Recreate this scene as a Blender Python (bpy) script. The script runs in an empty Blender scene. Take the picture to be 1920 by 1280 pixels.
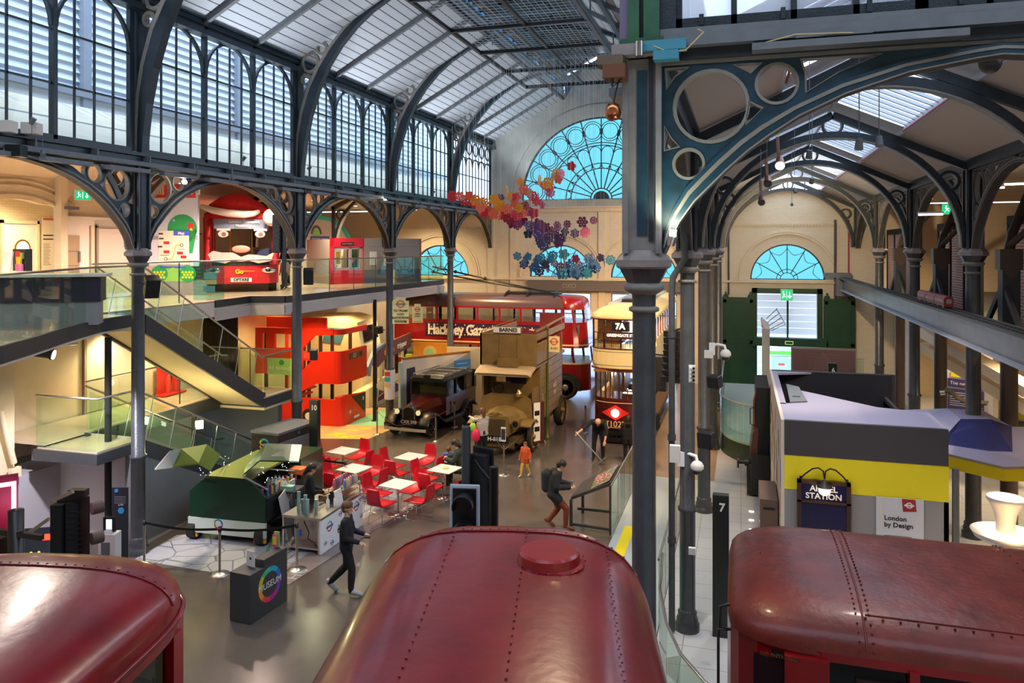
import bpy, math, random
from mathutils import Vector as V, Matrix
from math import sin, cos, pi, radians as R
random.seed(7)
SC = bpy.context.scene
COL = SC.collection

# ---------------------------------------------------------------- camera
cd = bpy.data.cameras.new('camera'); cam = bpy.data.objects.new('camera', cd); COL.objects.link(cam)
cd.sensor_width = 36; cd.lens = 27.0; cd.shift_y = -177.5/1920
cd.clip_end = 300; cd.clip_start = .05
cam.location = (0, 0, 6.4); cam.rotation_euler = (pi/2, 0, math.atan(429.5/1440))
SC.camera = cam
# ---------------------------------------------------------------- world: bright overcast sky
w = bpy.data.worlds.new('World'); SC.world = w; w.use_nodes = True
bg = w.node_tree.nodes['Background']; bg.inputs[0].default_value = (.64, .79, 1, 1); bg.inputs[1].default_value = 1.9
SC.view_settings.view_transform = 'Standard'; SC.view_settings.look = 'None'
SC.view_settings.gamma = 1; SC.view_settings.use_curve_mapping = False
SC.view_settings.exposure = 1.05
cy = SC.cycles
cy.max_bounces = 7; cy.diffuse_bounces = 3; cy.glossy_bounces = 3; cy.transmission_bounces = 4; cy.transparent_max_bounces = 16
cy.use_denoising = True; cy.sample_clamp_indirect = 4; cy.caustics_reflective = False; cy.caustics_refractive = False

def light(name, kind, loc, power, col=(1, 1, 1), size=.3, to=None, angle=None, sy=None, blend=.6):
    d = bpy.data.lights.new(name, kind); d.energy = power; d.color = col
    if kind == 'AREA':
        d.size = size
        if sy: d.shape = 'RECTANGLE'; d.size_y = sy
    else: d.shadow_soft_size = size
    if kind == 'SPOT': d.spot_size = R(angle or 70); d.spot_blend = blend
    o = bpy.data.objects.new(name, d); COL.objects.link(o); o.location = loc
    if to is not None: o.rotation_euler = (V(to)-V(loc)).to_track_quat('-Z', 'Y').to_euler()
    return o
WARM = (1, .62, .27); WW = (1, .78, .5); NW = (1, .88, .74); PK = (1, .72, .6); CYA = (.1, .6, 1)
# exhibition spots and wash lights hung from the lighting rails and ceilings (each one sits in a fixture built further down)
SPOTS = []
def spot(loc, to, power, col=NW, angle=70, size=.12, fix=True): SPOTS.append((loc, to, col, fix)); return light('spot_light', 'SPOT', loc, power, col, size, to, angle)
for y in (10.2, 16, 22, 28, 34): spot((-11.5, y, 8.62), (-8.6, y+.6, 13.2), 330, (.80, .90, 1), 120)
for y, t, p, c in ((10.4, (-6, 6.5, 1), 200, NW), (14.4, (-7.5, 13.5, 0), 650, WW), (15.6, (-9, 17, 0), 500, WW), (20.5, (-8.2, 19, 0), 600, WW), (24.7, (-6.5, 23.5, 2), 900, WARM), (26.8, (-9, 26, 1), 700, WARM), (29, (-9, 31.4, 3), 1100, WARM)):
    spot((-11.55, y, 7.95), t, p, c, 75)
for y, t, p, c in ((8.6, (-1.6, 4.5, 3.5), 260, WW), (11, (-4.3, 15, 0), 420, NW), (17, (-5.5, 22, 0), 650, WARM), (20, (-4, 26, 2), 1000, WARM), (24, (-6, 30, 2.5), 1000, WARM), (29, (-6, 35, 5), 600, WARM)):
    spot((-1.35, y, 7.9), t, p, c, 75)
spot((-11.5, 19, 8.66), (-5.8, 20.5, 12.3), 170, (.1, .62, 1), 50)
spot((1.2, 8.9, 7.4), (.9, 8.0, 3.4), 40, (.15, .55, 1), 26)  # cyan spot added for the blue highlight on the carriage roof
for loc, t, p, c in (((1.3, 16, 7.6), (-.2, 21, 0), 320, WW), ((1.2, 18.6, 7.6), (3, 15.5, 1.5), 260, NW), ((1.4, 23.5, 7.6), (2, 36.8, 5.5), 900, WW), ((1.5, 9.5, 7.5), (1.5, 8.2, 3.4), 90, NW), ((.9, 11.5, 7.6), (0, 15, 0), 220, NW)):
    spot(loc, t, p, c, 80)

# ---------------------------------------------------------------- materials
MATS = {}
def mat(name, c, rough=.5, metal=0, noise=0, nscale=8, bump=0, bscale=60, emit=None, es=1, coat=0, alpha=1, spec=None, c2=None):
    if name in MATS: return MATS[name]
    m = bpy.data.materials.new(name); m.use_nodes = True; nt = m.node_tree; b = nt.nodes['Principled BSDF']
    b.inputs['Base Color'].default_value = (*c, 1); b.inputs['Roughness'].default_value = rough; b.inputs['Metallic'].default_value = metal
    if coat: b.inputs['Coat Weight'].default_value = coat; b.inputs['Coat Roughness'].default_value = .12
    if spec is not None: b.inputs['Specular IOR Level'].default_value = spec
    if emit: b.inputs['Emission Color'].default_value = (*emit, 1); b.inputs['Emission Strength'].default_value = es
    tc = None
    def T():
        nonlocal tc
        if tc is None: tc = nt.nodes.new('ShaderNodeTexCoord')
        return tc.outputs['Object']
    if noise:
        n = nt.nodes.new('ShaderNodeTexNoise'); n.inputs['Scale'].default_value = nscale; n.inputs['Detail'].default_value = 5
        nt.links.new(T(), n.inputs['Vector'])
        mx = nt.nodes.new('ShaderNodeMix'); mx.data_type = 'RGBA'
        cc = c2 or tuple(max(0, x*(1-noise)) for x in c)
        mx.inputs[6].default_value = (*c, 1); mx.inputs[7].default_value = (*cc, 1)
        mr = nt.nodes.new('ShaderNodeMapRange'); mr.inputs[1].default_value = .35; mr.inputs[2].default_value = .68
        nt.links.new(n.outputs[0], mr.inputs[0]); nt.links.new(mr.outputs[0], mx.inputs[0]); nt.links.new(mx.outputs[2], b.inputs['Base Color'])
    if bump:
        n2 = nt.nodes.new('ShaderNodeTexNoise'); n2.inputs['Scale'].default_value = bscale; n2.inputs['Detail'].default_value = 3
        nt.links.new(T(), n2.inputs['Vector'])
        bp = nt.nodes.new('ShaderNodeBump'); bp.inputs['Strength'].default_value = bump; bp.inputs['Distance'].default_value = .02
        nt.links.new(n2.outputs[0], bp.inputs['Height']); nt.links.new(bp.outputs[0], b.inputs['Normal'])
    MATS[name] = m; return m
def glass(name, tint, refl=.06, rough=.02):
    """thin pane: straight-through tint plus a mirror reflection that grows at grazing angles"""
    if name in MATS: return MATS[name]
    m = bpy.data.materials.new(name); m.use_nodes = True; nt = m.node_tree
    for n in list(nt.nodes): nt.nodes.remove(n)
    o = nt.nodes.new('ShaderNodeOutputMaterial'); t = nt.nodes.new('ShaderNodeBsdfTransparent'); g = nt.nodes.new('ShaderNodeBsdfGlossy')
    t.inputs[0].default_value = (*tint, 1); g.inputs['Roughness'].default_value = rough
    lw = nt.nodes.new('ShaderNodeLayerWeight'); fr = nt.nodes.new('ShaderNodeMath'); fr.operation = 'POWER'; fr.inputs[1].default_value = 4.5; nt.links.new(lw.outputs['Facing'], fr.inputs[0])
    ma = nt.nodes.new('ShaderNodeMath'); ma.operation = 'MULTIPLY_ADD'; ma.inputs[1].default_value = .8; ma.inputs[2].default_value = refl*.3
    mx = nt.nodes.new('ShaderNodeMixShader'); L = nt.links.new
    L(fr.outputs[0], ma.inputs[0]); L(ma.outputs[0], mx.inputs[0]); L(t.outputs[0], mx.inputs[1]); L(g.outputs[0], mx.inputs[2]); L(mx.outputs[0], o.inputs[0])
    MATS[name] = m; return m
def frosted(name, tint, k=.5):
    """obscured glass: part clear, part scattering"""
    if name in MATS: return MATS[name]
    m = bpy.data.materials.new(name); m.use_nodes = True; nt = m.node_tree
    for n in list(nt.nodes): nt.nodes.remove(n)
    o = nt.nodes.new('ShaderNodeOutputMaterial'); t = nt.nodes.new('ShaderNodeBsdfTransparent'); g = nt.nodes.new('ShaderNodeBsdfTranslucent')
    t.inputs[0].default_value = (*tint, 1); g.inputs[0].default_value = (*tint, 1)
    mx = nt.nodes.new('ShaderNodeMixShader'); mx.inputs[0].default_value = k; L = nt.links.new
    L(t.outputs[0], mx.inputs[1]); L(g.outputs[0], mx.inputs[2]); L(mx.outputs[0], o.inputs[0])
    MATS[name] = m; return m
def tiles(name, c, cg, sx, sy, rough=.35, gap=.012, off=0, noise=.08, bump=.0, vec=None):
    if name in MATS: return MATS[name]
    m = mat(name, c, rough); nt = m.node_tree; b = nt.nodes['Principled BSDF']
    tc = nt.nodes.new('ShaderNodeTexCoord'); br = nt.nodes.new('ShaderNodeTexBrick'); mp = nt.nodes.new('ShaderNodeMapping')
    nt.links.new(tc.outputs['Object'], mp.inputs[0]); nt.links.new(mp.outputs[0], br.inputs['Vector'])
    if vec: mp.inputs['Rotation'].default_value = vec
    br.offset = off; br.inputs['Color1'].default_value = (*c, 1); br.inputs['Color2'].default_value = (*[x*(1-noise) for x in c], 1)
    br.inputs['Mortar'].default_value = (*cg, 1); br.inputs['Scale'].default_value = 1; br.inputs['Mortar Size'].default_value = gap
    br.inputs['Brick Width'].default_value = sx; br.inputs['Row Height'].default_value = sy
    nt.links.new(br.outputs['Color'], b.inputs['Base Color'])
    if bump:
        bp = nt.nodes.new('ShaderNodeBump'); bp.inputs['Strength'].default_value = bump; bp.inputs['Distance'].default_value = .01; bp.invert = True
        nt.links.new(br.outputs['Fac'], bp.inputs['Height']); nt.links.new(bp.outputs[0], b.inputs['Normal'])
    return m

IRON = mat('iron_blue_grey', (.018, .028, .038), .35, noise=.35, nscale=5, bump=.15)
IRONG = mat('iron_shaft_grey', (.060, .064, .072), .3, noise=.25, nscale=6, bump=.2, bscale=40)
IRONL = mat('iron_light_trim', (.24, .215, .185), .45, noise=.2)
IRONT = mat('iron_teal', (.008, .045, .075), .4, noise=.5, nscale=7)
IRONN = mat('iron_green', (.03, .12, .055), .4, noise=.4, nscale=4)
CAPM = mat('capital_stone_grey', (.30, .25, .235), .5, noise=.2)
GREYP = mat('painted_grey_steel', (.16, .17, .185), .45, noise=.15)
DGREY = mat('dark_grey_paint', (.035, .037, .042), .45)
BLACK = mat('black_paint', (.008, .008, .009), .35)
BLKM = mat('matt_black', (.012, .012, .013), .8)
RUB = mat('rubber', (.015, .014, .013), .75)
WHITE = mat('white_paint', (.78, .77, .74), .5)
CREAM = mat('cream_wall', (.80, .66, .46), .6, noise=.12, nscale=1.5)
CREAMB = tiles('cream_brick', (.80, .67, .47), (.66, .54, .37), .24, .08, .6, .006, .5, .05, bump=.25, vec=(-pi/2, 0, 0))
CREAMBX = tiles('cream_brick_side', (.80, .67, .47), (.66, .54, .37), .24, .08, .6, .006, .5, .05, bump=.25, vec=(-pi/2, -pi/2, 0))
GABLE = mat('gable_plaster', (.52, .52, .46), .7, noise=.3, nscale=1.2, bump=.3, bscale=25)
PINKW = mat('pale_wall', (.82, .72, .63), .55)
LILAC = mat('grey_lilac_board', (.56, .53, .56), .6, bump=.1, bscale=200)
CEILM = mat('aisle_ceiling', (.50, .44, .39), .8, bump=.25, bscale=150)
STEEL = mat('brushed_steel', (.55, .53, .50), .3, 1)
CHROME = mat('chrome', (.75, .74, .72), .12, 1)
BRASS = mat('brass', (.75, .52, .2), .25, 1)
REDP = mat('bus_red', (.30, .005, .008), .28, coat=.5, noise=.25, nscale=2.2)
ROOFR = mat('bus_roof_red', (.19, .004, .010), .3, coat=.35, noise=.35, nscale=2.5, bump=.12, bscale=9)
ROOFB = mat('car_roof_oxide_red', (.20, .028, .018), .4, coat=.12, noise=.4, nscale=3, bump=.35, bscale=11, spec=.3)
SEAT = mat('cafe_chair_red', (.55, .008, .02), .35)
TABW = mat('table_white', (.78, .74, .68), .3)
KHAKI = mat('khaki_paint', (.20, .125, .032), .5, noise=.25, nscale=3)
KHAKID = mat('khaki_dark', (.10, .065, .02), .6)
TRAMC = mat('tram_cream', (.80, .66, .34), .35)
TRAMB = mat('tram_maroon', (.085, .008, .008), .25, coat=.5)
WOOD = mat('varnished_wood', (.36, .16, .04), .35, noise=.4, nscale=6)
DWOOD = mat('dark_wood', (.06, .022, .012), .4, noise=.3)
TAXI = mat('taxi_maroon', (.06, .006, .008), .2, coat=.6)
GREEN = mat('door_green', (.006, .055, .018), .4, noise=.3, nscale=2)
GREENB = mat('truck_green', (.004, .045, .018), .3, coat=.3)
GREENO = mat('olive_green_panel', (.14, .20, .035), .3, coat=.3)
PLAYR = mat('play_red', (.78, .025, .008), .4)
PLAYC = mat('play_cream', (.85, .72, .45), .5)
YEL = mat('yellow_board', (.88, .74, .015), .5)
NAVY = mat('navy_enamel', (.008, .007, .05), .25)
PURP = mat('lavender_roof_board', (.36, .34, .50), .55, bump=.05, bscale=200)
SKIN = mat('skin', (.62, .34, .22), .5)
GLS = glass('clear_glass', (.95, .97, .96))
GLG = glass('green_glass', (.86, .95, .885), .08)
GLW = glass('window_glass', (.92, .97, 1.0))
GLC = glass('cyan_film_glass', (.29, .52, .53), .02)
GLD = glass('vehicle_glass', (.72, .74, .70), .12)
GLDK = mat('dark_glass', (.012, .014, .016), .06)
def emis(name, c, s): return mat(name, (0, 0, 0), .5, emit=c, es=s)
LAMPW = emis('lamp_warm', (1, .82, .55), 14)
LAMPC = emis('lamp_white', (1, .95, .9), 10)
INK = {}
def ink(c, n=None):
    k = tuple(round(x, 3) for x in c)
    return mat('paint_%02d_%02d_%02d' % tuple(int(x*99) for x in k), c, .5)

# ---------------------------------------------------------------- mesh builder
class MB:
    def __init__(s, T=None): s.v = []; s.f = []; s.m = []; s.sm = []; s.mats = []; s.cur = 0; s.T = T
    def mt(s, m):
        if m not in s.mats: s.mats.append(m)
        s.cur = s.mats.index(m); return s
    def add(s, vs, fs, smooth=False):
        n = len(s.v); T = s.T
        s.v += [tuple(T @ V(p)) if T else tuple(p) for p in vs]
        s.f += [tuple(n+i for i in f) for f in fs]; s.m += [s.cur]*len(fs); s.sm += [smooth]*len(fs); return s
    def b2(s, x0, y0, z0, x1, y1, z1):
        return s.add([(x0,y0,z0),(x1,y0,z0),(x1,y1,z0),(x0,y1,z0),(x0,y0,z1),(x1,y0,z1),(x1,y1,z1),(x0,y1,z1)],
            [(0,3,2,1),(4,5,6,7),(0,1,5,4),(1,2,6,5),(2,3,7,6),(3,0,4,7)])
    def box(s, c, d): return s.b2(c[0]-d[0]/2, c[1]-d[1]/2, c[2]-d[2]/2, c[0]+d[0]/2, c[1]+d[1]/2, c[2]+d[2]/2)
    def bar(s, a, b, w, h=None, up=(0, 0, 1)):
        """square-section bar from a to b; w is measured sideways, h along up"""
        h = h or w; a, b = V(a), V(b); d = (b-a).normalized(); u = V(up)
        if abs(d.dot(u)) > .999: u = V((0, 1, 0))
        x = d.cross(u).normalized(); u = x.cross(d)
        vs = [p+x*i*w/2+u*j*h/2 for p in (a, b) for i, j in ((-1,-1),(1,-1),(1,1),(-1,1))]
        return s.add(vs, [(0,1,2,3),(7,6,5,4),(0,4,5,1),(1,5,6,2),(2,6,7,3),(3,7,4,0)])
    def cyl(s, a, b, r, r2=None, n=14, caps=True, smooth=True):
        r2 = r if r2 is None else r2; a, b = V(a), V(b); d = (b-a).normalized(); u = V((0,0,1)) if abs(d.z) < .99 else V((0,1,0))
        x = d.cross(u).normalized(); y = x.cross(d)
        vs = [a+(x*cos(t)+y*sin(t))*r for t in [2*pi*i/n for i in range(n)]] + [b+(x*cos(t)+y*sin(t))*r2 for t in [2*pi*i/n for i in range(n)]]
        s.add(vs, [(i, (i+1) % n, n+(i+1) % n, n+i) for i in range(n)], smooth)
        if caps:
            s.add(vs[:n], [tuple(range(n))][::-1]); s.add(vs[n:], [tuple(range(n))[::-1]])
        return s
    def tube(s, pts, r, n=8, closed=False):
        pts = [V(p) for p in pts]; N = len(pts); vs = []; pu = None
        for i, p in enumerate(pts):
            a = pts[(i-1) % N] if (i or closed) else p; b = pts[(i+1) % N] if (i < N-1 or closed) else p
            d = (b-a).normalized()
            if pu is None: pu = V((0,0,1)) if abs(d.z) < .9 else V((1,0,0))
            x = d.cross(pu).normalized(); pu = x.cross(d)
            rr = r[i] if isinstance(r, (list, tuple)) else r
            vs += [p+(x*cos(2*pi*k/n)+pu*sin(2*pi*k/n))*rr for k in range(n)]
        fs = []
        for i in range(N if closed else N-1):
            j = (i+1) % N; fs += [(i*n+k, i*n+(k+1) % n, j*n+(k+1) % n, j*n+k) for k in range(n)]
        s.add(vs, fs, True)
        if not closed: s.add(vs[:n], [tuple(range(n))[::-1]]); s.add(vs[-n:], [tuple(range(n))])
        return s
    def lathe(s, prof, c=(0, 0, 0), n=20, smooth=True, a0=0):
        vs = [(c[0]+r*cos(a0+2*pi*k/n), c[1]+r*sin(a0+2*pi*k/n), c[2]+z) for r, z in prof for k in range(n)]
        fs = [(i*n+k, i*n+(k+1) % n, (i+1)*n+(k+1) % n, (i+1)*n+k) for i in range(len(prof)-1) for k in range(n)]
        s.add(vs, fs, smooth)
        if prof[0][0] > 1e-4: s.add(vs[:n], [tuple(range(n))[::-1]])
        if prof[-1][0] > 1e-4: s.add(vs[-n:], [tuple(range(n))])
        return s
    def sph(s, c, r, n=12, m=8):
        rx, ry, rz = (r, r, r) if not isinstance(r, (tuple, list)) else r
        vs = [(c[0], c[1], c[2]-rz)]
        for j in range(1, m):
            t = pi*j/m-pi/2
            vs += [(c[0]+rx*cos(t)*cos(2*pi*k/n), c[1]+ry*cos(t)*sin(2*pi*k/n), c[2]+rz*sin(t)) for k in range(n)]
        vs.append((c[0], c[1], c[2]+rz)); L = len(vs)-1
        fs = [(0, 1+(k+1) % n, 1+k) for k in range(n)] + [(L, L-n+k, L-n+(k+1) % n) for k in range(n)]
        fs += [(1+j*n+k, 1+j*n+(k+1) % n, 1+(j+1)*n+(k+1) % n, 1+(j+1)*n+k) for j in range(m-2) for k in range(n)]
        return s.add(vs, fs, True)
    def loft(s, secs, caps=True, smooth=True, closed=True):
        n = len(secs[0]); vs = [p for q in secs for p in q]; kk = n if closed else n-1
        s.add(vs, [(i*n+k, i*n+(k+1) % n, (i+1)*n+(k+1) % n, (i+1)*n+k) for i in range(len(secs)-1) for k in range(kk)], smooth)
        if caps: s.add(secs[0], [tuple(range(n))[::-1]]); s.add(secs[-1], [tuple(range(n))])
        return s
    def prism(s, poly, a, b, ax='y', smooth=False):
        """2-D outline (in the two other axes) pushed from a to b along ax"""
        f = {'y': lambda p, t: (p[0], t, p[1]), 'x': lambda p, t: (t, p[0], p[1]), 'z': lambda p, t: (p[0], p[1], t)}[ax]
        n = len(poly); vs = [f(p, a) for p in poly]+[f(p, b) for p in poly]
        s.add(vs[:n], [tuple(range(n))]); s.add(vs[n:], [tuple(range(n))[::-1]])
        return s.add(vs, [(i, n+i, n+(i+1) % n, (i+1) % n) for i in range(n)], smooth)
    def quad(s, *p): return s.add(p, [tuple(range(len(p)))])
    def sweep(s, prof, w, y0, ax='y'):
        """band between two 2-D polylines prof=(outer, inner), thickness w about y0"""
        o, i = prof; n = len(o)
        f = {'y': lambda p, t: (p[0], t, p[1]), 'x': lambda p, t: (t, p[0], p[1]), 'z': lambda p, t: (p[0], p[1], t)}[ax]
        vs = [f(p, y0-w/2) for p in o]+[f(p, y0-w/2) for p in i]+[f(p, y0+w/2) for p in o]+[f(p, y0+w/2) for p in i]
        fs = []
        for k in range(n-1):
            fs += [(k, k+1, n+k+1, n+k), (2*n+k, 3*n+k, 3*n+k+1, 2*n+k+1), (k, 2*n+k, 2*n+k+1, k+1), (n+k, n+k+1, 3*n+k+1, 3*n+k)]
        fs += [(0, n, 3*n, 2*n), (n-1, 3*n-1, 4*n-1, 2*n-1)]
        return s.add(vs, fs)
    def ring(s, c, r0, r1, w, ax='y', n=28):
        """flat ring; c is a 3-D centre, w its thickness along ax"""
        i0 = {'y': (0, 2, 1), 'x': (1, 2, 0), 'z': (0, 1, 2)}[ax]; u, v = c[i0[0]], c[i0[1]]
        o = [(u+r1*cos(2*pi*k/n), v+r1*sin(2*pi*k/n)) for k in range(n+1)]; i = [(u+r0*cos(2*pi*k/n), v+r0*sin(2*pi*k/n)) for k in range(n+1)]
        return s.sweep((o, i), w, c[i0[2]], ax)
    def join(s, me, T=None, m=None):
        if m: s.mt(m)
        return s.add([(T @ v.co) if T else v.co for v in me.vertices], [tuple(p.vertices) for p in me.polygons])
    def mesh(s, name):
        me = bpy.data.meshes.new(name); me.from_pydata(s.v, [], s.f)
        for m in s.mats: me.materials.append(m)
        me.polygons.foreach_set('material_index', s.m); me.polygons.foreach_set('use_smooth', s.sm); me.update(); return me
    def build(s, name, parent=None, mat=None, loc=None, **kw):
        if mat and not s.mats: s.mats = [mat]
        o = bpy.data.objects.new(name, s.mesh(name)); COL.objects.link(o)
        if parent: o.parent = parent
        if loc: o.location = loc
        return tag(o, **kw)
def tag(o, label=None, cat=None, group=None, kind=None):
    if label: o['label'] = label
    if cat: o['category'] = cat
    if group: o['group'] = group
    if kind: o['kind'] = kind
    return o
def thing(name, label, cat, loc=(0, 0, 0), rz=0, group=None):
    o = bpy.data.objects.new(name, None); COL.objects.link(o); o.location = loc; o.rotation_euler = (0, 0, rz); o.empty_display_size = .1
    return tag(o, label, cat, group)
def struct(mb, name, mat=None, **kw): return mb.build(name, None, mat, kind='structure')
def bev(o, w=.01, seg=2, ang=40):
    m = o.modifiers.new('bevel', 'BEVEL'); m.width = w; m.segments = seg; m.limit_method = 'ANGLE'; m.angle_limit = R(ang); return o
def dup(o, loc=None, rz=None, label=None, parent=None):
    c = o.copy(); COL.objects.link(c)
    if parent is not None: c.parent = parent
    if loc is not None: c.location = loc
    if rz is not None: c.rotation_euler = (0, 0, rz)
    if label: c['label'] = label
    for ch in list(o.children): dup(ch, parent=c)
    return c
def plate(outlines, depth):
    """flat plate with holes: even-odd filled outlines in XY, thickness depth, as a mesh"""
    cu = bpy.data.curves.new('plate', 'CURVE'); cu.dimensions = '2D'; cu.fill_mode = 'BOTH'; cu.extrude = depth/2
    for ol in outlines:
        sp = cu.splines.new('POLY'); sp.points.add(len(ol)-1)
        for k, p in enumerate(ol): sp.points[k].co = (p[0], p[1], 0, 1)
        sp.use_cyclic_u = True
    o = bpy.data.objects.new('plate', cu); me = bpy.data.meshes.new_from_object(o)
    bpy.data.objects.remove(o); bpy.data.curves.remove(cu); return me
def circ(c, r, n=24): return [(c[0]+r*cos(2*pi*k/n), c[1]+r*sin(2*pi*k/n)) for k in range(n)]
TXT = {}
def text(s, size, depth=.004, align='CENTER', bold=0, sx=1, shear=0, space=1):
    k = (s, size, depth, align, bold, sx, shear, space)
    if k in TXT: return TXT[k]
    cu = bpy.data.curves.new('lettering', 'FONT'); cu.body = s; cu.size = size; cu.extrude = depth/2; cu.align_x = align; cu.align_y = 'CENTER'
    cu.offset = bold; cu.shear = shear; cu.resolution_u = 3; cu.space_character = space
    o = bpy.data.objects.new('lettering', cu); me = bpy.data.meshes.new_from_object(o)
    bpy.data.objects.remove(o)
    if sx != 1:
        for v in me.vertices: v.co.x *= sx
    TXT[k] = me; return me
def face(p, right, up=(0, 0, 1)):
    """matrix putting XY artwork at p with its x along right and its y along up"""
    r = V(right).normalized(); u = V(up).normalized(); n = r.cross(u); u = n.cross(r)
    M = Matrix.Identity(4)
    for i in range(3): M[i][0] = r[i]; M[i][1] = u[i]; M[i][2] = n[i]; M[i][3] = p[i]
    return M
def Rz(a, loc=(0, 0, 0)): return Matrix.Translation(V(loc)) @ Matrix.Rotation(a, 4, 'Z')
def pieces(t, name, mt_, boxes):
    for b in boxes: MB().b2(*b).build(name, t, mt_)
def lerp(a, b, t): return a+(b-a)*t
ORD = ['', 'first', 'second', 'third', 'fourth', 'fifth', 'sixth', 'seventh', 'eighth', 'ninth', 'tenth', 'eleventh', 'twelfth', 'thirteenth', 'fourteenth', 'fifteenth',
       'sixteenth', 'seventeenth', 'eighteenth', 'nineteenth', 'twentieth', 'twenty-first', 'twenty-second', 'twenty-third', 'twenty-fourth', 'twenty-fifth', 'twenty-sixth']
# ================================================================ THE BUILDING
XL, XM, XR, YW = -12.08, -.86, 4.91, 36.85
NC, AC, LC = (XL+XM)/2, (XM+XR)/2, XL-2.885
FR = [7.15, 13.15, 19.15, 25.15, 31.15]
# floor
FLOOR = mat('floor_grey_resin', (.122, .103, .088), .2, noise=.28, nscale=.7)
FLOORB = tiles('floor_pale_tiles', (.52, .52, .54), (.25, .25, .27), .9, .6, .3, .008, 0, .06)
FLW = mat('floor_warm_lit', (.36, .25, .16), .24, noise=.15, nscale=.8)  # warm light on the concrete floor put into its base colour
struct(MB(), 'floor')if 0 else None
m = MB(); m.mt(FLOOR).b2(-26, -4, -.3, 13.4, 37.3, 0); m.mt(FLW).b2(-2.75, 21.65, 0, 4.9, 36.85, .004)
m.mt(FLOORB).b2(-1.32, 8, 0, 13, 21.65, .004); m.b2(-.7, 21.65, 0, 13, 36.85, .006); m.mt(mat('ramp_blue_grey', (.45, .52, .56), .4)).b2(-2.72, 12, 0, -1.34, 21.65, .006)
m.mt(YEL).b2(-2.55, 15.2, .006, -2.32, 17.6, .009); struct(m, 'floor')
# end wall with its half-round windows
def half(c, r, n=28): return [(c[0]+r*cos(pi*k/n), c[1]+r*sin(pi*k/n)) for k in range(n+1)]
WIN = [(-8.5, 4.92, 1.57), (-4.45, 4.92, 1.57), (2.0, 4.92, 1.6), (-14.86, 4.92, 1.57)]
low = [(-26, 0), (13, 0), (13, 8.25), (4.91, 8.25), (3.45, 8.93), (.6, 8.93), (-.86, 8.25), (-12.08, 8.25), (-14.97, 9.6), (-17.85, 8.25), (-26, 8.25)]
WY = Matrix(((1,0,0,0),(0,0,1,0),(0,1,0,0),(0,0,0,1)))   # XY artwork into the XZ plane
holes = [half((a, b), r) for a, b, r in WIN]
holes += [[(-9.95, .05), (-7.0, .05), (-7.0, 4.15), (-9.95, 4.15)], [(-6.0, .05), (-2.9, .05), (-2.9, 4.15), (-6.0, 4.15)], [(.62, .0), (3.25, .0), (3.25, 4.35), (.62, 4.35)]]
m = MB(); m.join(plate([low]+holes, .4), Matrix.Translation((0, YW+.2, 0)) @ WY, CREAMB)
up = [(-12.08, 8.25), (-.86, 8.25), (-.86, 11.74), (-4.66, 13.86), (-4.66, 14.7), (-6.47, 15.6), (-8.3, 14.7), (-8.3, 13.86), (-12.08, 11.74)]
m.join(plate([up, half((-6.5, 8.71), 3.98, 48)], .4), Matrix.Translation((0, YW+.2, 0)) @ WY, GABLE)
m.mt(CREAM)
m.b2(-12, YW-.12, 8.12, -.9, YW+.05, 8.3); m.b2(-12, YW-.2, 8.3, -.9, YW+.05, 8.36)      # cornice under the fan window
for a, b in ((-17.8, -.9), (-.8, 4.9)): m.b2(a, YW-.14, 4.76, b, YW+.02, 4.86)
for c, z, r in WIN:   # moulded archivolts
    for dr, t in ((.62, .05), (.52, .09)):
        o = half((c, z), r+dr); i = half((c, z), r+dr-.08); m.sweep((o, i), t*2, YW)
o = half((-6.5, 8.71), 4.6, 40); i = half((-6.5, 8.71), 4.5, 40); m.mt(GABLE).sweep((o, i), .12, YW)
m.mt(CREAM)
for x in (-12.08, -10.9, -6.45, -.86): m.b2(x-.16, YW-.1, 0, x+.16, YW, 8.1)
for a, b in ((-.8, 4.8), (-17.8, -12.1)):
    m.b2(a, YW-.05, 7.42, b, YW, 7.5)
    for k in range(40): x = a+.1+(b-a-.2)*k/39; m.b2(x-.04, YW-.05, 7.34, x+.04, YW, 7.42)   # dentils
struct(m, 'wall_back')
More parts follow.
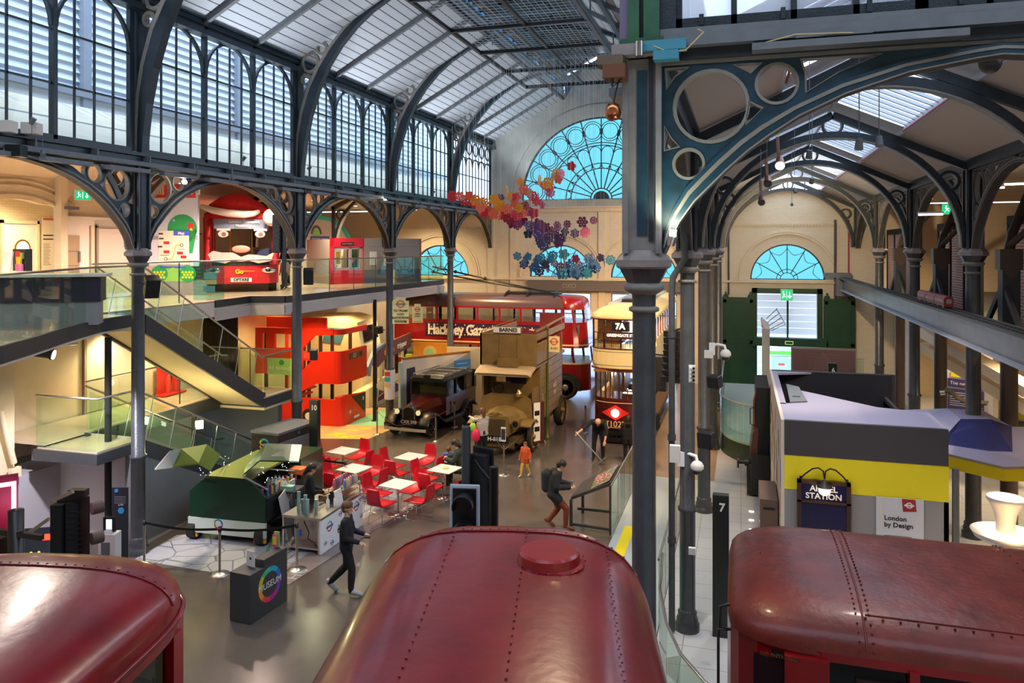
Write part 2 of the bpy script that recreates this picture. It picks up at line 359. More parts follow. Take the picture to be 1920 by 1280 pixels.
# window bars
FANM = mat('window_bar_dark', (.03, .04, .05), .5)
def fan_window(n, c, z, r, y=YW+.1):
    root = thing('window_%d' % n, None, None, (c, y, z)); root['kind'] = 'structure'
    m = MB(); m.sweep((half((0, 0), r+.02), half((0, 0), r-.06)), .1, 0); m.b2(-r, -.05, -.05, r, .05, .03)
    if r > 3:
        N = 12
        for k in range(1, N): a = pi*k/N; m.bar((.5*cos(a), 0, .5*sin(a)), (r*cos(a), 0, r*sin(a)), .05, .05, (0, 1, 0))
        for rr in (1.5, 1.75, 2.62, 2.75): m.sweep((half((0, 0), rr+.02), half((0, 0), rr-.02)), .05, 0)
        for k in range(N):
            a = pi*(k+.5)/N; q = r*.835; m.ring((q*cos(a), 0, q*sin(a)), .36, .39, .05, n=20); m.ring((q*cos(a), 0, q*sin(a)), .47, .50, .05, n=20)
            q = 2.3; e = .3; cx, cz = q*cos(a), q*sin(a)      # rounded heads of the lower lights
            m.sweep(([(cx+e*cos(a+t), cz+e*sin(a+t)) for t in [pi*(j/8-.5) for j in range(9)]], [(cx+(e-.03)*cos(a+t), cz+(e-.03)*sin(a+t)) for t in [pi*(j/8-.5) for j in range(9)]]), .05, 0)
            cx, cz = 1.68*cos(a), 1.68*sin(a); m.sweep(([(cx-.2*cos(a+t), cz-.2*sin(a+t)) for t in [pi*(j/8-.5) for j in range(9)]], [(cx-.17*cos(a+t), cz-.17*sin(a+t)) for t in [pi*(j/8-.5) for j in range(9)]]), .04, 0)
        m.sweep((half((0, 0), .55), half((0, 0), .50)), .06, 0); m.mt(FANM).prism(half((0, 0), .4, 12), -.03, .03)
    else:
        N = 6
        for k in range(1, N): a = pi*k/N; m.bar((.3*cos(a), 0, .3*sin(a)), (r*cos(a), 0, r*sin(a)), .04, .04, (0, 1, 0))
        for rr in (.3, .46): m.sweep((half((0, 0), rr+.015, 14), half((0, 0), rr-.015, 14)), .04, 0)
        q = r*.88
        for k in range(1, N+1):       # the swags between the spokes
            a0, a1 = pi*(k-1)/N, pi*k/N; p0 = V((q*cos(a0), q*sin(a0))); p1 = V((q*cos(a1), q*sin(a1)))
            pl = [(p0.lerp(p1, t)*(1-.16*sin(pi*t))) for t in [j/8 for j in range(9)]]
            m.sweep(([tuple(p*1.012) for p in pl], [tuple(p*.988) for p in pl]), .04, 0)
    m.build('window_frame', root, FANM)
    g = MB(); g.prism(half((0, 0), r-.02, 40), .0, .006); g.build('pane', root, GLC)
    return root
for n, (c, z, r) in enumerate(WIN+[(-6.5, 8.71, 3.98)]): fan_window(n+1, c, z, r)
# great windows of the nave end at ground level
def sash(n, x0, x1, z0, z1, nx, nz, fm, y=YW+.1, gm=None):
    root = thing('window_%d' % n, None, None, (x0, y, z0)); root['kind'] = 'structure'; W, Hh = x1-x0, z1-z0
    m = MB()
    for k in range(nx+1): m.box((W*k/nx, 0, Hh/2), (.09 if k in (0, nx) else .06, .1, Hh))
    for k in range(nz+1): m.box((W/2, 0, Hh*k/nz), (W, .1, .09 if k in (0, nz) else .04))
    m.build('window_frame', root, fm); MB().b2(0, 0, 0, W, .006, Hh).build('pane', root, gm or GLW)
sash(6, -9.95, -7.0, .05, 4.15, 2, 4, GREYP, gm=frosted('street_glass', (.86, .90, 1), .4)); sash(7, -6.0, -2.9, .05, 4.15, 2, 4, GREYP, gm=frosted('street_glass', (.86, .90, 1), .4))
# boarded fascia with the back of the shop lettering over the nave windows
m = MB(); m.mt(mat('fascia_grey_brown', (.17, .14, .12), .6)).b2(-10.1, YW-.3, 4.26, -2.6, YW-.12, 4.74); m.join(text('OXO', .3, .01, bold=.01), face((-8.0, YW-.31, 4.5), (-1, 0, 0)), mat('faded_letter', (.32, .27, .23), .6)); struct(m, 'trim_1')
# gable glass of the aisle
m = MB(); m.mt(IRON)
for x in (.6, 1.3, 2.02, 2.75, 3.45): m.box((x, YW+.1, 9.2), (.05, .05, .55))
m.b2(.5, YW, 8.9, 3.5, YW+.2, 8.97); m.mt(GLW).quad((.5, YW+.1, 8.95), (3.5, YW+.1, 8.95), (2.02, YW+.1, 9.6)); struct(m, 'window_8')

# ---- iron columns
def column(x, y, r=.14, label='', pipe=False, group='iron columns of the market hall', base=True):
    t = thing('iron_column', label, 'column', (x, y, 0), group=group)
    MB().lathe([(r, .3), (r, 1.98), (r+.03, 2.0), (r+.03, 2.05), (r*.96, 2.08), (r*.9, 5.83), (r*.92, 5.89), (r*.92, 5.92), (r*.95, 5.97)], n=20).build('shaft', t, IRONG)
    MB().lathe([(r+.07, 0), (r+.07, .12), (r+.03, .15), (r+.05, .2), (r+.02, .26), (r+.03, .31), (r, .35)], n=20).build('base', t, IRONG)
    m = MB(); m.mt(IRONL).lathe([(r*.9, 5.795), (r+.022, 5.81), (r+.022, 5.84), (r*.9, 5.855)], n=20); m.lathe([(r*.95, 5.96), (r+.06, 6.0), (r+.07, 6.04), (r+.03, 6.07)], n=20); m.mt(IRONG).lathe([(r+.04, 6.07), (r+.09, 6.16), (r+.11, 6.2)], n=8, smooth=False, a0=pi/8)
    m.mt(CAPM).lathe([(r+.12, 6.2), (r+.145, 6.22), (r+.145, 6.28), (r+.05, 6.37)], n=8, smooth=False, a0=pi/8); m.build('capital', t)
    near = r < .12; PS = mat('pier_stone_grey', (.25, .23, .215), .5, noise=.2) if near else IRONG
    m = MB(); m.mt(PS if near else IRON).b2(-.13, -.13, 6.3, .13, .13, 8.1)
    m.mt(PS if near else IRONG)
    for i in (-1, 1):
        for j in (-1, 1): m.b2(i*.15-.025, j*.15-.025, 6.34, i*.15+.025, j*.15+.025, 8.1)
    m.mt(IRONT if near else IRON)
    for i in (-1, 1): m.b2(i*.137-.006, -.07, 6.5, i*.137+.006, .07, 8.0); m.b2(-.045, i*.137-.006, 6.5, .045, i*.137+.006, 8.0)
    if near: m.mt(mat('pier_lilac', (.22, .16, .30), .45)).b2(-.185, -.12, 6.36, -.176, .1, 8.1); m.mt(BLACK).b2(-.19, -.06, 6.5, -.184, .04, 8.0); m.mt(IRON).b2(.06, -.15, 6.45, .1, -.13, 8.1)
    m.build('pier', t)
    if pipe:
        m = MB(); m.tube([(-.16, -.28, 8.0), (-.02, -.3, 6.5), (-.02, -.3, 6.2), (-.22, -.22, 5.9), (-.24, -.2, 5.6), (-.24, -.2, .05)], .055, 10)
        for z in (4.9, 3.2, 1.5): m.cyl((-.24, -.2, z), (-.24, -.2, z+.1), .068)
        m.build('drain_pipe', t, IRONG)
    return t
column(XM, 7.15, .118, 'iron column nearest the camera, rising beside the central bus roof')
column(XM, 13.15, .13, 'iron column with a drain pipe, right behind the near column beside pylon seven', True)
column(XM, 19.15, .15, 'iron column right of the white dome camera, third in the middle row')
column(XM, 25.15, .15, 'iron column fourth in the middle row, left of the curved glass ramp')
column(XM, 31.15, .15, 'iron column farthest in the middle row, before the green sliding doors')
column(XL, 7.15, .14, 'iron column of the left row beyond the bridge at the left edge')
column(XL, 13.15, .14, 'iron column in front of the staircase landing at the left')
column(XL, 19.15, .14, 'iron column in front of the upper-level single deck bus and red play bus')
column(XL, 25.15, .14, 'iron column beside the black taxi, wrapped in a poster at its foot')
column(XL, 31.15, .14, 'iron column in front of the rear end of the trolleybus')
column(XR, 19.15, .16, 'iron column of the right row standing right of the grey and yellow display box')
column(XR, 25.15, .16, 'iron column of the right row behind the model train')
column(XR, 31.15, .16, 'iron column farthest in the right row near the end wall')

# ---- arcade arches (iron, open circles in the spandrels)
INT = [(.20, 6.34), (.25, 6.45), (.33, 6.62), (.46, 6.80), (.58, 6.92), (.73, 7.07), (.92, 7.24), (1.10, 7.37), (1.35, 7.53), (1.72, 7.70), (2.2, 7.85), (2.7, 7.93), (3.0, 7.95)]
EXT = [(.18, 6.42), (.20, 6.55), (.27, 6.74), (.38, 6.93), (.50, 7.06), (.64, 7.20), (.82, 7.36), (1.0, 7.49), (1.27, 7.64), (1.66, 7.81), (2.16, 7.95), (2.68, 8.03), (3.0, 8.05)]
def spandrel_mesh():
    ol = [(.14, 6.45), (.14, 8.08), (2.95, 8.08)] + [p for p in EXT[::-1] if p[0] < 2.9]
    hs = [circ((.60, 7.66), .315, 32), circ((1.16, 7.83), .165), circ((.405, 7.15), .125)]
    tr = [[(.20, 8.02), (.40, 8.02), (.28, 7.95), (.21, 7.84)], [(.80, 8.02), (1.03, 8.02), (.94, 7.94)], [(.19, 7.50), (.25, 7.38), (.32, 7.31), (.19, 7.28)],
          [(1.36, 8.03), (2.0, 8.03), (1.66, 7.9), (1.40, 7.74), (1.40, 7.90)], [(.93, 7.68), (1.04, 7.62), (.90, 7.48)]]
    m = MB(); m.join(plate([ol]+hs+tr, .07), WY, IRON)
    m.mt(IRONL)
    for h in hs+tr:
        cx = sum(p[0] for p in h)/len(h); cz = sum(p[1] for p in h)/len(h)
        k = .035 if len(h) > 6 else .02
        o = [(p[0]+(p[0]-cx)/max(.01, math.hypot(p[0]-cx, p[1]-cz))*k*.6, p[1]+(p[1]-cz)/max(.01, math.hypot(p[0]-cx, p[1]-cz))*k*.6) for p in h+h[:1]]
        m.sweep((o, [(p[0]+(cx-p[0])*.03, p[1]+(cz-p[1])*.03) for p in h+h[:1]]), .09, 0)
    m.b2(.14, -.06, 6.5, .165, .06, 8.08); m.b2(.14, -.06, 8.05, 2.9, .06, 8.08)
    return m.mesh('spandrel')
def rib_mesh(t1=2.885):
    m = MB(); I = [p for p in INT if p[0] < t1]+[(t1, 7.95)]; E = [p for p in EXT if p[0] < t1]; E += [(t1, 8.05)]*(len(I)-len(E)); E = E[:len(I)]
    full_i = I+[(2*t1-a, b) for a, b in I[::-1][1:]]; full_e = E+[(2*t1-a, b) for a, b in E[::-1][1:]]
    m.mt(IRON).sweep((full_e, full_i), .16, 0)
    mid = [((a+c)/2, (b+d)/2) for (a, b), (c, d) in zip(full_e, full_i)]; q = [((a*3+c)/4, (b*3+d)/4) for (a, b), (c, d) in zip(full_e, full_i)]
    m.mt(IRONL).sweep((q, mid), .18, 0); j = [(a+(c-a)*.9, b+(d-b)*.9) for (a, b), (c, d) in zip(full_e, full_i)]; m.sweep((j, full_i), .2, 0)
    return m.mesh('arch_rib')
SPM = spandrel_mesh(); RBY = rib_mesh(3.0); RBX = rib_mesh(2.885)
def arch(x, y, along, span, label, grp=None):
    """arch from (x,y) to the next column; along = 'y' or 'x'"""
    a = {'y': pi/2, 'x': 0}[along]; t = thing('iron_arch', label, 'arch', (x, y, 0), a, grp)
    k = span/6.0
    def part(n, me, x0=0, flip=False):
        o = bpy.data.objects.new(n, me); COL.objects.link(o); o.parent = t; o.location = (x0, 0, 0)
        if flip: o.rotation_euler = (0, 0, pi)
        return o
    r = part('arch_rib', RBY if along == 'y' else RBX); r.scale = (span/(6.0 if along == 'y' else 5.77), 1, 1)
    part('spandrel', SPM); part('spandrel', SPM, span, True); return t
names = ['over the bridge at the left edge', 'over the single deck bus wearing the red hat', 'over the turquoise mural and red booth', 'over the half-round blue window left of the trolley poles', 'last arch of the left row, meeting the end wall']
for i, y in enumerate(FR): arch(XL, y, 'y', 6 if i < 4 else 5.7, 'left arcade iron arch '+names[i], 'left arcade arches')
for i, y in enumerate(FR[:5]): arch(XM, y, 'y', 6 if i < 4 else 5.7, 'dark iron arch of the middle arcade, %s counted from the near column' % ORD[i+1], 'middle arcade arches')
for i, y in enumerate(FR[1:]): arch(XR, y, 'y', 6 if i < 3 else 5.7, 'dark iron arch of the right arcade, '+['nearest, at the right edge', 'behind the model train', 'second from the end wall', 'last, meeting the end wall'][i], 'right arcade arches')
na = arch(XM, 7.15, 'x', 5.77, 'large teal and cream iron arch with three open circles at upper right, nearest the camera')
for o in na.children:      # the near arch is painted teal with pale mouldings
    me = o.data.copy(); o.data = me
    for i, q in enumerate(me.materials):
        if q == IRON: me.materials[i] = IRONT
# longitudinal beams over the arcades and the sill of the clerestory
for x, s, nm in ((XL, 1, 'iron beam running over the left arcade under the tall windows'), (XM, -1, 'iron beam running over the middle arcade')):
    t = thing('arcade_beam', nm, 'beam', (x, 7.15, 8.08))
    m = MB(); m.b2(-.12, 0, 0, .12, 29.7, .22); m.b2(-.2, 0, .2, .2, 29.7, .27); m.build('girder', t, IRON)
    m = MB(); m.b2(s*.22-.05, 0, -.02, s*.22+.05, 29.7, .07)
    for k in range(22): m.b2(min(s*.1, s*.3), .6+k*1.35, .07, max(s*.1, s*.3), .63+k*1.35, .2)
    m.build('lighting_rail', t, GREYP)
    m = MB()
    for k in range(20): m.b2(s*.34-.07, .5+k*1.45, -.17, s*.34+.07, 1.55+k*1.45, -.09)
    m.build('cable_tray', t, GREYP)
t = thing('arcade_beam', 'iron beam running over the right arcade', 'beam', (XR, 13.15, 8.08)); MB().b2(-.15, 0, 0, .15, 23.7, .25).build('girder', t, IRON)
t = thing('arcade_beam', 'grey iron beam with cable trays over the near teal arch', 'beam', (XM, 7.15, 8.08))
m = MB(); m.mt(IRON).b2(0, -.1, 0, 8.5, .1, .1); m.mt(GREYP).b2(.2, -.2, .1, 8.5, .1, .2); m.b2(.1, -.16, .2, 8.5, .06, .27); m.build('girder', t)
m = MB(); m.mt(GREYP).b2(.95, -.28, -.0, 2.6, -.12, .06); m.b2(1.3, -.26, .08, 1.9, -.12, .12); m.build('cable_tray', t)
m = MB(); m.mt(mat('wire_cream', (.6, .45, .2), .5)).tube([(.1, -.3, .1), (.25, -.33, .02), (.4, -.32, .03), (.55, -.3, .18), (.5, -.25, .22)], .007, 6); m.tube([(1.0, -.25, .05), (1.3, -.3, .1), (1.8, -.25, .09)], .006, 6); m.build('wire', t)
m = MB(); m.mt(mat('junction_box_blue', (.06, .27, .36), .4)).b2(-.02, -.31, .05, .4, -.18, .14); m.b2(.12, -.34, -.04, .34, -.22, .04); m.mt(CHROME).cyl((.0, -.34, .0), (.0, -.34, .13), .035); m.build('junction_box', t)
# corner post over the near column
t = thing('corner_post', 'green iron post above the near column, rising out of the top of the picture', 'post', (XM, 7.15, 8.12))
m = MB(); m.mt(CAPM).b2(-.26, -.26, 0, .26, .26, .1); m.mt(IRONN).b2(-.2, -.2, .1, .2, .2, .16); m.mt(mat('post_lilac', (.16, .12, .19), .5)).b2(-.2, -.17, .16, -.12, .2, 4); m.mt(IRONN).b2(-.12, -.2, .16, -.02, .2, 4); m.mt(BLACK).b2(-.02, -.14, .16, .02, .2, 4); m.mt(IRONN).b2(.02, -.2, .16, .16, .2, 4); m.mt(IRON).b2(.16, -.14, .16, .3, .14, 4); m.build('shaft', t)
# clerestory over the near arch (transept window)
root = thing('window_9', None, None, (XM+.3, 7.15, 8.36)); root['kind'] = 'structure'
m = MB(); m.b2(0, -.06, 0, 5.6, .06, .1); m.b2(0, -.06, 2.9, 5.6, .06, 3.1)
for k in range(12): m.b2(k*.5-.025 if k % 4 else k*.5-.05, -.06, 0, k*.5+.025 if k % 4 else k*.5+.05, .06, 3)
for k in range(24): m.b2(.2+k*.23, -.09, .02, .24+k*.23, -.05, .12) if k % 3 == 0 else None
m.build('window_frame', root, IRON); MB().quad((0, 0, .1), (5.6, 0, .1), (5.6, 0, 2.9), (0, 0, 2.9)).build('pane', root, frosted('transept_glass', (.90, .92, 1), .8))

# ---- left clerestory: three round-headed lights to a bay
n = 10
for i, y0 in enumerate(FR):
    y1 = (FR+[YW])[i+1]; root = thing('window_%d' % n, None, None, (XL, y0, 8.35)); root['kind'] = 'structure'; n += 1
    L = y1-y0-.4; m = MB()
    m.b2(-.05, .15, 0, .05, .27, 3.3); m.b2(-.05, L+.13, 0, .05, L+.25, 3.3); m.b2(-.06, .2, 0, .06, L+.2, .1); m.b2(-.06, .2, 3.12, .06, L+.2, 3.3)
    if i < 4:
        W = L/3
        for k in range(3):
            c = .2+W*(k+.5)
            if k: m.b2(-.06, .2+W*k-.045, 0, .06, .2+W*k+.045, 3.2)
            for q in (-.5, 0, .5): m.b2(-.02, c+q*W*.5-.017, .1, .02, c+q*W*.5+.017, 2.05+math.sqrt(max(0, .88**2-(q*W*.5)**2)))
            for z in (1.05, 2.03): m.b2(-.02, c-W/2, z-.02, .02, c+W/2, z+.02)
            m.sweep((half((c, 2.1), W/2-.02, 16), half((c, 2.1), W/2-.075, 16)), .08, 0, 'x')
    else:
        for k in range(13): m.b2(-.02, .2+L*k/12-.02, .1, .02, .2+L*k/12+.02, 3.1)
        for z in (1.3, 2.1): m.b2(-.02, .2, z, .02, .2+L, z+.04)
        for k in range(6):
            c = .2+L*(k+.5)/6; m.ring((0, c, 2.62), .28, .33, .05, 'x', 18); m.sweep((half((c, 1.75), L/12, 10), half((c, 1.75), L/12-.04, 10)), .04, 0, 'x')
    m.build('window_frame', root, IRON); MB().b2(-.003, .2, .1, .003, .2+L, 3.15).build('pane', root, GLW)
# eaves beam, roof ribs, rafters
m = MB(); m.mt(IRON).b2(XL-.12, 7.15, 11.55, XL+.12, YW, 11.78); m.b2(XL-.05, 7.15, 11.3, XL+.25, YW, 11.42); m.mt(IRONT).b2(XL+.12, 7.15, 11.66, XL+.2, YW, 11.7); struct(m, 'trim_2')
BRDS = tiles('roof_boards', (.52, .54, .58), (.05, .06, .08), 40, .235, .6, .014, 0, .04, vec=(0, 0, pi/2))
for s, nm in ((1, 'ceiling'), (-1, 'ceiling')):
    m = MB(); x0 = NC-s*5.7; x1 = NC-s*1.83
    m.add([(x0, 7.15, 11.6), (x1, 7.15, 13.74), (x1, YW+.3, 13.74), (x0, YW+.3, 11.6), (x0, 7.15, 11.8), (x1, 7.15, 13.94), (x1, YW+.3, 13.94), (x0, YW+.3, 11.8)],
          [(0,1,2,3),(7,6,5,4),(0,4,5,1),(1,5,6,2),(2,6,7,3),(3,7,4,0)]); struct(m, nm, BRDS)
m = MB(); m.mt(DGREY)
for s in (1, -1): m.b2(NC-s*1.87-.03, 7.15, 13.6, NC-s*1.87+.03, YW, 14.1); m.b2(NC-s*1.87-.03, 7.15, 14.55, NC-s*1.87+.03, YW, 14.75); m.add([(NC-s*2.0, 7.15, 14.7), (NC, 7.15, 15.75), (NC, YW, 15.75), (NC-s*2.0, YW, 14.7)], [(0, 1, 2, 3)])
for k in range(31):
    for s in (1, -1): m.b2(NC-s*1.87-.03, 7.15+k-.03, 14.1, NC-s*1.87+.03, 7.15+k+.03, 14.6)
struct(m, 'ceiling')
m = MB()
for s in (1, -1): m.b2(NC-s*1.87-.004, 7.15, 14.1, NC-s*1.87+.004, YW, 14.55)
struct(m, 'window_16', glass('lantern_glass', (.10, .38, .6), .05))
# great ribs of the nave
RI = [(-11.90, 8.3), (-11.87, 8.7), (-11.78, 9.37), (-11.61, 10.09), (-11.34, 10.86), (-11.04, 11.46), (-10.67, 11.98), (-10.2, 12.48), (-9.71, 12.87), (-9.1, 13.22), (-8.3, 13.5), (-7.4, 13.66), (NC, 13.7)]
RO = [(-12.06, 8.3), (-12.06, 8.8), (-12.03, 9.55), (-11.93, 10.15), (-11.70, 10.87), (-11.42, 11.39), (-11.05, 11.93), (-10.63, 12.4), (-10.14, 12.82), (-9.5, 13.2), (-8.6, 13.58), (-7.5, 13.84), (NC, 13.9)]
for i, y in enumerate(FR):
    t = thing('roof_rib', 'great curved dark iron roof rib of the nave, %s from the camera' % ORD[i+1], 'roof rib', (NC, y, 8.3), group='curved roof ribs of the nave')
    T = Matrix.Translation((-NC, 0, -8.3))
    for s in (1, -1):
        S = Matrix.Diagonal((s, 1, 1, 1)) @ T
        m = MB(S); m.mt(IRON).sweep((RO, RI), .2, 0); m.mt(IRONL).sweep(([(a-.01, b+.01) for a, b in RO], [(a*.75+c*.25, b*.75+d*.25) for (a, b), (c, d) in zip(RO, RI)]), .215, 0); m.build('rib', t)
        m = MB(S); m.bar((-12.05, 0, 11.74), (-8.3, 0, 13.82), .16, .12); m.b2(-12.13, -.09, 8.3, -12.0, .09, 11.7); m.build('rafter', t, IRON)
        for c, r in (((-11.65, 11.60), .28), ((-11.27, 11.97), .17), ((-11.77, 11.12), .15)):
            m = MB(S); m.ring((c[0], 0, c[1]), r-.035, r+.02, .1, n=24); m.mt(IRONL).ring((c[0], 0, c[1]), r-.05, r-.02, .12, n=24); m.build('ring', t, IRON)
    for c in (-.62, 0, .62):
        m = MB(); m.ring((c, 0, 5.85+(.12 if c == 0 else 0)), .2 if c else .34, .25 if c else .40, .1); m.build('ring', t, IRON)
    MB().sweep(([(NC*0+2.2*cos(a), 6.25+.35*sin(a)) for a in [pi*k/16 for k in range(17)]], [(2.2*cos(a), 6.15+.3*sin(a)) for a in [pi*k/16 for k in range(17)]]), .1, 0).build('lantern_arch', t, IRON)
k = 0
for y0 in FR:
    for q in (1, 2):
        k += 1; y = y0+q*2-.05
        t = thing('rafter', 'plain grey rafter under the white boards, %s from the camera' % ORD[k], 'rafter', (NC, y, 11.6), group='grey rafters of the nave roof')
        for s in (1, -1): m = MB(); m.bar((-s*5.55, 0, .02), (-s*1.85, 0, 2.06), .11, .14); m.build('bar', t, GREYP)
# suspended truss grid and net under the ridge
t = thing('truss_grid', 'dark steel lighting grid with a fine net hanging under the nave ridge', 'lighting grid', (-5.5, 14, 12.2))
m = MB()
for x in (-1.98, 1.75): m.bar((x, 0, 0), (x, 13, 0), .09)
for y in (2.6, 5.3, 7.75, 10.3, 12.9): m.bar((-1.98, y, 0), (1.75, y, 0), .1, .12)
m.bar((.1, 0, 0), (.1, 13, 0), .08); m.build('frame', t, BLACK)
m = MB()
for x in (-1.35, 1.5): m.bar((x, -3, .5), (x, 16, .5), .12); m.bar((x+.35, -3, .8), (x+.35, 16, .8), .12)
for y in (1.0, 6, 11, 15): m.bar((-1.35, y, .5), (1.5, y, .5), .08)
for y in (-1, 3, 7, 11, 15):
    for x in (-1.35, 1.5): m.bar((x, y, 0), (x, y, 1.6), .04)
m.build('runway_beam', t, mat('blue_grey_beam', (.10, .16, .21), .5))
m = MB(); m.b2(-1.3, -3, .62, -1.05, 15.5, .78)
for k in range(12): m.b2(-1.5, -2+k*1.4, .5, -.9, -1.9+k*1.4, .56)
m.build('cable_tray', t, GREYP)
m = MB()
for k in range(25): m.bar((-1.98+k*.155, 0, .03), (-1.98+k*.155, 13, .03), .006)
for k in range(60): m.bar((-1.98, k*.218, .03), (1.75, k*.218, .03), .006)
m.build('net', t, mat('net_white', (.55, .58, .6), .6))
# ---- aisles: frames, ceilings, skylights
def aisle_frame(cx, y, label, half_=False):
    t = thing('aisle_frame', label, 'roof frame', (cx, y, 6.34), group='iron roof frames of the aisles')
    I = [(-2.66*cos(a), .05+2.53*sin(a)) for a in [pi*k/30 for k in range(31)]]; O = [(-2.78*cos(a), .05+2.67*sin(a)) for a in [pi*k/30 for k in range(31)]]
    m = MB(); m.mt(IRON).sweep((O, I), .14, 0); m.mt(IRONL).sweep(([(a*.995, b*.995) for a, b in I], [(a*.985, b*.985) for a, b in I]), .2, 0); m.build('arch_rib', t)
    for s in (1, -1):
        m = MB(); m.bar((s*2.86, 0, 1.78), (0, 0, 3.1), .14, .16); m.b2(s*2.80-.06, -.07, .1, s*2.80+.06, .07, 1.9); m.build('rafter', t, IRON)
        m = MB(); m.mt(IRON).ring((s*2.40, 0, 1.52), .155, .235, .1); m.mt(IRONL).ring((s*2.40, 0, 1.52), .15, .175, .13); m.build('ring', t)
        m = MB(); m.mt(IRONL)
        for j in (0, .06): m.bar((s*(.35+j), 0, 2.86-j*.4), (s*1.3, 0, 2.42), .05, .02)
        m.build('trim', t)
    m = MB(); m.mt(IRON).ring((0, 0, 2.86), .19, .24, .1); m.mt(IRONL).ring((0, 0, 2.86), .175, .20, .13); m.build('ring', t)
for i, y in enumerate(FR[1:]): aisle_frame(AC, y, 'iron roof frame over the right aisle, %s from the camera' % ORD[i+1])
aisle_frame(AC, YW-.12, 'iron roof frame of the right aisle set against the end wall')
for i, y in enumerate(FR[1:]): aisle_frame(LC, y, 'iron roof frame over the left upper gallery, %s from the camera' % ORD[i+1])
SKYB = mat('skylight_bar', (.50, .52, .55), .5); REDPIPE = mat('red_pipe', (.4, .03, .04), .4)
for cx, ys in ((AC, [8.2]+FR[1:]), (LC, FR)):
    m = MB(); m.mt(CEILM if cx > 0 else CREAM); zz = lambda t: 8.25+(2.885-abs(t))*.45
    for s in (1, -1): m.add([(cx+s*2.95, ys[0], zz(2.95)), (cx+s*1.42, ys[0], zz(1.42)), (cx+s*1.42, YW, zz(1.42)), (cx+s*2.95, YW, zz(2.95)), (cx+s*2.95, ys[0], zz(2.95)+.15), (cx+s*1.42, ys[0], zz(1.42)+.15), (cx+s*1.42, YW, zz(1.42)+.15), (cx+s*2.95, YW, zz(2.95)+.15)], [(0,1,2,3),(7,6,5,4),(0,4,5,1),(1,5,6,2),(2,6,7,3),(3,7,4,0)])
    m.mt(SKYB)
    for y in ys:
        for s in (1, -1): m.add([(cx, y-.6, zz(0)+.1), (cx+s*1.45, y-.6, zz(1.45)+.1), (cx+s*1.45, y+.6, zz(1.45)+.1), (cx, y+.6, zz(0)+.1)], [(0, 1, 2, 3)])
    for s in (1, -1): m.b2(cx+s*1.44-.05, ys[0], zz(1.44), cx+s*1.44+.05, YW, zz(1.44)+.16)
    struct(m, 'ceiling')
    m = MB(); m.mt(SKYB)
    for j, y in enumerate(ys):
        y1 = (ys+[YW])[j+1]
        for s in (1, -1):
            k = y+.75
            while k < y1-.6: m.bar((cx+s*.03, k, zz(0)+.12), (cx+s*1.44, k, zz(1.44)+.12), .085, .06); k += .4
            m.mt(REDPIPE).tube([(cx+s*.2, y+.66, zz(0)-.05), (cx+s*1.36, y+.66, zz(1.4)+.0), (cx+s*1.36, y1-.66, zz(1.4)+.0)], .022, 6); m.mt(SKYB)
    m.bar((cx, ys[0], zz(0)+.1), (cx, YW, zz(0)+.1), .08); struct(m, 'trim_3')
    m = MB()
    for s in (1, -1): m.quad((cx, ys[0], zz(0)+.16), (cx+s*1.44, ys[0], zz(1.44)+.16), (cx+s*1.44, YW, zz(1.44)+.16), (cx, YW, zz(0)+.16))
    struct(m, 'window_17' if cx > 0 else 'ceiling', frosted('skylight_glass', (.93, .96, 1), .35) if cx > 0 else CREAM)
# unseen slabs added over the transept to hold back sky light, with open strips
m = MB(); m.mt(GREYP).b2(-14, 4.2, 12.0, 13, 6.9, 12.2); m.b2(-14, -6, 12.0, 13, .5, 12.2); m.mt(CREAM).b2(-14.2, -6, 0, -14, 7.1, 12.2); m.b2(13.2, -6, 0, 13.4, 7.1, 12.2); m.b2(-14, -6.2, 0, 13.4, -6, 12.2); struct(m, 'wall_front')
# ---- neighbouring louvred building seen through the tall windows
t = thing('louvred_building', 'pale louvred wall outside behind the tall left windows', 'building', (-15.6, 4, 8.2))
m = MB(); m.mt(mat('louvre_white', (.80, .84, .90), .5))
for k in range(24): z = 1.5+k*.22; m.add([(0, 0, z), (0, 36, z), (.09, 36, z-.16), (.09, 0, z-.16)], [(0, 1, 2, 3)]); m.add([(0, 0, z), (0, 36, z), (.02, 36, z+.1), (.02, 0, z+.1)], [(0, 1, 2, 3)])
m.b2(-.3, 0, 1.4, 0, 36, 7); m.build('louvre_panel', t)
m = MB(); m.mt(mat('render_pale', (.70, .71, .74), .7)).b2(-.3, 0, 1.3, .1, 36, 1.9); m.mt(mat('gutter_grey', (.30, .31, .36), .5)).b2(.0, 0, 1.85, .25, 36, 2.0)
for y in (5, 11, 17, 23, 29): m.b2(.0, y, 1.3, .2, y+.25, 7)
m.build('wall', t)
# ================================================================ LEFT SIDE: upper gallery, staircase, walls
# outer walls
m = MB(); m.mt(CREAM).b2(-26, 5, 0, -25.8, 37, 8.3); struct(m, 'wall_left')
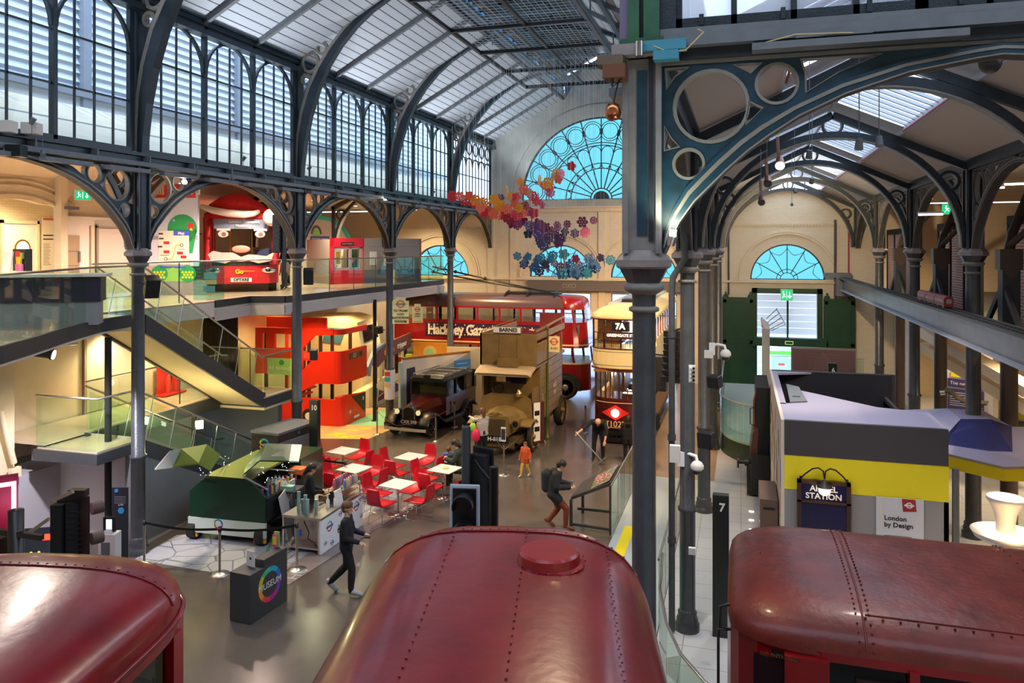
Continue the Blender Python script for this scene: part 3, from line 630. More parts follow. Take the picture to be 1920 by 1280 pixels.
# side wall of the market aisle with its round-headed opening (upper level)
el = [(15.3+2.45*cos(a), 5.5+2.14*sin(a)) for a in [pi*k/20 for k in range(21)]]
m = MB(); WX = Matrix(((0,0,1,0),(1,0,0,0),(0,1,0,0),(0,0,0,1)))
ol = [(9, 4.9), (9, 8.6), (19.6, 8.6), (19.6, 4.9), (16.62, 4.9), (16.62, 7.52)] + [p for p in el if p[0] < 16.4 and p[0] > 12.9] + [(12.85, 5.5), (12.85, 4.9)]
m.join(plate([ol], .25), Matrix.Translation((-17.98, 0, 0)) @ WX, CREAM)
for dr in (.12, .36, .5):
    o = [(15.3+(2.45+dr)*cos(a), 5.5+(2.14+dr)*sin(a)) for a in [pi*k/24 for k in range(7, 24)]]; i = [(15.3+(2.4+dr)*cos(a), 5.5+(2.09+dr)*sin(a)) for a in [pi*k/24 for k in range(7, 24)]]
    m.sweep((o, i), .12, -17.86, 'x')
m.b2(-17.85, 16.4, 4.9, -17.6, 16.62, 8.6); m.mt(GREYP).b2(-17.85, 16.5, 7.42, -17.5, 16.9, 7.5); struct(m, 'wall_left')
m = MB(); m.mt(CREAMBX).b2(-21.2, 9, 4.9, -21, 21, 8.4); m.mt(CREAMB).b2(-21, 20.4, 4.9, -17.9, 20.6, 8.4); struct(m, 'wall_left')
m = MB(); m.mt(CREAM).b2(-26, 5, 8.3, -17.85, 37, 8.4); struct(m, 'ceiling')
m = MB(); m.mt(PINKW).b2(-17.85, 16.62, 4.9, -17.72, 17.45, 7.25); m.b2(-17.85, 17.45, 7.0, -17.72, 20.4, 7.25); m.mt(CREAM).b2(-17.8, 17.5, 4.9, -17.7, 17.63, 7.0)
struct(m, 'trim_4')
# white fire door with a porthole, and its surroundings
t = thing('door_1', None, None, (-20.98, 18.1, 4.9)); t['kind'] = 'structure'
m = MB(); m.mt(WHITE).b2(0, -.62, 0, .05, .5, 2.2); m.mt(CREAM).b2(0, -.7, 0, .09, -.62, 2.3); m.b2(0, .5, 0, .09, .58, 2.3); m.b2(0, -.7, 2.2, .09, .58, 2.3); m.build('door_leaf', t)
m = MB(); m.mt(BRASS).ring((.06, .0, 1.45), .22, .27, .05, 'x'); m.mt(emis('porthole_light', (1, .95, .45), 1.6)).cyl((.05, 0, 1.45), (.07, 0, 1.45), .22, n=24); m.build('porthole', t)
def exit_sign(loc, rz, sz, label, glow=.9, both=False, txt=None):
    t = thing('exit_sign', label, 'sign', loc, rz); w, h = sz
    m = MB(); m.mt(WHITE).b2(-w/2-.015, -.02, -h/2-.015, w/2+.015, .03, h/2+.015); m.build('housing', t)
    m = MB(); g = emis('exit_green', (.0, .36, .12), glow); wh = emis('exit_white', (.8, 1, .85), glow); m.mt(g).b2(-w/2, -.024, -h/2, w/2, -.02, h/2); m.mt(wh)
    k = h
    m.bar((-w*.32, -.028, .18*k), (-w*.25, -.028, -.05*k), .11*k, .006, (0, 1, 0)); m.sph((-w*.29, -.028, .3*k), (.07*k, .004, .07*k), 8, 6)
    m.bar((-w*.25, -.028, -.03*k), (-w*.14, -.028, -.2*k), .07*k, .006, (0, 1, 0)); m.bar((-w*.26, -.028, -.05*k), (-w*.38, -.028, -.3*k), .07*k, .006, (0, 1, 0)); m.bar((-w*.3, -.028, .12*k), (-w*.14, -.028, .06*k), .06*k, .006, (0, 1, 0))
    m.ring((-w*.08, -.026, 0), 0.0, .001, .004); m.b2(-w*.03, -.027, -.36*k, w*.0, -.024, .36*k)
    m.bar((w*.25, -.028, .3*k), (w*.25, -.028, -.12*k), .1*k, .006, (0, 1, 0)); m.prism([(w*.25-.22*k, -.08*k), (w*.25, -.34*k), (w*.25+.22*k, -.08*k)], -.03, -.026); m.build('pictogram', t)
    return t
exit_sign((-21.19,18.31,7.29), pi/2-.35, (.42, .2), 'green fire exit sign over the white door with the round porthole')
exit_sign((-17.42,16.93,7.82), pi/2-.35, (.4, .24), 'lit turquoise exit sign hanging high beside the grey lift wall')
exit_sign((1.88,35.0,4.33), .0, (.46, .46), 'green running man exit sign hanging in front of the green framed window', 1.1)
exit_sign((7.2,30.69,7.74), -.4, (.62, .36), 'green exit sign high in the right gallery between the brick panels', 1.4)
def lift(y0, y1, z0, x, label, h=2.05):
    t = thing('lift', label, 'lift', (x, (y0+y1)/2, z0)); w = (y1-y0)
    m = MB(); c = mat('lift_beige', (.66, .56, .46), .35)
    m.mt(c).b2(-.05, -w/2, 0, .0, w/2, h+.2); m.mt(mat('lift_edge', (.35, .29, .22), .5)).b2(-.02, -w/2, 0, .05, -w/2+.05, h+.1); m.b2(-.02, -w/2, h, .05, w/2, h+.05); m.build('frame', t)
    for k in range(2): bev(MB().b2(0, -w/2+.08+k*(w/2-.08), 0.02, .03, -w/2+.07+(k+1)*(w/2-.085), h-.02).build('door', t, c), .006)
lift(17.66, 20.2, 4.9, -17.70, 'beige lift doors on the upper level beside the white wall')
t = thing('notice_board', 'beige glazed notice case on the white wall beside the upper lift', 'notice', (-17.7,16.79,6.17))
m = MB(); m.mt(mat('notice_tan', (.42, .30, .18), .4)).b2(0, -.27, -.6, .04, .27, .55); m.mt(GREYP).b2(.04, -.27, -.3, .045, .2, -.28); m.b2(.04, -.27, .1, .045, .25, .12); m.b2(.04, .22, -.2, .08, .27, .1); m.build('panel', t)
t = thing('call_panel', 'small brass lift call panel beside the upper lift doors', 'button panel', (-17.7,16.79,5.97))
MB().b2(.0, -.07, -.55, .02, .07, -.15).build('plate', t, STEEL)
t = thing('wall_poster', 'tall narrow printed notice on the brick wall between door and lift', 'poster', (-20.97,19.01,6.58))
m = MB(); m.mt(PINKW).b2(0, -.2, -1.0, .02, .25, .75); m.mt(ink((.6, .1, .04))).b2(.02, -.15, .66, .025, .22, .72); m.mt(DGREY).b2(.02, -.15, .16, .025, .22, .2); m.b2(.02, -.15, .04, .025, .22, .08)
m.mt(GREYP)
for k in range(14): m.b2(.02, -.15, -.1-k*.05, .024, .05+.1*random.random(), -.085-k*.05)
m.build('sheet', t)
t = thing('fire_alarm_point', 'small red and blue fire notice on the wall left of the lift', 'sign', (-17.7,16.52,6.04))
m = MB(); m.mt(ink((.7, .02, .02))).b2(0, -.07, -.25, .03, .07, -.1); m.mt(ink((.1, .2, .7))).b2(0, -.06, -.05, .02, .06, .12); m.build('plate', t)
# upper floor slab
E0 = [(-9.4, 6.2), (-9.95, 7.6), (-10.38,8.61), (-10.89,9.6), (-11.59,10.86), (-12.32,12.37), (-12.62, 13.75), (-13.95, 13.75), (-13.95, 18.0), (-14.17,19.88), (-13.15,20.18), (-13.08,21.01), (-12.84,32.23)]
FLOORM = mat('upper_floor_cream', (.58, .46, .33), .2, noise=.15, nscale=1)
m = MB(); pol = E0+[(-26, E0[-1][1]), (-26, 6.2)]
m.mt(FLOORM).prism(pol, 4.86, 4.9, 'z'); m.mt(PINKW).prism(E0[7:]+[(-26, E0[-1][1]), (-26, 13.75)], 4.46, 4.86, 'z'); m.prism(E0[:8]+[(-26, 13.75), (-26, 6.2)], 4.64, 4.86, 'z'); struct(m, 'floor')
m = MB()
for a, b in zip(E0[1:], E0[2:]):
    if a[0] == b[0] == -13.95 or b == (-13.95, 13.75): continue
    d = (V(b)-V(a)).normalized(); nx, ny = d.y, -d.x; w_ = .02
    low_ = 4.62 if a[1] > 17 else 4.5
    m.mt(DGREY).bar((a[0]+nx*w_, a[1]+ny*w_, 4.82), (b[0]+nx*w_, b[1]+ny*w_, 4.82), .05, .2 if a[1] > 17 else .26)
    m.mt(mat('fascia_pale', (.60, .55, .52), .4)).bar((a[0]+nx*.03, a[1]+ny*.03, 4.5), (b[0]+nx*.03, b[1]+ny*.03, 4.5), .06, .30) if a[1] > 17 else None
struct(m, 'trim_5')
# glass balustrades
def balustrade(pts, label, z0=0, h=1.08, step=1.3, gm=None, rail=.022, post=True, group='glass balustrades', kick=0):
    """pts: 3-D floor points; panels between, steel handrail on top"""
    o0 = V(pts[0]); t = thing('glass_balustrade', label, 'balustrade', o0, group=None)
    P = [V(p)-o0 for p in pts]; up = V((0, 0, h)); g = MB(); pm = MB()
    for a, b in zip(P, P[1:]):
        L = (b-a).length; n = max(1, round(L/step)); nrm = V((b.y-a.y, a.x-b.x, 0)).normalized()*.006
        for k in range(n):
            p = a.lerp(b, k/n); q = a.lerp(b, (k+1)/n); e = (q-p).normalized()*.012; p = p+e; q = q-e; zz = V((0, 0, .04+kick))
            g.add([p+zz-nrm, q+zz-nrm, q+zz+nrm, p+zz+nrm, p+up-nrm, q+up-nrm, q+up+nrm, p+up+nrm], [(0,3,2,1),(4,5,6,7),(0,1,5,4),(1,2,6,5),(2,3,7,6),(3,0,4,7)])
            if post and k: pm.bar(a.lerp(b, k/n)+zz, a.lerp(b, k/n)+up, .012, .03)
    g.build('glass_panel', t, gm or GLG)
    if pm.v: pm.build('joint', t, DGREY)
    MB().tube([p+up+V((0, 0, .03)) for p in P], rail, 10).build('handrail', t, STEEL)
    return t
balustrade([(x, y, 4.88) for x, y in E0[1:6]]+[(-12.62, 13.7, 4.88)], 'curving glass balustrade of the bridge at the left edge')
balustrade([(-13.95, 13.8, 4.9), (-13.95, 18.0, 4.9), (*E0[9], 4.9), (*E0[10], 4.9), (*E0[11], 4.9)], 'glass balustrade on the upper level before the single deck bus')
balustrade([(*E0[11], 4.88), (*E0[12], 4.88), (-16, E0[12][1], 4.88)], 'long glass balustrade before the red booth on the upper level', step=1.5)
# staircase: two flights, landings, mid-level floor
t = thing('staircase', 'dark edged cream staircase with glass sides descending behind the left columns', 'staircase', (-12.5, 13.8, 0))
O = Matrix.Translation((12.5, -13.8, 0)); SD = mat('stair_edge_dark', (.045, .048, .055), .4); SU = mat('stair_soffit_cream', (.80, .66, .38), .55)
def flight(y0, z0, y1, z1, x0, x1, nm):
    m = MB(O); n = 15; m.mt(mat('stair_tread', (.5, .42, .32), .4))
    for k in range(n): y = lerp(y0, y1, k/n); z = lerp(z0, z1, (k+1)/n); m.b2(x0, y, z-.04, x1, lerp(y0, y1, (k+1)/n)+.02, z); m.b2(x0, y, z, x1, y+.02, z+(z0-z1)/n)
    m.build('tread', t, kind=None)
    m = MB(O); m.mt(SU).add([(x0, y0, z0-.36), (x1, y0, z0-.36), (x1, y1, z1-.26), (x0, y1, z1-.26), (x0, y0, z0-.3), (x1, y0, z0-.3), (x1, y1, z1-.2), (x0, y1, z1-.2)], [(0,1,2,3),(7,6,5,4),(0,4,5,1),(1,5,6,2),(2,6,7,3),(3,7,4,0)]); m.build('soffit', t)
    for x in (x0, x1):
        m = MB(O); m.mt(SD).prism([(y0-.1, z0+.04), (y0-.1, z0-.38), (y1, z1-.28), (y1+.1, z1-.28), (y1+.1, z1+.1), (y1, z1+.12)], x-.04, x+.04, 'x'); m.build('stringer', t)
        g = MB(O); g.add([(x-.006, y0, z0+.08), (x-.006, y1, z1+.14), (x-.006, y1, z1+.95), (x-.006, y0, z0+.92), (x+.006, y0, z0+.08), (x+.006, y1, z1+.14), (x+.006, y1, z1+.95), (x+.006, y0, z0+.92)], [(0,1,2,3),(7,6,5,4),(0,4,5,1),(1,5,6,2),(2,6,7,3),(3,7,4,0)]); g.build('glass_panel', t, GLG)
        m = MB(O); m.tube([(x, y0-.1, z0+1.06), (x, y1, z1+1.08), (x, y1+.25, z1+1.04)], .024, 8)
        for k in range(6):
            f = (k+.6)/6; y = lerp(y0, y1, f); z = lerp(z0, z1, f); m.tube([(x+.03, y-.28, z+.0), (x+.03, y, z+1.06)], .011, 6)
        m.build('handrail', t, STEEL)
flight(13.9, 4.88, 18.1, 2.32, -13.8, -12.5, 'upper')
flight(13.6, 2.28, 17.95, .02, -13.8, -12.5, 'lower')
m = MB(O); m.mt(SD).b2(-15.4, 18.1, 2.02, -12.42, 19.5, 2.27); m.mt(FLOORM).b2(-15.4, 18.1, 2.27, -12.44, 19.48, 2.3); m.mt(SU).b2(-15.4, 18.1, 1.95, -12.44, 19.4, 2.02); m.build('landing', t)
m = MB(O); m.mt(SD).b2(-14.1, 12.45, 1.98, -12.45, 13.6, 2.2); m.b2(-15.4, 13.6, 1.95, -13.85, 18.1, 2.27); m.mt(FLOORM).b2(-14.05, 12.5, 2.2, -12.5, 13.6, 2.23); m.b2(-15.4, 12.5, 2.27, -13.86, 18.1, 2.3); m.build('landing', t)
balustrade([(-14.08, 12.5, 2.2), (-12.5, 12.5, 2.2), (-12.48, 13.6, 2.2)], 'glass balustrade round the lower stair landing at the left')
balustrade([(-13.9, 13.6, 2.3), (-13.9, 18.05, 2.3)], 'glass balustrade of the mid-level walkway beside the fire extinguishers')
balustrade([(-12.48, 18.15, 2.3), (-12.48, 19.45, 2.3), (-15.2, 19.45, 2.3)], 'glass balustrade round the upper stair landing near the red play bus')
# black posts carrying the upper floor
for i, (x, y) in enumerate(((-13.0, 13.3), (-12.75, 20.05), (-12.9, 25.6), (-13.05, 32.4))):
    t = thing('support_post', ['slim black post standing on the lower stair landing', 'slim black post below the corner of the upper floor beside the red play bus', 'slim dark post in front of the cream play vehicle', 'slim dark post in front of the trolleybus tail'][i], 'post', (x, y, 0), group='slim posts under the upper floor')
    MB().lathe([(.07, 0), (.07, 4.46)], n=14).build('shaft', t, BLKM); MB().lathe([(.12, 0), (.12, .03)], n=14).build('base_plate', t, DGREY)
# ground level walls on the left
m = MB(); m.mt(CREAM).b2(-15.7, 6, 1.7, -15.45, 19.4, 4.46); m.mt(CREAM).b2(-15.45, 6, 1.55, -14.6, 12.45, 4.46); m.mt(LILAC).b2(-15.45, 6, 0, -14.62, 13.6, 1.55); m.mt(mat('pale_lilac_board', (.68, .64, .70), .6)).b2(-15.45, 13.6, 0, -12.66, 13.75, 1.95)
m.mt(GREYP).b2(-14.6, 10.6, 1.75, -14.56, 10.68, 4.4); struct(m, 'wall_left')
m = MB(); m.mt(mat('under_stair_grey', (.16, .17, .17), .6, noise=.2, nscale=1)).prism([(13.35, 0), (13.35, 1.95), (13.7, 1.85), (17.4, .05), (17.4, 0)], -12.6, -12.42, 'x'); m.b2(-15.4, 19.0, 0, -12.6, 19.2, 1.95); struct(m, 'wall_left')
m = MB(); m.mt(CREAM).b2(-18.1, 19.6, 0, -17.85, 36.85, 4.46); m.mt(mat('wall_warm', (.82, .66, .36), .6)).b2(-17.85, 19.2, 0, -15.7, 19.4, 4.46); struct(m, 'wall_left')
lift(15.0, 17.2, 2.3, -15.42, 'beige lift doors at the mid level behind the staircase', 1.95)
t = thing('curtain', 'heavy black curtain hanging below the upper floor beside the red play bus', 'curtain', (-15.8, 20.3, 0))
m = MB(); pts = [(-.9+k*.045, .05*sin(k*1.9)) for k in range(41)]; m.loft([[(a, b, 0) for a, b in pts], [(a, b, 4.4) for a, b in pts]], caps=False, closed=False); m.build('cloth', t, BLKM)
# floodlight below the bridge, strut, and the framed cream panel joints
t = thing('floodlight', 'grey cylindrical floodlight under the bridge at the left edge', 'lamp', (-12.39,11.12,4.43), .5)
m = MB(); m.cyl((-.2, 0, .03), (.16, 0, -.02), .07, .085); m.cyl((.16, 0, -.02), (.2, 0, -.03), .105, n=18); m.b2(-.25, -.05, -.0, -.1, .05, .12); m.bar((-.1, 0, .1), (-.1, 0, .35), .03); m.build('housing', t, DGREY)
MB().cyl((.2, 0, -.03), (.21, 0, -.032), .085, n=18).build('lens', t, LAMPC); light('flood_light', 'SPOT', tuple(V((-12.39,11.12,4.43))+V((.35, -.1, -.1))), 450, (.92, .88, 1), .08, (-13.5, 13.2, .6), 80)
t = thing('diagonal_brace', 'pale diagonal brace against the cream wall at the left edge', 'brace', (0, 0, 0))
MB().tube([(-14.4,11.96,3.07), (-14.4,12.27,1.93)], .06, 10).build('tube', t, CREAM); m = MB(); m.box((-14.45,12.33,1.72), (.1, .22, .2)); m.build('foot', t, CREAM)
# fire extinguishers beside the walkway
t = thing('extinguisher_stand', 'red board with shelf on the mid level wall behind the stairs', 'stand', (-15.3,17.7,2.32))
m = MB(); RD = ink((.75, .02, .015)); m.mt(RD).b2(-.02, -.35, .0, .02, .3, .95); m.b2(-.02, -.4, 0, .3, .45, .04); m.build('board', t)
for i, dy in enumerate((-.08, .2)):
    e = thing('fire_extinguisher', ['left red fire extinguisher on the red stand', 'right red fire extinguisher on the red stand'][i], 'fire extinguisher', tuple(V((-15.3,17.7,2.32))+V((.15, dy, .04))), group='fire extinguishers')
    MB().lathe([(.075, 0), (.08, .02), (.08, .42), (.05, .5), (.025, .52)], n=16).build('cylinder', e, RD); m = MB(); m.tube([(0, 0, .52), (.03, 0, .58), (.07, 0, .5), (.09, 0, .3)], .012, 6); m.b2(-.02, -.02, .52, .02, .02, .6); m.build('hose', e, BLACK)

# ---- things on the upper level
def sheetm(t, name, w, h, mt_, thick=.04): return MB().b2(-w/2, 0, 0, w/2, thick, h).build(name, t, mt_)
pa = V((-17.66, 19.67, 4.9)); pb = V((-16.19, 20.1, 4.9)); ang = math.atan2(pb.y-pa.y, pb.x-pa.x)
t = thing('display_wall', 'tall pale blue display wall with a green tree and red heading beside the upper bus', 'display', tuple((pa+pb)/2), ang)
m = MB(); m.mt(mat('panel_pale_blue', (.66, .72, .84), .5)).b2(-.76, .0, .9, .76, .12, 3.75); m.mt(ink((.75, .45, .42))).b2(-.76, -.0, .55, -.4, .1, .9); m.mt(mat('plinth_grey', (.30, .28, .27), .5)).b2(-.76, -.02, 0, 1.0, .12, .45); m.mt(ink((.4, .36, .4))).b2(-.76, -.004, 1.72, .76, .0, 1.85); m.build('panel', t)
m = MB(); m.mt(RD).b2(-.74, -.012, 3.02, .7, -.002, 3.44); m.join(text('All Aboard', .34, .006, bold=.008), face((.1, -.016, 3.23), (1, 0, 0)), WHITE); m.build('heading', t)
m = MB(); m.mt(ink((.02, .36, .10))); m.prism(circ((.28, 2.05), .46, 30), -.012, -.002); m.prism([(.28-.46, 2.05), (.28+.46, 2.05), (.6, 1.3), (0, 1.3)], -.012, -.002)
m.mt(ink((.25, .5, .85))); m.sph((.02, -.015, 2.32), (.05, .008, .04), 8, 6); m.mt(RD).prism(circ((.54, 2.15), .1, 12), -.02, -.013); m.mt(YEL).prism([(.5, 2.02), (.62, 2.0), (.56, 2.1)], -.022, -.014); m.build('tree_picture', t)
m = MB(); m.mt(ink((.92, .80, .66))).b2(-.45, -.03, .95, .02, -.014, 2.0); m.b2(.02, -.03, .95, .5, -.014, 1.85); m.mt(ink((.06, .12, .6))).b2(.02, -.034, 1.85, .5, -.014, 2.0); m.join(text('Map', .12, .004, bold=.004), face((.26, -.037, 1.92), (1, 0, 0)), WHITE)
m.mt(ink((.85, .55, .1))); m.bar((-.2, -.034, 1.12), (-.02, -.034, 1.12), .03, .004, (0, 1, 0)); m.bar((-.02, -.034, 1.12), (.1, -.034, 1.55), .03, .004, (0, 1, 0)); m.bar((.1, -.034, 1.55), (.25, -.034, 1.55), .03, .004, (0, 1, 0))
m.mt(BLACK).ring((-.22, -.034, 1.12), .04, .055, .006); m.ring((.27, -.034, 1.55), .04, .055, .006); m.join(text('First Floor', .05, .003), face((.27, -.036, 1.42), (1, 0, 0)), BLACK); m.join(text('Ground Floor', .05, .003), face((-.25, -.036, 1.24), (1, 0, 0)), BLACK)
m.mt(RD)
for q in ((-.2, 1.62), (-.2, 1.34), (.22, 1.3), (.33, 1.18)): m.b2(q[0]-.09, -.034, q[1]-.04, q[0]+.09, -.031, q[1]+.05)
m.mt(DGREY)
for q in ((-.36, 1.75), (-.4, 1.5), (-.38, 1.9)): m.b2(q[0]-.07, -.034, q[1]-.02, q[0]+.07, -.031, q[1]+.03)
m.build('map', t)
m = MB(); m.mt(ink((.30, .62, .12))).b2(-.4, -.03, .42, .4, -.01, .86); m.mt(ink((.02, .36, .10)))
for x in (-.42, .46): m.prism(circ((x, .66), .26, 18), -.035, -.028)
m.mt(YEL)
for x in (-.42, .46):
    for j in range(3):
        for i in range(4-j % 2): m.prism(circ((x-.15+i*.1+(j % 2)*.05, .55+j*.08), .04, 6), -.04, -.034)
m.mt(ink((.06, .12, .6)))
for x in (-.22, .22): m.b2(x-.18, -.04, .84, x+.18, -.02, .9)
m.build('activity_panel', t)
t = thing('display_wall', 'white mural board with a green tower under a turquoise arch on the upper level', 'display', (-19.3, 32.2, 4.9), math.atan2(2.1, .9))
m = MB(); aa = [pi*k/24 for k in range(25)]; m.mt(PINKW).prism([(-2.0, 0), (2.0, 0)]+[(2.0*cos(a), 1.45+1.45*sin(a)) for a in aa], 0, .1); m.build('board', t)
m = MB(); m.sweep(([(2.1*cos(a), 1.4+1.58*sin(a)) for a in aa], [(1.96*cos(a), 1.4+1.44*sin(a)) for a in aa]), .25, 0); m.b2(-.18, -.16, 2.8, .22, .1, 3.05); m.build('arch_trim', t, ink((.05, .55, .48)))
m = MB(); m.mt(ink((.35, .78, .2))).b2(-.16, -.02, .2, .2, -.002, 2.1); m.prism([(.02+.18*cos(a), 2.1+.25*sin(a)) for a in aa], -.02, -.002); m.mt(GREYP).sweep(([(.02+.3*cos(a), 2.1+.42*sin(a)) for a in aa], [(.02+.21*cos(a), 2.1+.3*sin(a)) for a in aa]), .02, -.012)
m.mt(ink((.08, .12, .5))).b2(-.4, -.02, .15, -.17, -.002, 1.55); m.b2(.21, -.02, .15, .5, -.002, 1.55); m.b2(-.32, -.035, 1.72, .75, -.02, 2.0); m.join(text('THE BIG DEPOT', .13, .004, bold=.006), face((.22, -.04, 1.86), (1, 0, 0)), WHITE)
m.mt(ink((.3, .55, .85))); [m.prism(circ((.8+.1*(k % 2), .9+.3*k), .07, 8), -.015, -.003) for k in range(4)]; m.mt(YEL).b2(-.35, -.03, 1.3, -.22, -.02, 1.5); m.mt(DGREY)
for k in range(9): m.b2(-1.2, -.01, .5+k*.22, -1.17, 0, .6+k*.22); m.b2(1.2, -.01, .5+k*.22, 1.23, 0, .6+k*.22)
for k in range(4): m.b2(.7, -.02, .1+k*.12, 1.0, -.01, .13+k*.12)
m.b2(.7, -.02, .05, .73, -.01, .6); m.b2(.97, -.02, .05, 1.0, -.01, .6); m.build('picture', t)
# red booth with grey sides
b0 = V((-15.69, 27.29, 4.9)); b1 = V((-14.83, 28.48, 4.9)); ang = math.atan2(b1.y-b0.y, b1.x-b0.x)
t = thing('ticket_booth', 'red fronted booth with grey sides on the upper level', 'booth', tuple(b0), ang); W = (b1-b0).length
m = MB(); BR = ink((.70, .01, .04)); m.mt(BR).b2(0, 0, 0, W, .08, .55); m.b2(0, 0, 0, .14, .1, 1.85); m.b2(W-.05, 0, 0, W, .1, 1.85); m.b2(0, 0, 1.5, W, .1, 1.85); m.mt(ink((.45, .36, .36))).b2(.14, .02, .55, W-.05, .08, .65); m.b2(.14, .02, 1.4, W-.05, .08, 1.5); m.b2(.14, .02, .6, .24, .08, 1.5); m.b2(W-.18, .02, .6, W-.05, .08, 1.5); m.b2(W*.55, .02, .6, W*.55+.12, .08, 1.5); m.build('front', t)
m = MB(); m.mt(BLKM).b2(W*.3, -.015, 1.56, W*.68, -.0, 1.68); m.join(text('London Transport', .06, .003), face((W*.49, -.018, 1.62), (1, 0, 0)), WHITE); m.build('sign_plate', t)
m = MB(); m.mt(YEL).b2(.3, .3, .8, .55, .5, 1.3); m.mt(WHITE).b2(.7, .3, .6, .85, .5, 1.4); m.mt(ink((.02, .1, .05))).b2(W*.6, .4, .65, W-.1, .5, 1.4); m.mt(ink((.8, .3, .2))).sph((W*.72, .3, .95), .12); m.build('interior', t)
m = MB(); GS = mat('booth_grey', (.34, .32, .29), .5); m.mt(GS).b2(W, 0, .55, W+2.7, .1, 1.85); m.b2(0, .1, 0, .1, 2.4, 1.8); m.mt(mat('booth_blue_dado', (.09, .11, .19), .5)).b2(W, -.01, 0, W+1.1, .1, .55); m.b2(W+1.5, -.01, 0, W+2.7, .1, .55); m.mt(ink((.55, .08, .05))).b2(W+2.66, -.02, .0, W+2.7, .11, 1.85); m.mt(GREYP).b2(W, -.004, 1.5, W+2.7, 0, 1.51); m.build('side_panel', t)
m = MB(); m.mt(WHITE).b2(W+.25, -.05, .75, W+.55, -.01, 1.3); m.b2(W+.9, -.05, .7, W+1.05, -.01, 1.3); m.mt(RD).b2(W+1.05, -.06, .8, W+1.4, -.01, 1.25); m.mt(WHITE).b2(W+1.1, -.07, 1.0, W+1.3, -.06, 1.3); m.build('leaflet_holder', t)
# reception desk on the bridge
t = thing('reception_desk', 'long dark fronted desk with a pale top behind the left bridge glass', 'desk', (-12.9, 11.2, 4.9), -.95)
m = MB(); m.mt(mat('desk_dark', (.025, .02, .045), .4)).b2(-.5, -2.2, .45, .1, 1.3, .93); m.mt(mat('desk_grey', (.30, .29, .30), .5)).b2(-.48, -2.2, 0, .06, 1.25, .45); m.build('body', t); MB().b2(-.6, -2.3, .93, .2, 1.4, .98).build('top', t, PINKW)
t2 = thing('leaflet_rack', 'small dark rack of colourful leaflets on the desk', 'leaflet rack', (-15.74,13.57,5.85), -.3)
m = MB(); m.mt(DGREY).b2(-.32, -.02, 0, .3, .12, .5); m.mt(RD).b2(-.1, -.06, .25, .12, -.02, .45); m.mt(YEL).b2(.0, -.09, .12, .2, -.05, .32); m.mt(ink((.85, .2, .5))).b2(-.02, -.1, -.0, .28, -.06, .16); m.mt(ink((.2, .4, .1))).b2(.16, -.08, .28, .28, -.04, .42); m.build('leaflets', t2)
t2 = thing('desk_sign', 'white slanted card sign on the reception desk', 'sign', (-15.74,13.25,5.89), -.2); m = MB(); m.add([(-.15, -.06, -.05), (.2, -.06, -.05), (.12, .04, .4), (-.2, .04, .4), (-.15, -.03, -.05), (.2, -.03, -.05), (.12, .07, .4), (-.2, .07, .4)], [(0,1,2,3),(7,6,5,4),(0,4,5,1),(1,5,6,2),(2,6,7,3),(3,7,4,0)]); m.build('card', t2, WHITE)
# banner stand (turquoise glass notice) before the bus
t = thing('glass_notice', 'turquoise printed glass notice behind the upper balustrade before the bus', 'notice', (-13.87,17.64,4.9), .35)
m = MB(); m.mt(glass('teal_film', (.66, .90, .86), .1)).b2(-.4, 0, .05, .42, .01, 1.1); m.build('pane', t); m = MB(); m.mt(ink((.12, .40, .42))).b2(-.12, -.004, .62, .22, 0, .8); m.mt(ink((.4, .5, .2))).b2(-.08, -.004, .48, .22, 0, .6); m.mt(ink((.1, .32, .36))).b2(-.14, -.004, .28, .18, 0, .44)
for k in range(8): m.b2(-.3, -.004, .2+k*.1, -.2, 0, .215+k*.1)
m.build('print', t)

# ================================================================ RIGHT SIDE
m = MB(); m.mt(CREAMBX).b2(13, 5, 0, 13.2, 37, 8.5); struct(m, 'wall_right')
m = MB(); m.mt(CREAM).b2(5.0, 8, 8.3, 13.2, 37, 8.42); struct(m, 'ceiling')
m = MB(); m.mt(DGREY).b2(5.25, 8, 4.3, 13, 36.85, 4.5); m.mt(CREAM).b2(5.25, 8, 4.26, 13, 36.85, 4.3); struct(m, 'floor')
m = MB(); m.mt(PINKW).b2(6.4, 32.5, 0, 6.55, 36.8, 4.26); m.b2(7.6, 27.5, 0, 7.75, 32.5, 4.26); struct(m, 'wall_right')
# train beam
t = thing('track_beam', 'long grey steel beam carrying the model railway past the right columns', 'beam', (4.3, 7.5, 4.5))
m = MB(); m.mt(mat('beam_web', (.16, .155, .155), .3, .4, noise=.3, nscale=2)).b2(-.05, 0, .04, .05, 29, .5); m.mt(mat('beam_flange', (.34, .36, .42), .4)).b2(-.18, 0, 0, .18, 29, .04); m.mt(DGREY).b2(-.2, 0, .5, .22, 29, .55); m.build('girder', t)
m = MB(); m.mt(DGREY)
for x in (-.09, .05): m.b2(x-.01, 0, .56, x+.01, 29, .58)
for k in range(145): m.b2(-.14, k*.2, .55, .1, k*.2+.06, .565)
m.build('rail', t, kind='stuff')
m = MB(); m.mt(GREYP).b2(-.3, 28.7, -.25, .25, 29.2, .75); m.b2(-.8, 28.75, .55, .3, 29.1, .75); m.build('bracket', t)
t = thing('model_train', 'small dark red model underground train on the beam in front of the right columns', 'model train', (4.28, 20.9, 5.08))
MR = ink((.20, .012, .02))
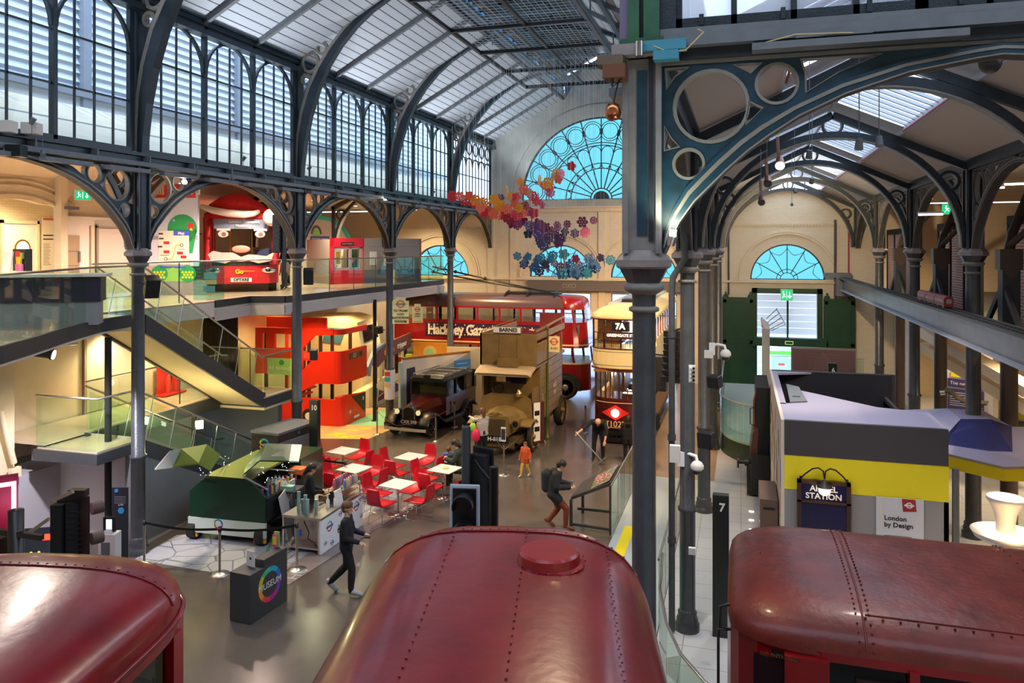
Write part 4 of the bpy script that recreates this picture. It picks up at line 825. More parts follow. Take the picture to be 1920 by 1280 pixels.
for k, (y0, y1) in enumerate(((-2.6, -1.75), (-1.72, -.87), (-.84, 0))):
    m = MB(); y0 += .2; y1 += .2
    m.mt(MR).loft([[(x, y, z) for x, z in ((-.09, .03), (-.1, .1), (-.1, .19), (-.06, .245), (0, .26), (.06, .245), (.1, .19), (.1, .1), (.09, .03))] for y in (y0, y1)], smooth=False); c = m.build('carriage', t)
    m = MB()
    for q in range(5): m.b2(-.103, y0+.08+q*.15, .12, -.1, y0+.17+q*.15, .175)
    m.b2(-.05, y0-.004, .1, .05, y0, .19); m.build('window', c, mat('model_pane', (.3, .22, .18), .2)); m = MB()
    for q in (.15, .65): m.b2(-.08, y0+q-.07, -.02, .08, y0+q+.07, .03)
    m.build('wheel_set', c, BLACK)
# gallery columns with branching struts
for i, y in enumerate((19.15, 25.15, 31.15)):
    t = thing('gallery_column', 'dark brown steel column behind the arcade, its head branching into two struts, ' + ['nearest', 'middle one', 'farthest'][i], 'column', (5.6, y, 0), group='dark steel columns of the right gallery')
    GB = mat('gallery_steel_brown', (.075, .05, .035), .4)
    m = MB(); m.mt(GB).lathe([(.17, 0), (.17, 4.4)], n=18); m.mt(DGREY).b2(-.17, -.17, 4.5, .17, .17, 6.1); m.build('shaft', t)
    m = MB(); m.mt(GB).prism([(-.2+.4*k/10, 6.35) for k in range(11)]+[(.2*cos(a), 6.35-.62*abs(sin(a))**.8) for a in [pi*k/14 for k in range(1, 14)]], -.18, -.17); m.b2(-.22, -.17, 5.9, .22, .17, 6.35); m.build('head_plate', t)
    m = MB(); m.mt(GB).tube([(0, 0, 6.3), (.1, .12, 6.7), (.9, .9, 8.3)], [.11, .1, .09], 12); m.build('strut', t); m = MB(); m.mt(GB).tube([(0, 0, 6.4), (.7, -1.2, 7.5)], .07, 10); m.build('strut', t)
    m = MB(); m.mt(DGREY).bar((-.1, -.1, 5.5), (-.1, -1.3, 4.5), .08, .14); m.bar((-.1, .1, 5.5), (-.1, 1.3, 4.55), .08, .14); m.build('brace', t)
BRK = tiles('printed_brick', (.62, .20, .11), (.75, .62, .62), .26, .075, .55, .014, .5, .35, vec=(-pi/2, -pi/2, 0))
for i, (y0, y1) in enumerate(((17.6, 20.6), (22.9, 27.3), (31.4, 36.2))):
    t = thing('brick_print_screen', 'tall black framed screen printed with red brickwork in the upper right gallery, ' + ['nearest', 'middle one', 'farthest'][i], 'screen', (6.05, y0, 4.5), group='brick printed screens')
    MB().b2(-.02, .05, .1, .02, y1-y0-.05, 2.45).build('print', t, BRK); m = MB()
    n = max(2, round((y1-y0)/1.4))
    for k in range(n+1): yy = (y1-y0)*k/n; m.b2(-.05, yy-.07, 0, .05, yy+.07, 2.6)
    m.b2(-.06, -.05, 2.4, .06, y1-y0+.05, 2.62); m.b2(-.06, 0, 0, .06, y1-y0, .12); m.build('frame', t, BLKM)
for i, q in enumerate(((4.73,22.28,7.24), (6.26,22.74,7.93), (6.56,21.78,7.95))):
    t = thing('tube_light', 'white fluorescent tube on the gallery ceiling, '+['over the middle brick screen', 'at the right, above the nearest column head', 'at the right edge of the picture'][i], 'lamp', q, -.3)
    MB().b2(-.3, -.03, .03, .3, .03, .07).build('housing', t, WHITE); MB().cyl((-.28, 0, 0), (.28, 0, 0), .022).build('tube', t, emis('tube_glow', (1, .93, .85), 4))
# guarding rail and things below the gallery
t = thing('caption_wall', 'display wall with navy captions and a yellow band below the right gallery', 'display', (6.55,29.09,1.3), -.55)
m = MB(); m.mt(PINKW).b2(0, 0, -2.0, 4.6, .1, 1.35); m.mt(YEL).b2(.25, -.02, .75, 4.6, -.0, .92); m.b2(2.2, -.02, -.35, 4.6, -.0, -.2); m.mt(ink((.05, .04, .17))).b2(.15, -.02, .4, 1.75, 0, .68); m.b2(.15, -.02, -.35, 1.35, 0, .35); m.b2(1.35, -.02, -.3, 1.65, 0, .35); m.mt(mat('exhibit_green', (.035, .045, .012), .5)).b2(.7, -.5, -2.0, 3.6, -.05, -.4); m.build('wall', t)
m = MB(); m.join(text('The new electric', .16, .004, 'LEFT'), face((.22, -.025, .54), (1, 0, 0)), WHITE); m.mt(WHITE)
for k in range(7): m.b2(.22, -.024, .22-k*.07, .22+1.0*random.uniform(.7, 1), -.02, .235-k*.07)
m.build('lettering', t)
t = thing('gallery_stair', 'pale sloping underside of a staircase below the right gallery', 'staircase', (5.52,26.69,3.74))
p0 = V((5.52,26.69,3.74)); m = MB(Matrix.Translation(-p0)); a, b = V((5.52,26.69,3.74)), V((7.26,23.04,2.62)); m.bar(a, b, .5, .28); m.build('soffit', t, PINKW); m = MB(Matrix.Translation(-p0)); m.bar(a+V((0, .3, -.5)), b+V((0, .3, -.5)), .3, .3); m.build('landing_edge', t, CREAM)
t = thing('pipe_run', 'pair of thin steel tubes lying behind the lavender canopy', 'pipes', (5.55,20.96,2.28), -.1)
MB().cyl((0, 0, 0), (.6, 0, 0), .02).build('tube', t, STEEL); MB().cyl((.05, 0, -.1), (.65, 0, -.12), .02).build('tube', t, STEEL)
t = thing('bench_canopy', 'curved grey vehicle canopy with a lamp bracket behind the lavender canopy', 'canopy', (4.91,21.81,2.62), -.35)
m = MB(); pf = [(0, .12), (.15, .1), (.3, -.04), (.5, -.12), (.95, -.1)]; m.loft([[(a, y, z) for a, z in pf]+[(a, y, z-.03) for a, z in pf[::-1]] for y in (0, .5)], smooth=False); m.build('shell', t, mat('olive_grey', (.13, .12, .08), .4)); MB().cyl((-.06, .0, .07), (.05, 0, .09), .06).build('lamp', t, STEEL)
# green sliding doors and framed opening of the aisle end
t = thing('door_2', None, None, (2.0, YW-.12, 0)); t['kind'] = 'structure'
m = MB(); m.mt(GREEN).b2(-1.52, -.12, 0, -1.3, .1, 4.52); m.b2(1.25, -.12, 0, 1.46, .1, 4.52); m.b2(-1.52, -.12, 4.3, 1.46, .1, 4.52); m.b2(-.03, -.08, 2.3, .05, .05, 4.3); m.b2(-1.5, -.45, 1.95, 1.6, .0, 2.32); m.build('door_frame', t)
m = MB(); m.mt(GLW).b2(-1.3, .02, 2.32, 1.25, .03, 4.3); m.build('pane', t)
m = MB(); m.mt(emis('pale_sign_glow', (.75, .9, .3), .5)).b2(-.12, -.47, 2.05, .22, -.455, 2.2); m.mt(GREEN).b2(-.1, -.475, 2.07, .2, -.46, 2.18); m.build('exit_marker', t)
for i, (x0, x1) in enumerate(((-.82, .56), (3.5, 4.8))):
    t = thing('sliding_door', ['dark green sliding door left of the framed opening in the end wall', 'dark green sliding door right of the framed opening in the end wall'][i], 'door', (x0, YW-.3, 0)); W = x1-x0
    m = MB(); m.b2(0, -.04, 0, W, .04, 4.1); m.b2(.05, -.07, .1, .18, -.04, 4.0); m.b2(W-.18, -.07, .1, W-.05, -.04, 4.0); m.b2(.05, -.07, 3.85, W-.05, -.04, 4.05); m.b2(.05, -.07, 2.0, W-.05, -.04, 2.15); m.build('leaf', t, GREEN)
    m = MB()
    for x in (.15, W-.15): m.cyl((x, -.05, 4.12), (x, .05, 4.12), .13, n=14); m.b2(x-.04, -.03, 4.1, x+.04, .03, 4.35)
    m.build('hanger', t, GREEN)
# street shutter seen through the opening and the bright shop behind the doorway
t = thing('street_shutter', 'pale ribbed shutter outside behind the framed opening', 'shutter', (2.0, YW+2.2, 2.2))
m = MB(); m.mt(mat('shutter_pale', (.66, .66, .80), .5))
for k in range(8): m.b2(-2.2, 0, k*.32, 2.2, .1, k*.32+.3)
m.build('slat_panel', t); MB().b2(-2.2, -.1, 2.1, 2.2, .1, 2.5).build('lintel', t, DWOOD)
t = thing('shop_window', 'bright blue and white shop window outside behind the doorway', 'shop window', (2.0, YW+2.0, 0))
m = MB(); m.mt(emis('shop_blue', (.30, .62, .95), 1.3)).b2(-1.7, 0, 0, 1.7, .1, 2.1); m.build('back', t)
m = MB(); m.mt(emis('shop_green', (.1, .55, .08), 1)).b2(-.9, -.06, 1.25, .9, -.0, 1.42); m.mt(emis('shop_white', (.9, .97, 1), 1.6))
for k in range(14): x = random.uniform(-1.6, 1.5); z = random.uniform(.1, 2); m.b2(x, -.05, z, x+random.uniform(.1, .5), -.01, z+random.uniform(.02, .1))
m.mt(emis('shop_red', (.9, .1, .15), 1)).b2(-1.0, -.07, .72, -.7, -.02, .85); m.b2(-.3, -.07, .72, 0, -.02, .85); m.build('goods', t)
for x in (4.0, 4.55): MB().tube([(x, YW-.1, .1), (x, YW-.1, 7.6)], .05 if x < 4.3 else .03, 8).build('wall_pipe', None, IRONG if x < 4.3 else REDPIPE, label=['dark pipe running up the end wall right of the green doors', 'thin red pipe running up the end wall right of the green doors'][x > 4.3], cat='pipe')
MB().tube([(-.55, YW-.1, 4.2), (-.55, YW-.1, 7.6)], .04, 8).build('wall_pipe', None, IRONG, label='dark pipe running up the end wall left of the green doors', cat='pipe')
# ================================================================ VEHICLES
def seam_rivets(m, pts, step=.07, r=.011):
    for a, b in zip(pts, pts[1:]):
        a, b = V(a), V(b); n = max(1, int((b-a).length/step))
        for k in range(n): m.sph(a.lerp(b, k/n), (r, r, r*.7), 5, 3)
def near_bus(loc, head, label, zt=4.0, zs=3.42, hw=1.17, vent=False, L=8.2):
    """double deck bus seen from above: local y runs forward, nose at y=0"""
    t = thing('double_deck_bus', label, 'bus', (loc[0], loc[1], 0), head, None)
    def k(e, n=2.6, D=1.1): e = max(0, min(1, e/D)); return (1-(1-e)**n)**(1/n)
    def arc(e, z0=None, N=18, sh=0):
        w = hw*(.30+.70*k(e)); top = zs+(zt-zs)*k(e, 2.6, .75); pts = []
        for i in range(N+1):
            a = pi*i/N; c, s_ = cos(a), sin(a); pts.append(((abs(c)**.62)*(1 if c > 0 else -1)*w, -e, zs+(top-zs)*(abs(s_)**.75)))
        return pts
    es = [0, .02, .06, .12, .2, .3, .42, .56, .72, .9, 1.1, 1.4, 1.8, 2.5, 4, 6, L-.6, L-.2, L]
    m = MB(); m.mt(ROOFR); secs = [arc(e) for e in es]; m.loft(secs, caps=False, closed=False)
    m.add(secs[-1], [tuple(range(len(secs[-1])))]); m.build('roof', t)
    pl = [(hw*(.30+.70*k(e)), -e) for e in es]; out = [(x, y) for x, y in pl]+[(-x, y) for x, y in pl[::-1]]
    m = MB(); m.mt(REDP)
    for z0, z1 in ((.35, 1.25), (1.95, 2.72), (zs-.12, zs)): m.loft([[(x, y, z) for x, y in out] for z in (z0, z1)], smooth=False)
    inn = [(x*.95, y*.985-.06) for x, y in out]
    for i in range(len(pl)):
        for s in (1, -1):
            if i in (7, 11, 13, 14, 15, 16, 18) or i in (0, 4):
                x, y = pl[i]
                for z0, z1 in ((1.25, 1.95), (2.72, zs-.12)): m.box((s*x*.975, y-.02, (z0+z1)/2), (.09, .12, z1-z0))
    m.build('body', t)
    m = MB(); m.tube([(x*1.01, y+.01, zs-.01) for x, y in out], .022, 6, closed=True); m.build('gutter', t, ROOFR)
    g = MB(); g.loft([[(x, y, z) for x, y in inn] for z in (2.7, zs-.1)], caps=False, smooth=False); g.loft([[(x, y, z) for x, y in inn] for z in (1.25, 1.95)], caps=False, smooth=False); g.build('window', t, glass('bus_glass', (.34, .38, .35), .15))
    m = MB(); m.mt(mat('bus_interior', (.05, .05, .045), .7)).b2(-1.0, -L+.2, 1.95, 1.0, -1.0, 2.05); m.mt(mat('seat_moquette', (.06, .10, .05), .8))
    for q in range(7):
        for s in (-.6, .6): MB().b2(s-.4, -1.8-q*.9, 2.05, s+.4, -1.7-q*.9, 2.85).build('seat', t, mat('seat_moquette', (.06, .10, .05), .8))
    m.build('upper_floor', t)
    m = MB(); m.mt(STEEL).tube([(.75, -.75, 2.75), (.95, -.62, 2.95), (.95, -.6, 3.1)], .014, 6); m.tube([(-.9, -.5, 3.0), (0, -.25, 3.0), (.9, -.5, 3.0)], .012, 6); m.build('grab_rail', t)
    m = MB(); m.mt(ROOFR)
    for e in (.62, 2.9, 5.2): m.tube([(x, y, z+.004) for x, y, z in arc(e)][1:-1], .009, 5)
    seam_rivets(m, [(x*1.0, y+.03, z+.006) for x, y, z in arc(.62)][2:-2]); seam_rivets(m, [(x, y-.03, z+.006) for x, y, z in arc(2.9)][2:-2])
    for x in (-.42, .15, .78) if vent else (): 
        pts = []
        for e in (.66, 1.0, 1.5, 2, 2.9):
            A = arc(e, N=60); p = min(A, key=lambda q: abs(q[0]-x)); pts.append((x, p[1], p[2]+.005))
        seam_rivets(m, pts, .085, .009)
    m.build('rivet_seam', t, kind='stuff')
    if vent:
        m = MB(); vz = min(arc(1.15, N=60), key=lambda q: abs(q[0]-.36))[2]-.01; m.lathe([(.25, -.05), (.26, .0), (.23, .012), (.22, .07), (.20, .085), (0, .085)], (.34, -1.15, vz), 44, smooth=False)
        for q in range(20): a = 2*pi*q/20; m.sph((.34+.262*cos(a), -1.15+.262*sin(a), vz+.012), .008, 5, 3)
        m.build('roof_vent', t, REDP)
    for y in (-1.6, -L+2.0):
        for s in (-1, 1): MB().cyl((s*(hw-.3), y, .5), (s*(hw-.02), y, .5), .5, n=24).build('wheel', t, RUB)
    m = MB(); m.mt(ink((.75, .12, .03))).b2(.45, -.12, 2.2, .8, -.06, 2.45); 
    return t
near_bus(((-1.83,6.36,3.99)[0]-.09, (-1.83,6.36,3.99)[1]+.12), .219, 'dark red bus roof with a round vent in the bottom centre of the picture', 4.13, hw=1.12, vent=True)
near_bus(((-5.73,5.18,3.74)[0]+.36, (-5.73,5.18,3.74)[1]+.08), .2, 'glossy red bus roof with a corner window at the bottom left of the picture', 3.93, 3.56)
# railway carriage at the lower right
t = thing('railway_carriage', 'old dark red railway carriage with a domed riveted roof at the lower right', 'railway carriage', (-.12, 7.9, 0))
hw, L = 1.25, 9.0
def ck(e, D=.75): e = max(0, min(1, e/D)); return (1-(1-e)**2.4)**(1/2.4)
def carc(e, N=20, o=0):
    w = hw*(.55+.45*ck(e))+o; pts = []
    for i in range(N+1):
        a = pi*i/N; c, s_ = cos(a), sin(a); pts.append((e, -(abs(c)**.7)*(1 if c > 0 else -1)*w, 3.10+(.34*(.3+.7*ck(e))+o)*(abs(s_)**.8)))
    return pts
es = [0, .03, .08, .16, .28, .42, .58, .78, 1.2, 2, 3, 4, 6, 8, L]
m = MB(); m.mt(ROOFB); secs = [carc(e) for e in es]; m.loft(secs, caps=False, closed=False); m.add(secs[0], [tuple(range(21))]); m.build('roof', t)
m = MB(); m.mt(ROOFB); m.tube(carc(1.08)[1:-1], .01, 5); seam_rivets(m, [(x+.05, y, z+.006) for x, y, z in carc(1.08)][1:-1], .06, .012); seam_rivets(m, [(x-.05, y, z+.006) for x, y, z in carc(1.08)][1:-1], .06, .01)
for e in (2.6, 4.1, 5.6): seam_rivets(m, [(x, y, z+.006) for x, y, z in carc(e)][1:-1], .12, .012)
p = carc(3)[5]; m.tube([(1.1, p[1], p[2]+.003), (L, p[1], p[2]+.003)], .008, 5); seam_rivets(m, [(1.1, p[1]-.04, p[2]-.004), (7, p[1]-.04, p[2]-.004)], .13, .013)
m.build('rivet_seam', t, kind='stuff')
m = MB(); m.mt(BLKM)
for k in range(5): m.bar((.12+k*.045, -.15+k*.03, 3.33+k*.018), (.22+k*.045, .25+k*.03, 3.34+k*.015), .02, .012)
m.build('vent_louvre', t)
m = MB(); m.mt(REDP)
sidew = [(0, .55), (.03, .8), (.1, .95), (.25, 1.12), (.5, 1.22), (.75, 1.25)]
pl = [(x, -w) for x, w in sidew]+[(L, -1.25), (L, 1.25)]+[(x, w) for x, w in sidew[::-1]]
for z0, z1 in ((.5, 2.3), (3.06, 3.13)): m.loft([[(x, y, z) for x, y in pl] for z in (z0, z1)], smooth=False)
m.loft([[(x, y, z) for x, y in ((0, -.55), (.03, -.8), (.1, -.95), (.25, -1.12), (.36, -1.17), (.36, 1.17), (.25, 1.12), (.1, .95), (.03, .8), (0, .55))] for z in (2.3, 3.06)], smooth=False)
xs = [(.46, .80), (1.38, 1.45), (2.3, 2.37), (3.2, 3.3), (4.6, 4.8), (6, 6.2), (7.5, 7.7)]
for a, b in xs:
    for s in (-1, 1): m.b2(a, s*1.25-.04, 2.3, b, s*1.25+.04, 3.08)
m.build('body', t)
m = MB(); m.mt(GLDK).b2(.38, -1.2, 2.3, L, -1.17, 3.06); m.add([(.22, -1.135, 2.35), (.46, -1.235, 2.35), (.46, -1.235, 3.0), (.22, -1.135, 3.0)], [(0, 1, 2, 3)]); m.b2(.38, 1.17, 2.3, L, 1.2, 3.06); m.mt(mat('dark_mullion', (.02, .004, .004), .4)).b2(1.0, -1.235, 2.92, 4.6, -1.2, 2.95); m.build('window', t)
m = MB(); m.mt(BRASS).join(text('NO ENTRANCE', .042, .004, bold=.001), face((.42, -1.28, 3.06), (1, -.12, 0))); m.build('lettering', t)
MB().b2(.64, -1.0, .2, L, 1.0, .5).build('underframe', t, BLACK)
m = MB(); m.tube([(.02, -.6, 2.9), (-.08, -.62, 2.9), (-.08, -.62, 2.0), (.02, -.6, 2.0)], .014, 6); m.tube([(.02, -.75, 3.2), (-.06, -.77, 3.18), (-.06, -.77, 3.0), (.04, -.8, 3.0)], .014, 6); m.build('handrail', t, BLACK)

# ---- trolleybus behind, broadside
t = thing('trolleybus', 'red double deck trolleybus with blackletter newspaper advert standing broadside behind the others', 'trolleybus', (-14.9, 31.5, 0))
L = 8.85; W = 2.3
def tprof(x):    # shrink at the rounded front
    e = (L-x); return 1 if e > .8 else (1-(1-e/.8)**2.2)**(1/2.2)
xs = [0, .25, .6, 1.2, 3, 5, 7, 8.05, 8.3, 8.5, 8.65, 8.77, 8.83]
def tring(z0, lean=0): return [(x-lean*(x > 7.9), W/2-(W/2)*(.35+.65*tprof(x)), z0) for x in xs]+[(x-lean*(x > 7.9), W/2+(W/2)*(.35+.65*tprof(x)), z0) for x in xs[::-1]]
m = MB(); m.mt(REDP)
for z0, z1, a, b in ((.38, 1.48, 0, .02), (2.15, 3.22, .10, .18), (3.75, 3.82, .26, .28)): m.loft([tring(z0, a), tring(z1, b)], smooth=False)
m.mt(mat('bus_cream_line', (.80, .62, .30), .4))
for z, a in ((1.47, .02), (2.24, .11)): m.loft([[(p[0]+(.01 if p[0] > 8 else 0), (p[1]-1.15)*1.008+1.15, p[2]) for p in tring(zz, a)] for zz in (z, z+.06)], smooth=False)
m.build('body', t)
m = MB(); m.mt(mat('trolley_roof', (.09, .05, .055), .3, coat=.3))
rs = []
for f, z in ((1, 3.8), (.99, 3.95), (.93, 4.12), (.78, 4.24), (.5, 4.31), (.15, 4.33)):
    rs.append([(4.4+(p[0]-4.4)*(1-(1-f)*.25), (p[1]-1.15)*f+1.15, z) for p in tring(z, .3)])
m.loft(rs); m.build('roof', t)
m = MB(); m.mt(REDP).loft([[(4.4+(p[0]-4.4)*(1-(1-f)*.25)+.012, (p[1]-1.15)*f*1.01+1.15, z+.012) for p in tring(z, .3) if p[0] > 7.4] for f, z in ((1, 3.78), (.99, 3.95), (.93, 4.12), (.78, 4.24), (.5, 4.3))], caps=False); m.build('front_dome', t)
m = MB(); m.mt(GLD)
m.loft([[(p[0]-.02, (p[1]-1.15)*.985+1.15, z) for p in tring(z, a)] for z, a in ((1.5, .02), (2.15, .1))], caps=False, smooth=False); m.loft([[(p[0]-.02, (p[1]-1.15)*.985+1.15, z) for p in tring(z, a)] for z, a in ((3.22, .18), (3.76, .26))], caps=False, smooth=False); m.build('window', t)
for x in (.05, 1.1, 2.05, 3.0, 3.95, 4.95, 5.9, 6.9, 7.75): pieces(t, 'pillar', REDP, [(x-.05, -.01, 3.2, x+.05, .05, 3.78), (x-.05, 2.25, 3.2, x+.05, 2.31, 3.78)])
for x in (.05, 1.4, 2.8, 4.0, 5.0, 6.0, 6.9, 7.65): pieces(t, 'pillar', REDP, [(x-.05, -.01, 1.48, x+.05, .05, 2.18), (x-.05, 2.25, 1.48, x+.05, 2.31, 2.18)])
m = MB(); m.mt(REDP)
for z0, z1, x0 in ((1.48, 2.16, 8.72), (3.2, 3.78, 8.5)): m.bar((x0+.06, 1.15, z0), (x0-.03, 1.15, z1), .1); m.bar((8.2, .1, z0), (8.12, .1, z1), .09); m.bar((8.2, 2.2, z0), (8.12, 2.2, z1), .09)
m.build('front_frame', t)
m = MB(); m.mt(mat('advert_navy', (.035, .015, .05), .4)).b2(1.5, -.02, 2.47, 6.9, -.0, 3.08)
m.join(text('Hackney Gazette', .62, .006, 'LEFT', bold=.018, sx=.83, shear=.0, space=.93), face((1.62, -.025, 2.76), (1, 0, 0)), mat('advert_white', (.85, .78, .66), .5)); m.join(text('for Hackney', .3, .006, 'LEFT', bold=.01), face((5.45, -.025, 2.85), (1, 0, 0)), mat('advert_white', (.85, .78, .66), .5))
# sharp serifs that give the advert its blackletter look
for k in range(26): x = 1.66+k*.142; z = 2.99 if k % 3 == 0 else 2.88; m.prism([(x-.03, z), (x, z+.035), (x+.03, z), (x, z-.035)], -.03, -.024); m.prism([(x-.03, 2.565), (x, 2.60), (x+.03, 2.565), (x, 2.53)], -.03, -.024)
m.build('advertisement', t)
m = MB(); m.mt(mat('poster_grey', (.12, .12, .15), .4)).bar((8.42, .25, 2.7), (8.38, .1, 3.1), .03, .3); m.build('front_advert', t)
m = MB(); m.mt(BLKM).b2(7.2, -.02, .38, 8.5, .2, .75); m.lathe([(.62, 0), (.62, .2)], (0, 0, 0)) if 0 else None
m.prism([(7.85+.66*cos(a), .5+.62*sin(a)) for a in [pi*k/16 for k in range(17)]], -.015, .3); m.prism([(1.3+.66*cos(a), .5+.62*sin(a)) for a in [pi*k/16 for k in range(17)]], -.015, .3); m.build('wheel_arch', t)
for x in (7.85, 1.3):
    m = MB(); m.mt(RUB).lathe([(.3, -.14), (.45, -.14), (.51, -.08), (.51, .08), (.45, .14), (.3, .14)], n=28); me = m.mesh('w')
    m = MB(); T = Matrix.Translation((x, .1, .51)) @ Matrix.Rotation(pi/2, 4, 'X'); m.join(me, T, RUB); wo = m.build('wheel', t)
    m = MB(T); m.mt(ink((.30, .02, .03))).lathe([(0, .1), (.3, .12), (.33, .14)], n=24); m.mt(STEEL).lathe([(.13, .13), (.13, .17), (.1, .19), (0, .19)], n=18)
    for q in range(8): a = 2*pi*q/8; m.cyl((.18*cos(a), .18*sin(a), .1), (.18*cos(a), .18*sin(a), .15), .018, n=6)
    m.build('hub', wo)
m = MB(); m.mt(BLACK)
m.tube([(7.0, .9, 4.4), (4.2, .85, 4.95), (1.5, .8, 5.5)], .035, 8); m.tube([(7.0, 1.4, 4.4), (4.2, 1.4, 4.75), (1.2, 1.4, 5.25)], .035, 8)
for x in (4.0, 2.6): m.sph((x, .85, 5.0+(4.0-x)*.2), .08, 8, 6)
m.b2(5.0, .7, 4.3, 7.3, 1.6, 4.42)
for x in (5.0, 6.0, 7.2): m.tube([(x, .1, 4.0), (x+.1, .4, 4.36), (x, 1.15, 4.45), (x, 1.9, 4.3)], .04, 6)
m.build('trolley_pole', t)
m = MB(); m.mt(BLACK).tube([(-13.76,31,4.94), (-11.89,31,4.43)] if 0 else [(-.2, -.2, 4.2), (-1.2, -.4, 4.2)], .03, 6); m.build('bamboo_bracket', t)
m = MB(); m.mt(BRASS).cyl((4.0, -.03, 1.05), (4.0, 0, 1.05), .07, n=14); m.build('filler_cap', t)
# ---- khaki wartime bus facing the camera
t = thing('khaki_bus', 'khaki open top wartime bus with boarded windows and a BARNES board, facing the camera', 'bus', (-7.13, 22.9, 0))
m = MB(); m.mt(KHAKI)
m.b2(-.94, .55, 2.62, .94, .62, 3.62); m.b2(-.94, .55, 2.62, -.88, 4.6, 3.62)     # upper deck front and left
m.b2(.88, .6, 2.62, .94, 3.4, 3.3); m.b2(.9, .6, 3.42, .94, 4.6, 3.62)
m.b2(-.94, .6, 2.55, .94, 4.6, 2.65)
m.b2(-.9, 1.2, .75, -.84, 4.4, 2.6); m.b2(.84, 1.2, .75, .9, 4.4, 2.6); m.b2(-.9, 4.35, .6, .9, 4.4, 3.3)
m.b2(-.88, 1.15, .8, .88, 1.2, 2.55); m.b2(-.86, .5, 1.55, -.8, 1.2, 2.5); m.b2(.8, .5, 1.2, .86, 1.2, 1.9)
m.mt(KHAKID)
for k in range(6): m.b2(.895, 1.3, .95+k*.28, .91, 4.3, .965+k*.28)
for x in (-.3, .3): m.b2(x-.01, .545, 2.62, x+.01, .55, 3.62)
m.mt(GLDK).b2(-.5, 1.13, 1.95, .45, 1.15, 2.35); m.build('body', t)
m = MB(); m.mt(mat('khaki_canopy', (.36, .27, .15), .6)).loft([[(-.92, y, z), (-.8, y-.06*(y < .3), z+.03), (.8, y-.06*(y < .3), z+.03), (.92, y, z), (.92, y, z-.06), (-.92, y, z-.06)] for y, z in ((-.05, 2.42), (.1, 2.5), (.35, 2.56), (.6, 2.6))], smooth=False); m.mt(KHAKI).b2(-.28, .3, 2.6, .38, .55, 2.86); m.b2(-.2, -.04, 2.2, .1, -.0, 2.42); m.build('canopy', t)
m = MB(); m.mt(WHITE).b2(-.48, .52, 3.66, .42, .55, 3.83); m.mt(KHAKI).b2(-.5, .55, 3.6, .44, .58, 3.86); m.join(text('BARNES', .17, .004, bold=.006), face((.02, .515, 3.745), (1, 0, 0)), BLACK); m.build('destination_board', t)
for k in range(4):
    for x in (-.75, .1): m = MB(); m.b2(x, 1.2+k*.75, 3.0, x+.65, 1.25+k*.75, 3.5); m.b2(x, 1.0+k*.75, 2.95, x+.65, 1.3+k*.75, 3.02); m.build('seat', t, ink((.16, .02, .02)))
MB().b2(.1, 4.2, 3.0, .9, 4.25, 4.0).build('notice_board', t, ink((.16, .02, .02)))
m = MB(); m.mt(KHAKI).tube([(-.92, .6, 3.68), (-.92, 4.6, 3.72)], .015, 6); m.bar((.92, .6, 3.72), (.92, 4.6, 3.85), .03, .07); m.build('rail', t)
m = MB(); m.mt(KHAKI).loft([[(-.5*w, y, .72), (-.5*w, y, 1.05), (-.42*w, y, 1.22), (-.2*w, y, 1.36), (0, y, 1.4), (.2*w, y, 1.36), (.42*w, y, 1.22), (.5*w, y, 1.05), (.5*w, y, .72)] for y, w in ((-.75, .9), (-.4, .95), (.1, 1.15), (.35, 1.5))], smooth=False)
m.loft([[(-.85, y, 1.2), (-.8, y, 1.62), (-.5, y, 1.75), (.5, y, 1.75), (.8, y, 1.62), (.86, y, 1.2), (.86, y, .9), (-.85, y, .9)] for y in (.3, .38)], smooth=False); m.build('bonnet', t)
m = MB(); m.mt(KHAKI).b2(-.42, -.83, .62, .42, -.74, 1.3); m.mt(mat('radiator_core', (.05, .035, .012), .6)).b2(-.34, -.845, .68, .34, -.83, 1.2); m.mt(KHAKI).cyl((0, -.78, 1.3), (0, -.78, 1.38), .07)
for k in range(14): m.b2(-.33+k*.05, -.85, .7, -.325+k*.05, -.845, 1.18)
m.build('radiator', t)
m = MB(); m.join(text('LH-8186', .17, .004, bold=.004), face((-.0, -.86, .6), (1, 0, 0)), WHITE); m.mt(BLACK).b2(-.45, -.855, .5, .45, -.845, .7); m.build('number_plate', t)
m = MB(); m.mt(BRASS).lathe([(0, 0), (.1, .02), (.12, .1), (.1, .16), (.05, .2), (.05, .26)], (.45, .25, 1.68), 14); m.build('bell_lamp', t)
for s in (-1, 1):
    m = MB(); m.mt(KHAKID).cyl((s*.62, -.72, 1.05), (s*.62, -.55, 1.05), .12, n=16); m.mt(BRASS).ring((s*.62, -.73, 1.05), .09, .125, .03); m.mt(GLDK).cyl((s*.62, -.735, 1.05), (s*.62, -.72, 1.05), .09, n=16); m.build('headlamp', t)
    m = MB(); m.loft([[(s*.66, y, z), (s*1.02, y, z), (s*1.02, y, z-.03), (s*.66, y, z-.03)] for y, z in ((-.45, .95), (-.1, 1.03), (.3, 1.02), (.75, .72), (1.2, .5))], smooth=False); m.build('mudguard', t, KHAKI)
